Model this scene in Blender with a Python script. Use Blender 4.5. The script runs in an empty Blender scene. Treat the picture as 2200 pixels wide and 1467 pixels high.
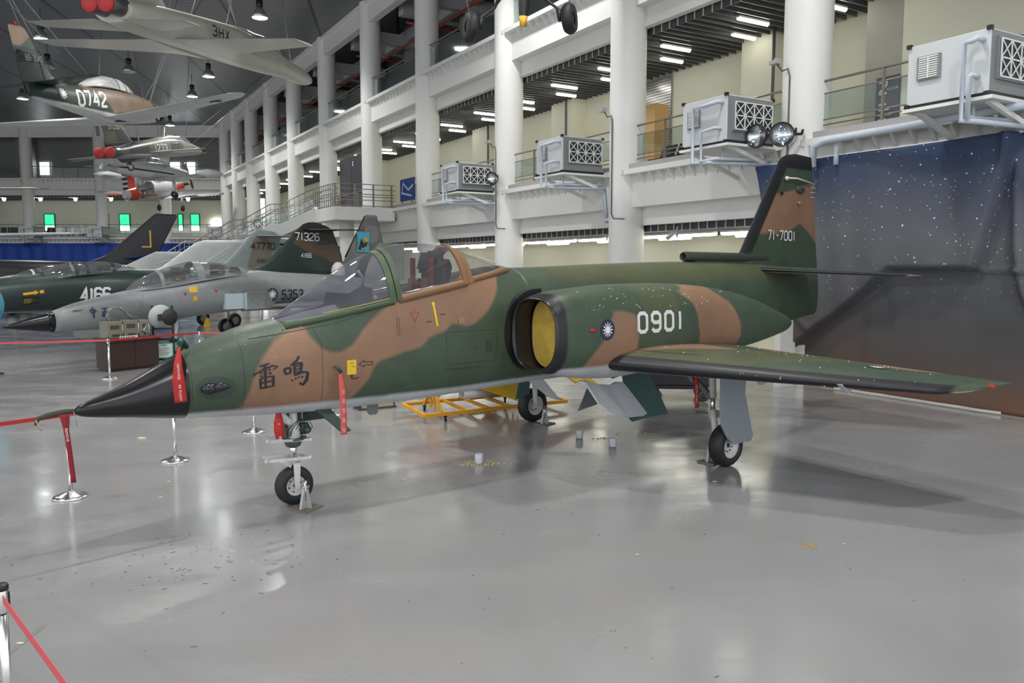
import bpy, bmesh, math, random
import numpy as np
from mathutils import Vector, Matrix, Euler
from mathutils.bvhtree import BVHTree
random.seed(7)
PI = math.pi
SC = bpy.context.scene
COL = SC.collection

# ---------------------------------------------------------------- camera
cam_d = bpy.data.cameras.new('camera')
cam = bpy.data.objects.new('camera', cam_d)
COL.objects.link(cam)
cam_d.sensor_width = 36.0
cam_d.lens = 28.0
cam_d.clip_end = 400
EYE = 2.75
PITCH = math.atan(161 / 1711.0)
cam.location = (0, 0, EYE)
cam.rotation_euler = (PI / 2 - PITCH, 0, 0)
SC.camera = cam

# ---------------------------------------------------------------- view, world
SC.view_settings.view_transform = 'Standard'
SC.view_settings.look = 'None'
SC.view_settings.gamma = 1
SC.view_settings.exposure = 0.45
SC.view_settings.use_curve_mapping = False
world = bpy.data.worlds.new('World')
SC.world = world
world.use_nodes = True
bg = world.node_tree.nodes['Background']
bg.inputs[0].default_value = (0.93, 0.96, 1.0, 1)
bg.inputs[1].default_value = 1.25

# high bay lamps of the hall: (x, y) on the ceiling grid, in view or beside it
LAMP_Z = 16.0
LAMP_PTS = []
def hall_lamp_light(x, y, z, power):
    ld = bpy.data.lights.new('bay_light', 'SPOT')
    ld.spot_size = math.radians(150); ld.spot_blend = .6
    ld.energy = power
    ld.shadow_soft_size = 0.45
    ld.color = (1.0, 0.985, 0.95)
    lo = bpy.data.objects.new('bay_light', ld)
    COL.objects.link(lo)
    lo.location = (x, y, z)
    return lo

# ---------------------------------------------------------------- materials
MATS = {}
LAYERS = {}
def _new(name):
    m = bpy.data.materials.new(name)
    m.use_nodes = True
    return m, m.node_tree.nodes, m.node_tree.links, m.node_tree.nodes['Principled BSDF']

def mat(name, col, rough=0.5, metal=0.0, var=0.08, scale=3.0, spec=0.5, bump=0.0, coat=0.0):
    if name in MATS: return MATS[name]
    m, N, L, b = _new(name)
    tc = N.new('ShaderNodeTexCoord')
    nz = N.new('ShaderNodeTexNoise'); nz.inputs['Scale'].default_value = scale
    nz.inputs['Detail'].default_value = 4
    L.new(tc.outputs['Object'], nz.inputs['Vector'])
    mx = N.new('ShaderNodeMix'); mx.data_type = 'RGBA'
    c = tuple(col[:3])
    mx.inputs[6].default_value = tuple(max(0, v * (1 - var)) for v in c) + (1,)
    mx.inputs[7].default_value = tuple(min(1, v * (1 + var)) for v in c) + (1,)
    L.new(nz.outputs['Fac'], mx.inputs[0])
    L.new(mx.outputs[2], b.inputs['Base Color'])
    b.inputs['Roughness'].default_value = rough
    b.inputs['Metallic'].default_value = metal
    b.inputs['Specular IOR Level'].default_value = spec
    if coat: b.inputs['Coat Weight'].default_value = coat
    if bump:
        bp = N.new('ShaderNodeBump'); bp.inputs['Strength'].default_value = bump
        bp.inputs['Distance'].default_value = 0.02
        L.new(nz.outputs['Fac'], bp.inputs['Height']); L.new(bp.outputs[0], b.inputs['Normal'])
    MATS[name] = m
    return m

def emit(name, col, strength):
    if name in MATS: return MATS[name]
    m, N, L, b = _new(name)
    b.inputs['Base Color'].default_value = tuple(col) + (1,)
    b.inputs['Emission Color'].default_value = tuple(col) + (1,)
    b.inputs['Emission Strength'].default_value = strength
    MATS[name] = m
    return m

def glass(name, tint=(0.9, 0.93, 0.92), base=0.07, rough=0.03, haze=0.0, hazecol=(.8, .8, .8), ior=1.45):
    if name in MATS: return MATS[name]
    m, N, L, b = _new(name)
    out = N['Material Output']; N.remove(b)
    tr = N.new('ShaderNodeBsdfTransparent'); tr.inputs[0].default_value = tuple(tint) + (1,)
    gl = N.new('ShaderNodeBsdfGlossy'); gl.inputs['Roughness'].default_value = rough
    gl.inputs['Color'].default_value = (1, 1, 1, 1)
    fr = N.new('ShaderNodeLayerWeight'); fr.inputs[0].default_value = .5
    pw = N.new('ShaderNodeMath'); pw.operation = 'POWER'; pw.inputs[1].default_value = 4.5; L.new(fr.outputs['Facing'], pw.inputs[0])
    ad = N.new('ShaderNodeMath'); ad.operation = 'MULTIPLY_ADD'; ad.use_clamp = True
    ad.inputs[1].default_value = .85; ad.inputs[2].default_value = base
    L.new(pw.outputs[0], ad.inputs[0])
    m1 = N.new('ShaderNodeMixShader')
    L.new(ad.outputs[0], m1.inputs[0]); L.new(tr.outputs[0], m1.inputs[1]); L.new(gl.outputs[0], m1.inputs[2])
    last = m1
    if haze:
        df = N.new('ShaderNodeBsdfDiffuse'); df.inputs[0].default_value = tuple(hazecol) + (1,)
        nz = N.new('ShaderNodeTexNoise'); nz.inputs['Scale'].default_value = 2.5
        mr = N.new('ShaderNodeMapRange'); mr.inputs[1].default_value = 0.3; mr.inputs[2].default_value = 0.7
        mr.inputs[3].default_value = haze * 0.6; mr.inputs[4].default_value = haze * 1.4
        L.new(nz.outputs['Fac'], mr.inputs[0])
        m2 = N.new('ShaderNodeMixShader')
        L.new(mr.outputs[0], m2.inputs[0])
        L.new(m1.outputs[0], m2.inputs[1]); L.new(df.outputs[0], m2.inputs[2]); last = m2
    L.new(last.outputs[0], out.inputs[0])
    MATS[name] = m
    return m

def camo(name, base, layers, rough=0.45, soft=0.03, noise=0.03, spec=0.4, scuff=0.12, metal=0.0):
    """base colour plus painted areas; each layer reads a signed distance stored per vertex (metres inside the area)"""
    if name in MATS: return MATS[name]
    m, N, L, b = _new(name)
    tc = N.new('ShaderNodeTexCoord')
    nz = N.new('ShaderNodeTexNoise'); nz.inputs['Scale'].default_value = 7; nz.inputs['Detail'].default_value = 5
    L.new(tc.outputs['Object'], nz.inputs['Vector'])
    cur = N.new('ShaderNodeRGB'); cur.outputs[0].default_value = tuple(base) + (1,)
    last = cur.outputs[0]
    for attr, colr in layers:
        at = N.new('ShaderNodeAttribute'); at.attribute_name = attr
        a2 = N.new('ShaderNodeMath'); a2.operation = 'MULTIPLY_ADD'
        a2.inputs[1].default_value = noise * 2; a2.inputs[2].default_value = -noise
        L.new(nz.outputs['Fac'], a2.inputs[0])
        a3 = N.new('ShaderNodeMath'); a3.operation = 'ADD'
        L.new(at.outputs['Fac'], a3.inputs[0]); L.new(a2.outputs[0], a3.inputs[1])
        mr = N.new('ShaderNodeMapRange'); mr.interpolation_type = 'SMOOTHSTEP'
        mr.inputs[1].default_value = -soft; mr.inputs[2].default_value = soft
        L.new(a3.outputs[0], mr.inputs[0])
        mx = N.new('ShaderNodeMix'); mx.data_type = 'RGBA'
        L.new(mr.outputs[0], mx.inputs[0]); L.new(last, mx.inputs[6]); mx.inputs[7].default_value = tuple(colr) + (1,)
        last = mx.outputs[2]
    # scuffs and uneven paint
    n2 = N.new('ShaderNodeTexNoise'); n2.inputs['Scale'].default_value = 1.8; n2.inputs['Detail'].default_value = 8
    n2.inputs['Roughness'].default_value = 0.7
    L.new(tc.outputs['Object'], n2.inputs['Vector'])
    mr = N.new('ShaderNodeMapRange'); mr.inputs[1].default_value = 0.3; mr.inputs[2].default_value = 0.75
    mr.inputs[3].default_value = 1 - scuff; mr.inputs[4].default_value = 1 + scuff * 1.6
    L.new(n2.outputs['Fac'], mr.inputs[0])
    vm = N.new('ShaderNodeVectorMath'); vm.operation = 'SCALE'
    L.new(last, vm.inputs[0]); L.new(mr.outputs[0], vm.inputs['Scale'])
    L.new(vm.outputs[0], b.inputs['Base Color'])
    mr2 = N.new('ShaderNodeMapRange'); mr2.inputs[3].default_value = rough - .06; mr2.inputs[4].default_value = rough + .1
    L.new(n2.outputs['Fac'], mr2.inputs[0]); L.new(mr2.outputs[0], b.inputs['Roughness'])
    b.inputs['Specular IOR Level'].default_value = spec
    b.inputs['Metallic'].default_value = metal
    MATS[name] = m; LAYERS[name] = [a for a, _ in layers]
    return m

# ---------------------------------------------------------------- mesh accumulator
class M:
    def __init__(s): s.v = []; s.f = []; s.sm = []; s.mi = []; s.cur = 0
    def add(s, vs, fs, smooth=False):
        o = len(s.v); s.v += [tuple(v) for v in vs]
        for f in fs:
            s.f.append(tuple(i + o for i in f)); s.sm.append(smooth); s.mi.append(s.cur)
        return s
    def box(s, x0, x1, y0, y1, z0, z1, fr=None):
        vs = [(x, y, z) for x in (x0, x1) for y in (y0, y1) for z in (z0, z1)]
        if fr: vs = [fr(*v) for v in vs]
        return s.add(vs, [(0, 1, 3, 2), (4, 6, 7, 5), (0, 4, 5, 1), (2, 3, 7, 6), (0, 2, 6, 4), (1, 5, 7, 3)])
    def bar(s, a, b, w, h=None, up=(0, 0, 1)):
        """square bar from a to b"""
        h = h or w
        a = Vector(a); b = Vector(b); d = (b - a).normalized(); up = Vector(up)
        if abs(d.dot(up)) > .99: up = Vector((1, 0, 0))
        x = d.cross(up).normalized(); y = x.cross(d).normalized()
        vs = []
        for p in (a, b):
            for i, j in ((-1, -1), (1, -1), (1, 1), (-1, 1)): vs.append(p + x * (i * w / 2) + y * (j * h / 2))
        return s.add(vs, [(3, 2, 1, 0), (4, 5, 6, 7), (0, 1, 5, 4), (1, 2, 6, 5), (2, 3, 7, 6), (3, 0, 4, 7)])
    def tube(s, pts, r, n=10, caps=True, r2=None):
        pts = [Vector(p) for p in pts]; k = len(pts)
        rs = r if isinstance(r, (list, tuple)) else [r + ((r2 - r) * i / (k - 1) if r2 is not None else 0) for i in range(k)]
        d0 = (pts[1] - pts[0]).normalized()
        ref = Vector((0, 0, 1)) if abs(d0.z) < .9 else Vector((1, 0, 0))
        x = d0.cross(ref).normalized()
        vs = []
        for i, p in enumerate(pts):
            if i == 0: d = pts[1] - p
            elif i == k - 1: d = p - pts[-2]
            else: d = (pts[i + 1] - p).normalized() + (p - pts[i - 1]).normalized()
            d = d.normalized() if d.length > 1e-9 else d0
            x = (x - d * x.dot(d)); x = x.normalized() if x.length > 1e-6 else d.orthogonal().normalized()
            y = d.cross(x)
            for j in range(n):
                a = 2 * PI * j / n
                vs.append(p + (x * math.cos(a) + y * math.sin(a)) * rs[i])
        fs = []
        for i in range(k - 1):
            for j in range(n):
                fs.append((i * n + j, i * n + (j + 1) % n, (i + 1) * n + (j + 1) % n, (i + 1) * n + j))
        s.add(vs, fs, True)
        if caps:
            o = len(s.v) - len(vs)
            s.f.append(tuple(o + j for j in range(n))[::-1]); s.sm.append(False); s.mi.append(s.cur)
            s.f.append(tuple(o + (k - 1) * n + j for j in range(n))); s.sm.append(False); s.mi.append(s.cur)
        return s
    def lathe(s, prof, n=24, c=(0, 0, 0), axis='z', smooth=True):
        """profile (r, h) revolved about an axis through c"""
        vs = []; c = Vector(c)
        if isinstance(axis, str): ax = {'x': Vector((1, 0, 0)), 'y': Vector((0, 1, 0)), 'z': Vector((0, 0, 1))}[axis]
        else: ax = Vector(axis).normalized()
        e1 = ax.orthogonal().normalized(); e2 = ax.cross(e1)
        for r, h in prof:
            for j in range(n):
                a = 2 * PI * j / n
                vs.append(c + ax * h + (e1 * math.cos(a) + e2 * math.sin(a)) * r)
        fs = []
        for i in range(len(prof) - 1):
            for j in range(n):
                fs.append((i * n + j, i * n + (j + 1) % n, (i + 1) * n + (j + 1) % n, (i + 1) * n + j))
        return s.add(vs, fs, smooth)
    def loft(s, loops, closed=True, caps=True, smooth=True):
        n = len(loops[0]); vs = [p for l in loops for p in l]; fs = []
        for i in range(len(loops) - 1):
            for j in range(n if closed else n - 1):
                a, b = i * n + j, i * n + (j + 1) % n
                fs.append((a, b, b + n, a + n))
        s.add(vs, fs, smooth)
        if caps and closed:
            o = len(s.v) - len(vs)
            s.f.append(tuple(o + j for j in range(n))[::-1]); s.sm.append(False); s.mi.append(s.cur)
            s.f.append(tuple(o + (len(loops) - 1) * n + j for j in range(n))); s.sm.append(False); s.mi.append(s.cur)
        return s
    def prism(s, poly, a, b, fr):
        """poly [(u,v)], extruded between w=a and w=b, fr(u,v,w)->point"""
        n = len(poly)
        vs = [fr(u, v, a) for u, v in poly] + [fr(u, v, b) for u, v in poly]
        fs = [tuple(range(n))[::-1], tuple(range(n, 2 * n))] + [(i, (i + 1) % n, (i + 1) % n + n, i + n) for i in range(n)]
        return s.add(vs, fs)
    def sphere(s, c, r, n=16, k=10, sc=(1, 1, 1)):
        c = Vector(c); vs = []
        for i in range(k + 1):
            t = PI * i / k
            for j in range(n):
                a = 2 * PI * j / n
                vs.append(c + Vector((math.sin(t) * math.cos(a) * sc[0], math.sin(t) * math.sin(a) * sc[1], math.cos(t) * sc[2])) * r)
        fs = [(i * n + j, i * n + (j + 1) % n, (i + 1) * n + (j + 1) % n, (i + 1) * n + j) for i in range(k) for j in range(n)]
        return s.add(vs, fs, True)
    def build(s, name, m, parent=None, **kw):
        me = bpy.data.meshes.new(name)
        me.from_pydata([tuple(v) for v in s.v], [], s.f)
        me.polygons.foreach_set('use_smooth', s.sm)
        ms = m if isinstance(m, (list, tuple)) else [m]
        for x in ms: me.materials.append(x)
        if len(ms) > 1: me.polygons.foreach_set('material_index', s.mi)
        me.update()
        if kw.get('weld'):
            b_ = bmesh.new(); b_.from_mesh(me); bmesh.ops.remove_doubles(b_, verts=b_.verts, dist=1e-4); b_.to_mesh(me); b_.free()
        o = bpy.data.objects.new(name, me)
        COL.objects.link(o)
        if parent is not None: o.parent = parent
        if kw.get('bevel'):
            bv = o.modifiers.new('bevel', 'BEVEL'); bv.width = kw['bevel']; bv.segments = 2; bv.limit_method = 'ANGLE'
        if kw.get('label'): o['label'] = kw['label']
        return o

def thing(name, label, cat, loc=(0, 0, 0), rotz=0.0, group=None, rot=None):
    o = bpy.data.objects.new(name, None); COL.objects.link(o)
    o.location = loc
    o.rotation_euler = rot if rot is not None else (0, 0, rotz)
    o['label'] = label; o['category'] = cat
    if group: o['group'] = group
    return o
def tag(o, label, cat, group=None, kind=None):
    o['label'] = label; o['category'] = cat
    if group: o['group'] = group
    if kind: o['kind'] = kind
    return o
def struct(o, label, cat='building'):
    o['kind'] = 'structure'; o['label'] = label; o['category'] = cat
    return o
def dup(root, loc=None, rotz=None, label=None, group=None, rot=None):
    r = root.copy(); COL.objects.link(r)
    if loc is not None: r.location = loc
    if rotz is not None: r.rotation_euler = (0, 0, rotz)
    if rot is not None: r.rotation_euler = rot
    if label: r['label'] = label
    if group: r['group'] = group
    for ch in list(root.children):
        c = ch.copy(); COL.objects.link(c); c.parent = r
        for g in list(ch.children):
            d = g.copy(); COL.objects.link(d); d.parent = c
    return r

def interp(tab, x):
    """tab rows (x, a, b, ...) smooth interpolation"""
    n = len(tab)
    if x <= tab[0][0]: return list(tab[0][1:])
    if x >= tab[-1][0]: return list(tab[-1][1:])
    for i in range(n - 1):
        if tab[i][0] <= x <= tab[i + 1][0]: break
    x0, x1 = tab[i][0], tab[i + 1][0]; h = x1 - x0; t = (x - x0) / h
    res = []
    for k in range(1, len(tab[0])):
        y0, y1 = tab[i][k], tab[i + 1][k]
        d = (y1 - y0) / h
        dm = (y0 - tab[i - 1][k]) / (x0 - tab[i - 1][0]) if i > 0 else d
        dp = (tab[i + 2][k] - y1) / (tab[i + 2][0] - x1) if i + 2 < n else d
        m0 = 0 if dm * d <= 0 else 2 * dm * d / (dm + d)
        m1 = 0 if dp * d <= 0 else 2 * dp * d / (dp + d)
        if i == 0: m0 = d
        if i + 2 >= n: m1 = d
        res.append((2*t**3-3*t**2+1)*y0 + (t**3-2*t**2+t)*h*m0 + (-2*t**3+3*t**2)*y1 + (t**3-t**2)*h*m1)
    return res

def sd_poly(P, poly):
    """signed distance (positive inside) of Nx2 points to a polygon"""
    P = np.asarray(P, float); q = np.asarray(poly, float); n = len(q)
    d = np.full(len(P), 1e9); ins = np.zeros(len(P), bool)
    for i in range(n):
        a, b = q[i], q[(i + 1) % n]; e = b - a; w = P - a
        t = np.clip((w @ e) / max(e @ e, 1e-12), 0, 1)
        d = np.minimum(d, np.linalg.norm(w - t[:, None] * e, axis=1))
        c = ((a[1] > P[:, 1]) != (b[1] > P[:, 1])) & (P[:, 0] < (b[0]-a[0]) * (P[:, 1]-a[1]) / (b[1]-a[1] + 1e-12) + a[0])
        ins ^= c
    return np.where(ins, d, -d)
def sd_union(P, polys):
    r = np.full(len(P), -1e3)
    for p in polys: r = np.maximum(r, sd_poly(P, p))
    return r
def paint(o, attr, fn):
    me = o.data; n = len(me.vertices)
    co = np.empty(n * 3, np.float32); me.vertices.foreach_get('co', co); co = co.reshape(n, 3)
    a = me.attributes.new(attr, 'FLOAT', 'POINT')
    a.data.foreach_set('value', np.asarray(fn(co), np.float32))

# ---------------------------------------------------------------- lettering
SEG = {  # strokes on a 4 x 7 grid with cut corners
 '0': [[(0,1),(0,6),(1,7),(3,7),(4,6),(4,1),(3,0),(1,0),(0,1)]],
 '1': [[(2,0),(2,7)]],
 '2': [[(0,5.6),(0,6),(1,7),(3,7),(4,6),(4,4.6),(0,1),(0,0),(4,0)]],
 '3': [[(0,6),(1,7),(3,7),(4,6),(4,4.5),(3,3.6),(1.4,3.6)],[(3,3.6),(4,2.7),(4,1),(3,0),(1,0),(0,1)]],
 '4': [[(3,0),(3,7),(0,2.2),(4,2.2)]],
 '5': [[(4,7),(0,7),(0,4),(3,4),(4,3.2),(4,1),(3,0),(1,0),(0,1)]],
 '6': [[(4,6),(3,7),(1,7),(0,6),(0,1),(1,0),(3,0),(4,1),(4,3),(3,3.9),(1,3.9),(0,3)]],
 '7': [[(0,7),(4,7),(1.6,0)]],
 '8': [[(1,3.7),(0,4.6),(0,6),(1,7),(3,7),(4,6),(4,4.6),(3,3.7),(1,3.7),(0,2.8),(0,1),(1,0),(3,0),(4,1),(4,2.8),(3,3.7)]],
 '9': [[(0,1),(1,0),(3,0),(4,1),(4,6),(3,7),(1,7),(0,6),(0,4.2),(1,3.3),(3,3.3),(4,4)]],
 '-': [[(.8,3.5),(3.2,3.5)]], ' ': [],
 'H': [[(0,0),(0,7)],[(4,0),(4,7)],[(0,3.5),(4,3.5)]], 'X': [[(0,0),(4,7)],[(4,0),(0,7)]],
 'L': [[(0,7),(0,0),(4,0)]], 'N': [[(0,0),(0,7),(4,0),(4,7)]], 'J': [[(4,7),(4,0),(0,0)]],
}
CJK = {  # brush strokes: [points], width pairs; unit square, y up
 'lei': [([(.28,.90),(.42,.93),(.66,1.0)],.06),([(.10,.66),(.04,.54)],.06),([(.06,.58),(.40,.78),(.78,.90),(.97,.86),(.80,.74)],.05),
         ([(.48,.95),(.50,.08)],.085),([(.28,.66),(.38,.64)],.055),([(.28,.53),(.38,.53)],.055),([(.62,.78),(.68,.72)],.07),([(.62,.62),(.74,.62)],.06),
         ([(.30,.44),(.31,.04)],.075),([(.30,.42),(.52,.48),(.80,.50)],.05),([(.79,.52),(.80,.08)],.085),([(.32,.26),(.78,.32)],.05),([(.31,.05),(.80,.11)],.05)],
 'ming': [([(.04,.60),(.09,.42)],.06),([(.04,.60),(.28,.64)],.05),([(.27,.64),(.27,.45)],.06),([(.08,.43),(.27,.46)],.05),
          ([(.60,1.0),(.52,.86),(.28,.70)],.06),([(.34,.72),(.70,.78)],.05),([(.42,.74),(.42,.36)],.06),([(.68,.78),(.64,.45)],.08),
          ([(.44,.66),(.62,.68)],.03),([(.44,.56),(.62,.58)],.03),([(.44,.48),(.60,.49)],.03),([(.42,.38),(.70,.46),(.92,.44)],.06),
          ([(.92,.44),(.86,.18),(.74,.04),(.60,.10)],.08),([(.30,.22),(.36,.19)],.05),([(.44,.28),(.49,.24)],.05),([(.55,.32),(.60,.27)],.05),([(.68,.34),(.72,.27)],.055)],
 'zhong': [([(.10,.80),(.20,.50)],.10),([(.10,.74),(.50,.78),(.84,.74)],.09),([(.84,.74),(.76,.52)],.10),([(.18,.50),(.76,.55)],.07),([(.48,1.0),(.50,0.0)],.12)],
 'zheng': [([(.12,.90),(.85,.96)],.11),([(.50,.92),(.52,.12)],.11),([(.52,.52),(.84,.56)],.10),([(.22,.58),(.26,.10)],.11),([(.02,.06),(.98,.14)],.12)],
}
def ribbon(pts, w, closed=False, step=None):
    """mitred quads along a polyline; w may be a list of widths"""
    P = [Vector((p[0], p[1])) for p in pts]
    if step:
        Q = [P[0]]
        for a, b in zip(P, P[1:]):
            k = max(1, int(math.ceil((b - a).length / step)))
            Q += [a + (b - a) * (i / k) for i in range(1, k + 1)]
        P = Q
    n = len(P); clo = (P[0] - P[-1]).length < 1e-6
    L, R = [], []
    for i in range(n):
        if clo and i in (0, n - 1): d1 = P[0] - P[-2]; d2 = P[1] - P[0]
        else:
            d1 = P[i] - P[i - 1] if i > 0 else P[1] - P[0]
            d2 = P[i + 1] - P[i] if i < n - 1 else P[-1] - P[-2]
        d1 = d1.normalized(); d2 = d2.normalized()
        n1 = Vector((-d1.y, d1.x)); n2 = Vector((-d2.y, d2.x)); nn = (n1 + n2)
        nn = nn.normalized() if nn.length > 1e-3 else n1
        k = min(1 / max(nn.dot(n1), .35), 2.2) * w / 2
        L.append(P[i] + nn * k); R.append(P[i] - nn * k)
    vs = []
    for a, b in zip(L, R): vs += [a, b]
    return vs, [(2 * i, 2 * i + 1, 2 * i + 3, 2 * i + 2) for i in range(n - 1)]

def letters(txt, x, y, h, w, gap, stroke, fr, mm=None, step=None, slant=0.0):
    """numerals on a surface: fr(u, v) gives the point"""
    mm = mm or M()
    for ch in txt:
        adv = w if ch not in '1-' else w * (.55 if ch == '1' else .8)
        for st in SEG[ch]:
            off = -w * .5 + adv * .5 if ch == '1' else 0
            pts = [(x + off + p[0] / 4 * w + slant * p[1] / 7 * h, y + p[1] / 7 * h) for p in st]
            vs, fs = ribbon(pts, stroke, step=step or h)
            mm.add([fr(v[0], v[1]) for v in vs], fs)
        x += adv + gap
    return mm
def brush(key, x, y, w, h, fr, mm=None):
    mm = mm or M()
    for pts, sw in CJK[key]:
        P = [(x + p[0] * w, y + p[1] * h) for p in pts]
        vs, fs = ribbon(P, sw * h * 1.35, step=h * .08)
        n = len(vs) // 2                      # soft, tapering ends
        for i in range(n):
            t = i / (n - 1); k = .75 + .35 * math.sin(PI * min(1, t * 1.15 + .1))
            c = (vs[2 * i] + vs[2 * i + 1]) / 2
            vs[2 * i] = c + (vs[2 * i] - c) * k; vs[2 * i + 1] = c + (vs[2 * i + 1] - c) * k
        mm.add([fr(v[0], v[1]) for v in vs], fs)
    return mm
def disc(cx, cy, r, fr, mm=None, r0=0.0, n=28, k=4, ax=1.0):
    mm = mm or M(); vs = []; fs = []
    for i in range(k + 1):
        rr = r0 + (r - r0) * i / k
        for j in range(n):
            a = 2 * PI * j / n; vs.append(fr(cx + rr * math.cos(a) * ax, cy + rr * math.sin(a)))
    for i in range(k):
        for j in range(n): fs.append((i * n + j, i * n + (j + 1) % n, (i + 1) * n + (j + 1) % n, (i + 1) * n + j))
    return mm.add(vs, fs)
def sunburst(cx, cy, r, fr, mm=None, ax=1.0):
    mm = disc(cx, cy, r * .44, fr, mm, n=24, k=2, ax=ax)
    for i in range(12):
        a = 2 * PI * i / 12; d = PI / 15
        pts = [(r * .52, a - d), (r * .52, a + d), (r * .93, a)]
        mm.add([fr(cx + q * math.cos(t) * ax, cy + q * math.sin(t)) for q, t in pts], [(0, 1, 2)])
    return mm
def text_mesh(txt, size, fr, mm=None, align='LEFT'):
    """small lettering from the built-in font: fr(u, v) gives the point"""
    mm = mm or M()
    cu = bpy.data.curves.new('txt', 'FONT'); cu.body = txt; cu.size = size; cu.align_x = align; cu.resolution_u = 2
    ob = bpy.data.objects.new('txt', cu); COL.objects.link(ob)
    dg = bpy.context.evaluated_depsgraph_get(); dg.update()
    me = bpy.data.meshes.new_from_object(ob.evaluated_get(dg))
    mm.add([fr(v.co.x, v.co.y) for v in me.vertices], [tuple(p.vertices) for p in me.polygons])
    bpy.data.objects.remove(ob); bpy.data.curves.remove(cu); bpy.data.meshes.remove(me)
    return mm
# ================================================================ the hall
WHITE = mat('white_paint', (.74, .74, .71), .55, var=.035, scale=.8)
CREAM = mat('cream_wall', (.74, .725, .58), .6, var=.04, scale=.5)
GRANITE = mat('granite', (.36, .35, .35), .5, var=.4, scale=45)
DKSLAT = mat('dark_slat', (.075, .075, .08), .45, var=.1, scale=2)
STEEL = mat('stainless', (.62, .62, .61), .22, metal=1.0, var=.05)
RAILST = mat('rail_steel', (.30, .285, .26), .3, metal=.7, var=.1)
CHROME = mat('chrome', (.86, .86, .87), .2, metal=1.0, var=.02)
BLACK = mat('black_plastic', (.012, .012, .013), .4)
DARKGR = mat('dark_grey', (.05, .05, .055), .5)
PANEG = glass('rail_glass', (.84, .90, .89), .07, .05)
TUBE = emit('tube_light', (1.0, .98, .86), 10.0)
LAMPE = emit('bay_glow', (.92, .95, 1.0), 70.0)
RED = mat('red_pipe', (.45, .02, .015), .4)

# floor: grey epoxy, patchy gloss, slightly wavy
def floor_mat():
    m, N, L, b = _new('grey_epoxy')
    tc = N.new('ShaderNodeTexCoord')
    n1 = N.new('ShaderNodeTexNoise'); n1.inputs['Scale'].default_value = .35; n1.inputs['Detail'].default_value = 6
    L.new(tc.outputs['Object'], n1.inputs['Vector'])
    cr = N.new('ShaderNodeValToRGB')
    cr.color_ramp.elements[0].position = .3; cr.color_ramp.elements[0].color = (.262, .262, .265, 1)
    cr.color_ramp.elements[1].position = .7; cr.color_ramp.elements[1].color = (.312, .311, .313, 1)
    L.new(n1.outputs['Fac'], cr.inputs[0])
    # specks of dirt
    vo = N.new('ShaderNodeTexVoronoi'); vo.inputs['Scale'].default_value = 2.6
    L.new(tc.outputs['Object'], vo.inputs['Vector'])
    lt = N.new('ShaderNodeMath'); lt.operation = 'LESS_THAN'; lt.inputs[1].default_value = .022
    L.new(vo.outputs['Distance'], lt.inputs[0])
    mx = N.new('ShaderNodeMix'); mx.data_type = 'RGBA'
    sc = N.new('ShaderNodeMath'); sc.operation = 'MULTIPLY'; sc.inputs[1].default_value = .6
    L.new(lt.outputs[0], sc.inputs[0]); L.new(sc.outputs[0], mx.inputs[0])
    L.new(cr.outputs[0], mx.inputs[6]); mx.inputs[7].default_value = (.5, .49, .44, 1)
    # brownish stains
    n3 = N.new('ShaderNodeTexNoise'); n3.inputs['Scale'].default_value = .12; n3.inputs['Detail'].default_value = 3
    mp = N.new('ShaderNodeMapping'); mp.inputs['Location'].default_value = (3.1, 1.7, 0)
    L.new(tc.outputs['Object'], mp.inputs[0]); L.new(mp.outputs[0], n3.inputs['Vector'])
    mr3 = N.new('ShaderNodeMapRange'); mr3.inputs[1].default_value = .45; mr3.inputs[2].default_value = .75; mr3.inputs[4].default_value = .55
    L.new(n3.outputs['Fac'], mr3.inputs[0])
    mx2 = N.new('ShaderNodeMix'); mx2.data_type = 'RGBA'
    L.new(mr3.outputs[0], mx2.inputs[0]); L.new(mx.outputs[2], mx2.inputs[6]); mx2.inputs[7].default_value = (.245, .238, .222, 1)
    L.new(mx2.outputs[2], b.inputs['Base Color'])
    n2 = N.new('ShaderNodeTexNoise'); n2.inputs['Scale'].default_value = .9; n2.inputs['Detail'].default_value = 7; n2.inputs['Roughness'].default_value = .62
    mp2 = N.new('ShaderNodeMapping'); mp2.inputs['Scale'].default_value = (.55, 1.5, 1)
    L.new(tc.outputs['Object'], mp2.inputs[0]); L.new(mp2.outputs[0], n2.inputs['Vector'])
    mr = N.new('ShaderNodeMapRange'); mr.inputs[1].default_value = .35; mr.inputs[2].default_value = .65
    mr.inputs[3].default_value = .09; mr.inputs[4].default_value = .30
    L.new(n2.outputs['Fac'], mr.inputs[0]); L.new(mr.outputs[0], b.inputs['Roughness'])
    bp = N.new('ShaderNodeBump'); bp.inputs['Strength'].default_value = .5; bp.inputs['Distance'].default_value = .014
    L.new(n2.outputs['Fac'], bp.inputs['Height']); L.new(bp.outputs[0], b.inputs['Normal'])
    b.inputs['Specular IOR Level'].default_value = .55
    b.inputs['Coat Weight'].default_value = .25; b.inputs['Coat Roughness'].default_value = .12
    return m
m_ = M(); m_.box(-75, 30, -12, 90, -.2, 0)
struct(m_.build('floor', floor_mat()), 'grey polished epoxy floor of the hall', 'floor')

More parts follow.
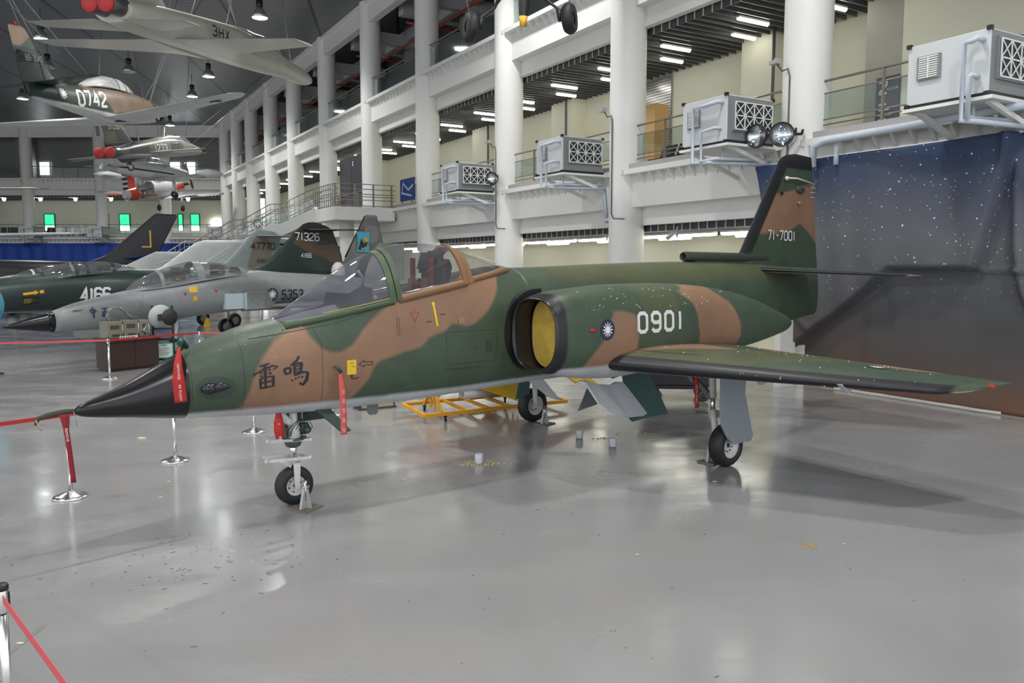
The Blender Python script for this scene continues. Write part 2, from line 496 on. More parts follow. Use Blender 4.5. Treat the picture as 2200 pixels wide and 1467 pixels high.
def ceil_mat():
    m, N, L, b = _new('ceiling_panels')
    tc = N.new('ShaderNodeTexCoord')
    mp = N.new('ShaderNodeMapping'); mp.inputs['Rotation'].default_value = (0, 0, math.radians(-8))
    L.new(tc.outputs['Object'], mp.inputs[0])
    sx = N.new('ShaderNodeSeparateXYZ'); L.new(mp.outputs[0], sx.inputs[0])
    def stripes(out, period, width):
        a = N.new('ShaderNodeMath'); a.operation = 'DIVIDE'; a.inputs[1].default_value = period; L.new(out, a.inputs[0])
        f = N.new('ShaderNodeMath'); f.operation = 'FRACT'; L.new(a.outputs[0], f.inputs[0])
        l = N.new('ShaderNodeMath'); l.operation = 'LESS_THAN'; l.inputs[1].default_value = width; L.new(f.outputs[0], l.inputs[0])
        return l.outputs[0]
    s1 = stripes(sx.outputs['Y'], .5, .22); s2 = stripes(sx.outputs['X'], 4.6, .035)
    m1 = N.new('ShaderNodeMix'); m1.data_type = 'RGBA'; m1.inputs[6].default_value = (.155, .16, .17, 1); m1.inputs[7].default_value = (.095, .10, .107, 1)
    L.new(s1, m1.inputs[0])
    m2 = N.new('ShaderNodeMix'); m2.data_type = 'RGBA'; m2.inputs[7].default_value = (.02, .02, .022, 1)
    L.new(s2, m2.inputs[0]); L.new(m1.outputs[2], m2.inputs[6]); L.new(m2.outputs[2], b.inputs['Base Color'])
    b.inputs['Roughness'].default_value = .38; b.inputs['Metallic'].default_value = .3
    return m
CEILZ = 16.6
m_ = M(); m_.box(-75, 30, -12, 92, CEILZ, CEILZ + .2)
struct(m_.build('ceiling', ceil_mat()), 'dark grey metal strip ceiling above the hanging aircraft', 'ceiling')

ORD = ['first', 'second', 'third', 'fourth', 'fifth', 'sixth', 'seventh', 'eighth', 'ninth', 'tenth', 'eleventh', 'twelfth'] + ['%dth' % q for q in range(13, 60)]
class Wall:
    """frame of a galleried wall: s along it, p towards the hall, z up"""
    def __init__(w, o, u, n): w.o = Vector(o); w.u = Vector(u); w.n = Vector(n)
    def __call__(w, s, p, z): return w.o + w.u * s + w.n * p + Vector((0, 0, z))
    def rot(w): return math.atan2(w.u.y, w.u.x)
WR = Wall((6.91, 19, 0), (-.5056, .8628, 0), (-.8628, -.5056, 0))
WB = Wall((-28.6, 80.5, 0), (-1, 0, 0), (0, -1, 0))
COLR = [-5.9, .06, 6.7, 13.9, 21.35, 28.6, 36.2, 43.6, 50.2, 56.8, 62.6, 68.0]
COLB = [6.0, 12.4, 19.7, 27.5, 34.8, 42]
CR = .545

for w, cols, s0, s1, nm in ((WR, COLR, -14, 71, 'right'), (WB, COLB, -1, 46, 'back')):
    cols_ = cols if nm == 'right' else [-1.3] + cols
    # rear walls of the three storeys
    m_ = M()
    m_.box(s0, s1, -4.6, -4.3, 0, 11.3, w)
    ow = m_.build('wall_' + nm, CREAM)
    struct(ow, 'cream painted rear wall of the galleries, %s side of the hall' % nm, 'wall')
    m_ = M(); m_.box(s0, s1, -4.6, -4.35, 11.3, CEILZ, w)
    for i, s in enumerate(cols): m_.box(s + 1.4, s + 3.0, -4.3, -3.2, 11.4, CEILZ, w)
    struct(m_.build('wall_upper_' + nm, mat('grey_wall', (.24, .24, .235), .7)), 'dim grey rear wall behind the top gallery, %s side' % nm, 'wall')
    # slabs
    for k, (zt, zb) in enumerate(((5.6, 5.25), (11.45, 11.1))):
        m_ = M(); m_.box(s0, s1, -4.3, -.15, zb, zt, w)
        struct(m_.build('trim_1', WHITE), 'concrete gallery slab, storey %s, %s wall' % (('two', 'three')[k], nm), 'slab')
        # ledge, corbels, beams : one run per bay, ending at the columns
        m_ = M()
        for a, b in zip(cols_, cols_[1:]):
            m_.box(a - .35, b - .45, -.15, .48, zt - .12, zt + .03, w)
            j = a + .5
            while j < b - .9:
                m_.prism([(.42, zt - .12), (.18, zt - .12), (.18, zt - .42)], j, j + .07, lambda u, v, q: w(q, u, v)); j += .42
            m_.box(a + .2, b - .2, -.25, .18, zb - .72, zt - .12, w)
            m_.box(a + .2, b - .2, -.45, -.22, zb - 1.25, zb - .72, w)
        struct(m_.build('trim_2', WHITE, bevel=0), 'white ledge and beams below the %s gallery, %s wall' % (('second', 'third')[k], nm), 'beam')
        m_ = M()
        for a, b in zip(cols_, cols_[1:]): m_.box(a + .05, b - .1, -.12, .3, zt + .03, zt + .2, w)
        if k == 0: struct(m_.build('trim_3', GRANITE), 'speckled granite kerb below the gallery railing, %s wall' % nm, 'kerb')
        # slatted ceiling below the slab
        m_ = M(); s = s0 + .1
        zs = zb - 1.45
        m_.box(s0, s1, -4.3, -.5, zb - .25, zb - .2, w)
        while s < s1 - .1:
            m_.box(s, s + .035, -4.25, -.5, zs, zs + .34, w); s += .345
        struct(m_.build('ceiling_slats', mat('slat_grey', (.16, .16, .165), .35, metal=.3)), 'dark metal slat ceiling under storey %s, %s wall' % (('two', 'three')[k], nm), 'ceiling')
        m_ = M(); s = s0 + .1
        while s < s1 - .1:
            m_.box(s - .006, s + .041, -.502, -.49, zs, zs + .34, w); s += .345
        struct(m_.build('trim_4', mat('slat_end', (.42, .42, .42), .4)), 'bright end caps of the ceiling slats under storey %s, %s wall' % (('two', 'three')[k], nm), 'trim')
        m_ = M(); m_.box(s0, s1, -.56, -.51, zs + .02, zb - .25, w)
        struct(m_.build('trim_5', DARKGR), 'dark strip behind the slat ends under storey %s, %s wall' % (('two', 'three')[k], nm), 'trim')
    # top beam below the ceiling
    m_ = M()
    for a, b in zip(cols_, cols_[1:]): m_.box(a + .2, b - .2, -.1, .3, 15.5, 16.4, w)
    m_.box(s0, s1, -.1, .42, 16.4, CEILZ, w)
    struct(m_.build('trim_6', WHITE), 'white top beam below the ceiling, %s wall' % nm, 'beam')
    # columns
    for i, s in enumerate(cols):
        m_ = M(); m_.lathe([(CR, 0), (CR, CEILZ)], 40, w(s, 0, 0))
        o = m_.build('column', WHITE)
        struct(o, 'round white column, %s from the %s end of the %s wall' % (ORD[i], 'near' if nm == 'right' else 'right', nm), 'column')

# side wall on the left, out of view, and the wall behind the visitor: they close the hall
m_ = M(); m_.box(-75, -74.7, 30, 90, 0, CEILZ)
struct(m_.build('wall_left', WHITE), 'white wall closing the hall far on the left', 'wall')

# pipes and beams behind the top gallery
for i, s in enumerate(COLR):
    m_ = M(); m_.tube([WR(s - 3, -2.0, 14.7), WR(s + 3.5, -2.0, 14.7)], .05); m_.tube([WR(s + 3.3, -4.2, 14.7), WR(s + 3.3, -.4, 14.7)], .05)
    tag(m_.build('sprinkler_pipe', RED), 'thin red sprinkler pipe in the top gallery, %s bay from the near end' % ORD[i], 'pipe', 'red pipes of the top gallery')
    m_ = M(); m_.box(s + .8, s + 1.2, -4.2, -.5, 14.9, 15.5, WR); m_.box(s + 3.9, s + 4.5, -4.2, -.5, 15.3, 16.1, WR); m_.box(s - 3, s + 4, -2.9, -2.4, 15.2, 15.8, WR)
    tag(m_.build('air_duct', mat('duct', (.42, .42, .42), .5)), 'grey duct in the dark top gallery, %s bay from the near end' % ORD[i], 'duct', 'grey ducts of the top gallery')

# ---- windows on the far wall
WG = emit('window_green', (.02, .55, .2), 1.6)
WW = emit('window_day', (.93, .97, 1.0), 5.0)
WFR = mat('window_frame', (.03, .09, .05), .5)
k = 0
def window(w, s, z0, z1, hw, green, label):
    global k
    k += 1
    r = thing('window_%d' % k, label, 'window'); r['kind'] = 'structure'
    m_ = M()
    for a, b, c, d in ((s - hw - .08, s - hw, z0, z1), (s + hw, s + hw + .08, z0, z1), (s - hw - .08, s + hw + .08, z1, z1 + .08), (s - hw - .08, s + hw + .08, z0 - .08, z0)):
        m_.box(a, b, -4.28, -4.16, c, d, w)
    m_.build('window_frame', WFR if green else WHITE, r)
    zm = z0 + (z1 - z0) * (.3 if green else 1)
    m_ = M(); m_.box(s - hw, s + hw, -4.27, -4.22, z0, zm, w); m_.build('window_pane', WW, r)
    if green:
        m_ = M(); m_.box(s - hw, s + hw, -4.25, -4.20, zm, z1, w); m_.build('green_blind', WG, r)
def bx(px, Y=84.6):   # s of a point seen in column px at depth Y
    return -( (px - 1100) / 1711 * Y / 1.0 + 28.6)
for px, hw in ((78, .22), (115, .5), (235, .2), (275, .5), (394, .2), (425, .42)):
    window(WB, bx(px), 6.5, 8.2, hw, True, 'green blind window of the far wall, %s from the left' % ORD[k])
for px, hw in ((76, .2), (111, .5), (387, .5), (421, .42)):
    window(WB, bx(px, 84.6), 12.3, 13.6, hw, False, 'white daylit window high on the far wall, %s from the left' % ORD[k - 6])
m_ = M(); m_.box(bx(471) - .5, bx(471) + .5, -4.29, -4.05, 6.9, 7.6, WB)
tag(m_.build('light_box', emit('lightbox', (1, 1, .97), 6)), 'bright white light box above the far air handler', 'light')

# ---- railings, one per bay
def railing(w, a, b, z, label, group, glassy=True, top2=True, p=.05):
    r = thing('balcony_railing', label, 'railing', group=group)
    m_ = M()
    m_.tube([w(a, p, z + .08), w(a, p, z + .95), w(a + .04, p, z + 1.08), w(a + .14, p, z + 1.14), w(b, p, z + 1.14)], .03, 8)
    if top2: m_.tube([w(a, p, z + .86), w(b, p, z + .86)], .017, 6)
    m_.build('handrail', RAILST, r)
    m_ = M()
    for zz in (.16, .28): m_.tube([w(a, p, z + zz), w(b, p, z + zz)], .017, 6)
    m_.build('lower_rail', RAILST, r)
    n = max(2, int(round((b - a) / 1.55)))
    for i in range(n + 1):
        s = a + (b - a) * i / n
        m_ = M(); m_.box(s - .02, s + .02, p - .03, p + .03, z, z + (1.14 if i else .9), w); m_.build('post', RAILST, r)
    if glassy:
        for i in range(n):
            s = a + (b - a) * i / n; t = a + (b - a) * (i + 1) / n
            m_ = M(); m_.box(s + .06, t - .06, p - .006, p + .006, z + .3, z + .84, w); m_.build('glass_panel', PANEG, r)
    return r
names = ['first', 'second', 'third', 'fourth', 'fifth', 'sixth', 'seventh', 'eighth', 'ninth', 'tenth', 'eleventh', 'twelfth']
for i, (a, b) in enumerate(zip(COLR, COLR[1:])):
    if i == 4: railing(WR, a + .6, a + 3.0, 5.8, 'steel and glass railing of the second storey just right of the stair landing', 'second storey railings')
    else: railing(WR, a + .6, b - .35, 5.8, 'second storey steel and glass railing, %s bay from the near end' % names[i], 'second storey railings')
def glass_rail(w, a, b, z, label, group):
    r = thing('glass_railing', label, 'railing', group=group)
    m_ = M(); m_.tube([w(a, .1, z), w(a, .1, z + 1.05), w(a + .1, .1, z + 1.15), w(b, .1, z + 1.15)], .035, 8)
    m_.tube([w(a, .1, z + 1.0), w(b, .1, z + 1.0)], .012, 6); m_.build('handrail', RAILST, r)
    n = 4
    for i in range(n):
        s = a + (b - a) * i / n; t = a + (b - a) * (i + 1) / n
        m_ = M(); m_.box(s + .03, t - .03, .09, .11, z + .05, z + .98, w); m_.build('glass_panel', PANEG, r)
for i, (a, b) in enumerate(zip(COLR, COLR[1:])):
    glass_rail(WR, a + .7, b - .45, 11.5, 'glass railing of the top gallery, %s bay from the near end' % names[i], 'top storey glass railings')
for i, (a, b) in enumerate(zip([-.5] + COLB, COLB)):
    nb = ('between the corner and the nearest column', 'second bay from the corner', 'third bay from the corner', 'fourth bay from the corner', 'fifth bay', 'sixth bay')[i]
    railing(WB, a + .6, b - .6, 5.8, 'steel railing of the far wall, second storey, ' + nb, 'far wall second storey railings')
    glass_rail(WB, a + .6, b - .6, 11.5, 'glass railing of the far wall, top storey, ' + nb, 'far wall glass railings')

# ---- fluorescent tube lamps
def tube_lamp(w, s, p, z, along, L, label, group):
    r = thing('fluorescent_lamp', label, 'lamp', group=group)
    e = (lambda t, q, h: w(s + t, p + q, z + h)) if along else (lambda t, q, h: w(s + q, p + t, z + h))
    m_ = M(); m_.box(-L / 2, L / 2, -.07, .07, .05, .10, e); m_.build('lamp_housing', WHITE, r)
    m_ = M()
    m_.add([e(t, q, h) for t in (-L / 2, L / 2) for q, h in ((-.07, .05), (-.055, 0), (0, -.03), (.055, 0), (.07, .05))],
           [(0, 1, 6, 5), (1, 2, 7, 6), (2, 3, 8, 7), (3, 4, 9, 8), (4, 3, 2, 1, 0), (5, 6, 7, 8, 9)])
    m_.build('diffuser', TUBE, r)
s = -3.0; i = 0
S2 = [.4, 3.56, 6.73, 10.0, 12.96, 16.1, 19.23, 22.7, 25.7, 28.74, 31.9, 35.1, 38.4, 41.6, 44.8, 48, 51.2, 54.4, 57.6, 60.8, 64]
for i, s in enumerate(S2):
    tube_lamp(WR, s, -1.9, 9.55, False, 1.15, 'lit fluorescent lamp under the top gallery, front row, %s from the near end' % ORD[i], 'lamps under the top gallery')
for i, s in enumerate(S2[:14]):
    tube_lamp(WR, s + 1.2, -2.8, 9.55, False, .9, 'fluorescent lamp under the top gallery, wall side row, %s from the near end' % ORD[i], 'rear lamps under the top gallery')
s = -4.0; i = 0
while s < 34:
    i += 1
    tube_lamp(WR, s, -1.1, 3.66, True, 1.5, 'ground floor ceiling tube lamp, front row, %s from the near end' % ORD[i - 1], 'ground floor tube lamps')
    if i % 2: tube_lamp(WR, s + .9, -2.6, 3.66, True, 1.5, 'ground floor ceiling tube lamp, rear row, %s from the near end' % ORD[i // 2], 'ground floor rear tube lamps')
    s += 1.75
for i, px in enumerate((26, 103, 177, 252, 415)):
    m_ = M(); m_.sphere(WB(bx(px, 82), -1.2, 9.5), .16, 10, 6); m_.box(bx(px, 82) - .2, bx(px, 82) + .2, -1.25, -1.15, 9.6, 9.75, WB)
    tag(m_.build('down_light', emit('down', (.9, .93, 1), 12)), 'small round ceiling light under the far top gallery, %s from the left' % ORD[i], 'lamp', 'far wall ceiling lights')

# ---- high bay lamps hanging from the ceiling
def bay_lamp(x, y, z, lit, label):
    r = thing('pendant_lamp', label, 'lamp', (x, y, z), group='pendant lamps on the ceiling')
    m_ = M(); m_.tube([(0, 0, .75), (0, 0, CEILZ - z)], .02, 6); m_.build('rod', DARKGR, r)
    m_ = M(); m_.lathe([(0, .85), (.16, .85), (.17, .55), (.10, .5), (.0, .5)], 20); m_.build('ballast', BLACK, r)
    m_ = M(); m_.lathe([(.12, .5), (.2, .42), (.33, .2), (.40, .0), (.385, .0), (.31, .2), (.18, .4), (.0, .46)], 24)
    m_.build('lamp_shade', mat('lamp_alu', (.5, .5, .52), .3, metal=.8), r)
    m_ = M(); m_.lathe([(0, .06), (.36, .06), (.36, .03), (0, .03)], 24)
    m_.build('diffuser', LAMPE if lit else mat('unlit', (.6, .6, .6), .3), r)
    hall_lamp_light(x, y, z - .12, 1500) if lit else None
for (x, y, lit, lb) in [(-12.5, 40.8, 1, 'above the white jet'), (-25.5, 44.5, 1, 'brightest, left of the camouflaged tail fin'), (-23.2, 59.2, 1, 'right of the camouflaged trainer canopy'),
                        (-28.8, 50.8, 0, 'unlit, beside the camouflaged tail fin'), (-24.3, 51.9, 0, 'unlit, below the white jet exhausts'), (-19.7, 53.1, 1, 'small, under the white jet'),
                        (-29.9, 71.1, 1, 'far, below the trainer nose'), (-36, 60, 1, 'far left')]:
    bay_lamp(x, y, 15.0, lit, 'round pendant high bay lamp, ' + lb)
for ip, (x, y) in enumerate([(-3, 9), (7, 5), (-14, 8), (-8, 20), (-20, 22), (-1, 26), (-14, 32), (-30, 30), (-42, 45), (-45, 65), (-32, 15), (-3, -3), (-18, -4), (3, 14)]):
    bay_lamp(x, y, 15.0, 1, 'round pendant lamp over the floor, %s hanging outside the picture' % ORD[ip])

# ---- stair and its landing
LZ = 5.63
r = thing('staircase', 'white staircase with steel railings rising to the second storey landing', 'staircase')
P1 = WR(28.1, 3.4, 0)
m_ = M(); m_.prism([(24.6, .35), (28.1, .35), (28.1, 3.4), (24.6, 3.4)], 5.0, LZ, lambda u, v, q: WR(u, v, q)); m_.build('landing', WHITE, r)
m_ = M(); m_.tube([WR(26.2, 2.3, 0), WR(26.2, 2.3, 5.0)], .36, 24); m_.build('support_column', WHITE, r)
flights = [(0, LZ), (1.75, 4.85), (2.25, 4.85), (3.7, 4.05), (4.2, 4.05), (6.2, 2.95), (6.7, 2.95), (9.2, 1.5), (9.7, 1.5), (12.3, 0)]
def ST(t, q, z): return Vector((P1.x - t, P1.y + q, z))
for q0, q1 in ((0, .12), (1.9, 2.02)):
    m_ = M()
    for (a, za), (b, zb) in zip(flights, flights[1:]):
        m_.prism([(a, za + .1), (b, zb + .1), (b, max(zb - .55, 0)), (a, max(za - .55, 0))], q0, q1, lambda u, v, q: ST(u, q, v))
    m_.build('stringer', WHITE, r)
m_ = M()
for (a, za), (b, zb) in zip(flights, flights[1:]):
    n = max(1, int(round(abs(za - zb) / .17)))
    for i in range(n): m_.box(a + (b - a) * i / n, a + (b - a) * (i + 1) / n + .03, .1, 1.92, max(za + (zb - za) * i / n - .2, 0), za + (zb - za) * i / n, ST)
m_.build('steps', GRANITE, r)
m_ = M()
for q in (.06, 1.96):
    for h, rr in ((1.1, .028), (.82, .018), (.62, .018), (.3, .018), (.16, .018)):
        m_.tube([ST(t, q, z + h) for t, z in flights], rr, 6)
for h in (1.1, .86, .62, .5, .34, .06):
    m_.tube([WR(24.62, .3, LZ + h), WR(24.62, 3.38, LZ + h), WR(28.1, 3.38, LZ + h)], .022, 6)
m_.build('handrail', RAILST, r)
t = 0; i = 0
while t < 12.3:
    z = None
    for (a, za), (b, zb) in zip(flights, flights[1:]):
        if a <= t <= b: z = za + (zb - za) * (t - a) / (b - a)
    m_ = M(); m_.box(t - .012, t + .012, .04, .08, z, z + 1.1, ST); m_.build('baluster', RAILST, r)
    t += .25
for s_, p_ in [(24.62, .5), (24.62, 1.45), (24.62, 2.4), (24.62, 3.38)] + [(24.62 + .35 * i, 3.38) for i in range(1, 11)]:
    m_ = M(); ww = .035 if s_ == 24.62 else .015
    m_.box(s_ - ww, s_ + ww, p_ - ww, p_ + ww, LZ, LZ + 1.1, WR); m_.build('post', RAILST, r)
m_ = M()
for (a, za), (b, zb) in zip(flights[:8], flights[1:8]):
    m_.add([ST(a, .1, za + .16), ST(b, .1, zb + .16), ST(b, .1, zb + .6), ST(a, .1, za + .6)], [(0, 1, 2, 3)])
m_.build('glass_panel', PANEG, r)

# dark doors behind the stair landing
for j, (a, b) in enumerate(((30.9, 33.0), (33.3, 35.4))):
    m_ = M(); m_.box(a, b, -.55, -.45, 5.65, 9.2, WR); 
    o = m_.build('door_%d' % (j + 1), mat('slate_door', (.055, .058, .07), .4)); struct(o, 'tall slate grey door panel behind the stair landing, %s one' % ('right', 'left')[j], 'door')
m_ = M(); m_.box(22.2, 23.9, .3, .34, 5.9, 6.95, WR)
r = thing('information_board', 'blue museum board with white swoosh beside the stair landing', 'sign')
m_.build('board', mat('navy', (.02, .05, .2), .3), r)
m_ = M()
for q in (22.3, 23.8): m_.box(q - .02, q + .02, .26, .3, 5.63, 6.9, WR)
m_.build('frame', STEEL, r)
m_ = M(); vs, fs = ribbon([(22.3, 6.6), (22.9, 6.4), (23.5, 6.75), (23.7, 6.3), (22.5, 6.1)], .09); m_.add([WR(v[0], .346, v[1]) for v in vs], fs); m_.build('swoosh', mat('sky', (.35, .55, .75), .4), r)
# second-floor directory sign
r = thing('floor_directory', 'dark grey directory sign with a white number 2 behind the railing', 'sign')
fr = lambda u, v: WR(u + 2.12, -3.30, v - .62)
m_ = M(); m_.box(-.02, .62, -3.38, -3.32, 5.65, 7.6, WR); m_.build('panel', mat('slate', (.09, .09, .11), .4), r)
m_ = M(); letters('2', 0, 0, .32, .2, .05, .05, lambda u, v: fr(-1.62 - u, 7.8 + v), m_)
text_mesh('FLOOR', .10, lambda u, v: fr(-1.82 - u, 7.86 + v), m_)
for i in range(9): m_.add([fr(a, b) for a, b in ((-1.6, 7.5 - i * .13), (-1.6 - .22 - .08 * (i % 3), 7.5 - i * .13), (-1.6 - .22 - .08 * (i % 3), 7.55 - i * .13), (-1.6, 7.55 - i * .13))], [(0, 1, 2, 3)])
m_.build('lettering', mat('sign_white', (.6, .6, .62), .5), r)
# recess walls in the second storey
m_ = M(); m_.box(-14, -.02, -4.3, -3.4, 5.6, 10.1, WR); m_.box(4.28, 5.5, -4.3, -3.5, 5.6, 10.1, WR)
for s in ( 15.2, 22.6, 29.9, 37.4): m_.box(s - .3, s + 1.4, -4.3, -3.7, 5.6, 10.1, WR)
struct(m_.build('wall_projection', CREAM), 'cream wall projections behind the second storey gallery', 'wall')
m_ = M(); m_.box(.0, 1.1, -4.3, -3.5, 5.6, 10.1, WR)
struct(m_.build('wall_pillar', mat('beige_grey', (.42, .41, .36), .6)), 'beige grey wall pillar behind the floor directory sign', 'wall')
for s, lb in ((4.05, 'above the twin spotlights'), (14.9, 'right of the third air handler'), (21.6, 'left of the third air handler')):
    m_ = M(); m_.tube([WR(s, -3.3, 5.6), WR(s, -3.3, 10.0)], .05, 8)
    tag(m_.build('wall_pipe', mat('pipe_dark', (.1, .1, .1), .5)), 'dark vertical pipe on the cream second storey wall, ' + lb, 'pipe')
# roller shutter with furniture behind the railing
m_ = M()
for i in range(40): m_.box(9.55, 11.0, -4.28, -4.22, 5.65 + i * .1, 5.73 + i * .1, WR)
tag(m_.build('roller_shutter', mat('shutter', (.38, .38, .38), .25, metal=.7)), 'grey metal roller shutter behind the second storey railing', 'shutter')
m_ = M(); m_.box(7.45, 8.0, -2.3, -1.7, 5.65, 8.0, WR)
tag(m_.build('cupboard', mat('plywood', (.5, .3, .12), .5)), 'tall plywood cupboard in front of the roller shutter', 'cupboard')
for i, s in enumerate((5.35, 6.1)):
    r = thing('waiting_chair', 'black waiting chair behind the second storey railing, %s of two' % ('right', 'left')[i], 'chair', group='chairs behind the railing')
    m_ = M(); m_.prism([(-1.3, 5.98), (-.8, 5.98), (-.8, 6.05), (-1.25, 6.05), (-1.45, 6.5), (-1.5, 6.5)], s, s + .6, lambda u, v, q: WR(q, u, v)); m_.build('seat', BLACK, r)
    m_ = M(); m_.box(s, s + .05, -1.2, -.85, 5.6, 6.0, WR); m_.box(s + .55, s + .6, -1.2, -.85, 5.6, 6.0, WR); m_.build('leg', STEEL, r)
# far seats
for i, px in enumerate((20, 40, 118, 150, 175, 197)):
    s = bx(px, 82)
    m_ = M(); m_.prism([(-1.6, 6.0), (-1.0, 6.0), (-1.0, 6.1), (-1.5, 6.1), (-1.65, 6.75), (-1.72, 6.75)], s - .45, s + .45, lambda u, v, q: WB(q, u, v))
    m_.box(s - .4, s - .35, -1.5, -1.1, 5.6, 6.05, WB); m_.box(s + .35, s + .4, -1.5, -1.1, 5.6, 6.05, WB)
    tag(m_.build('waiting_bench', BLACK), 'dark waiting bench behind the far railing, %s from the left' % ORD[i], 'bench', 'far waiting benches')
# ground-floor lavender door and wall base
m_ = M(); m_.box(14.6, 16.0, -4.28, -4.2, 0, 2.6, WR)
struct(m_.build('door_3', mat('lavender', (.42, .38, .5), .5)), 'lavender grey door on the ground floor seen through the canopy', 'door')
m_ = M(); m_.box(-14, 71, -4.29, -4.2, 1.05, 1.25, WR); struct(m_.build('trim_7', mat('maroon', (.18, .02, .02), .5)), 'maroon rail along the ground floor wall', 'trim')
m_ = M(); m_.box(-.35, -.2, .6, 1.1, 0, 1.75, WR); struct(m_.build('wall_end_panel', WHITE), 'narrow white panel between the aircraft tail and the star curtain', 'wall')

# ---- blue curtain below the far gallery
def blue_curtain():
    m_ = M(); vs = []; n = 160
    for i in range(n + 1):
        s = 2.5 + 44 * i / n; d = .1 * math.sin(i * 1.3) + .06 * math.sin(i * .37)
        for j in range(7): vs.append(WB(s, .9 + d, .05 + 5.0 * j / 6))
    fs = [(i * 7 + j, i * 7 + j + 1, (i + 1) * 7 + j + 1, (i + 1) * 7 + j) for i in range(n) for j in range(6)]
    m_.add(vs, fs, True)
    o = m_.build('blue_curtain', mat('royal_blue', (.015, .06, .33), .7, var=.3, scale=.25))
    o.modifiers.new('thick', 'SOLIDIFY').thickness = .01
    tag(o, 'long royal blue curtain hanging below the far gallery', 'curtain')
blue_curtain()

# ---- star curtain on the right
def star_mat():
    m, N, L, b = _new('star_print')
    tc = N.new('ShaderNodeTexCoord')
    sx = N.new('ShaderNodeSeparateXYZ'); L.new(tc.outputs['Object'], sx.inputs[0])
    n0 = N.new('ShaderNodeTexNoise'); n0.inputs['Scale'].default_value = .5; L.new(tc.outputs['Object'], n0.inputs['Vector'])
    ad = N.new('ShaderNodeMath'); ad.operation = 'MULTIPLY_ADD'; ad.inputs[1].default_value = 1.6; L.new(n0.outputs['Fac'], ad.inputs[0]); L.new(sx.outputs['Z'], ad.inputs[2])
    mr = N.new('ShaderNodeMapRange'); mr.inputs[1].default_value = .8; mr.inputs[2].default_value = 6.0
    L.new(ad.outputs[0], mr.inputs[0])
    cr = N.new('ShaderNodeValToRGB'); e = cr.color_ramp.elements
    e[0].position = 0; e[0].color = (.15, .085, .055, 1)
    e[1].position = 1; e[1].color = (.033, .055, .125, 1)
    for p, c in ((.12, (.10, .082, .075, 1)), (.3, (.085, .085, .088, 1)), (.62, (.135, .14, .155, 1)), (.82, (.085, .095, .135, 1))):
        q = e.new(p); q.color = c
    L.new(mr.outputs[0], cr.inputs[0])
    last = cr.outputs[0]
    for sc_, th, seed in ((9.5, .13, 0), (5.0, .11, 3), (3.0, .085, 5), (1.1, .042, 9)):
        vo = N.new('ShaderNodeTexVoronoi'); vo.inputs['Scale'].default_value = sc_
        mp = N.new('ShaderNodeMapping'); mp.inputs['Location'].default_value = (seed, seed, seed)
        L.new(tc.outputs['Object'], mp.inputs[0]); L.new(mp.outputs[0], vo.inputs['Vector'])
        m1 = N.new('ShaderNodeMapRange'); m1.inputs[1].default_value = th; m1.inputs[2].default_value = th * .4
        L.new(vo.outputs['Distance'], m1.inputs[0])
        sep = N.new('ShaderNodeSeparateColor'); L.new(vo.outputs['Color'], sep.inputs[0])
        g = N.new('ShaderNodeMath'); g.operation = 'GREATER_THAN'; g.inputs[1].default_value = .25; L.new(sep.outputs[0], g.inputs[0])
        mu = N.new('ShaderNodeMath'); mu.operation = 'MULTIPLY'; L.new(m1.outputs[0], mu.inputs[0]); L.new(g.outputs[0], mu.inputs[1])
        zz = N.new('ShaderNodeMapRange'); zz.inputs[1].default_value = 1.9; zz.inputs[2].default_value = 2.9; L.new(sx.outputs['Z'], zz.inputs[0])
        m2 = N.new('ShaderNodeMath'); m2.operation = 'MULTIPLY'; L.new(mu.outputs[0], m2.inputs[0]); L.new(zz.outputs[0], m2.inputs[1])
        mx = N.new('ShaderNodeMix'); mx.data_type = 'RGBA'; L.new(m2.outputs[0], mx.inputs[0]); L.new(last, mx.inputs[6]); mx.inputs[7].default_value = (.75, .85, 1, 1)
        last = mx.outputs[2]
    L.new(last, b.inputs['Base Color']); b.inputs['Roughness'].default_value = .6
    b.inputs['Specular IOR Level'].default_value = .25
    return m
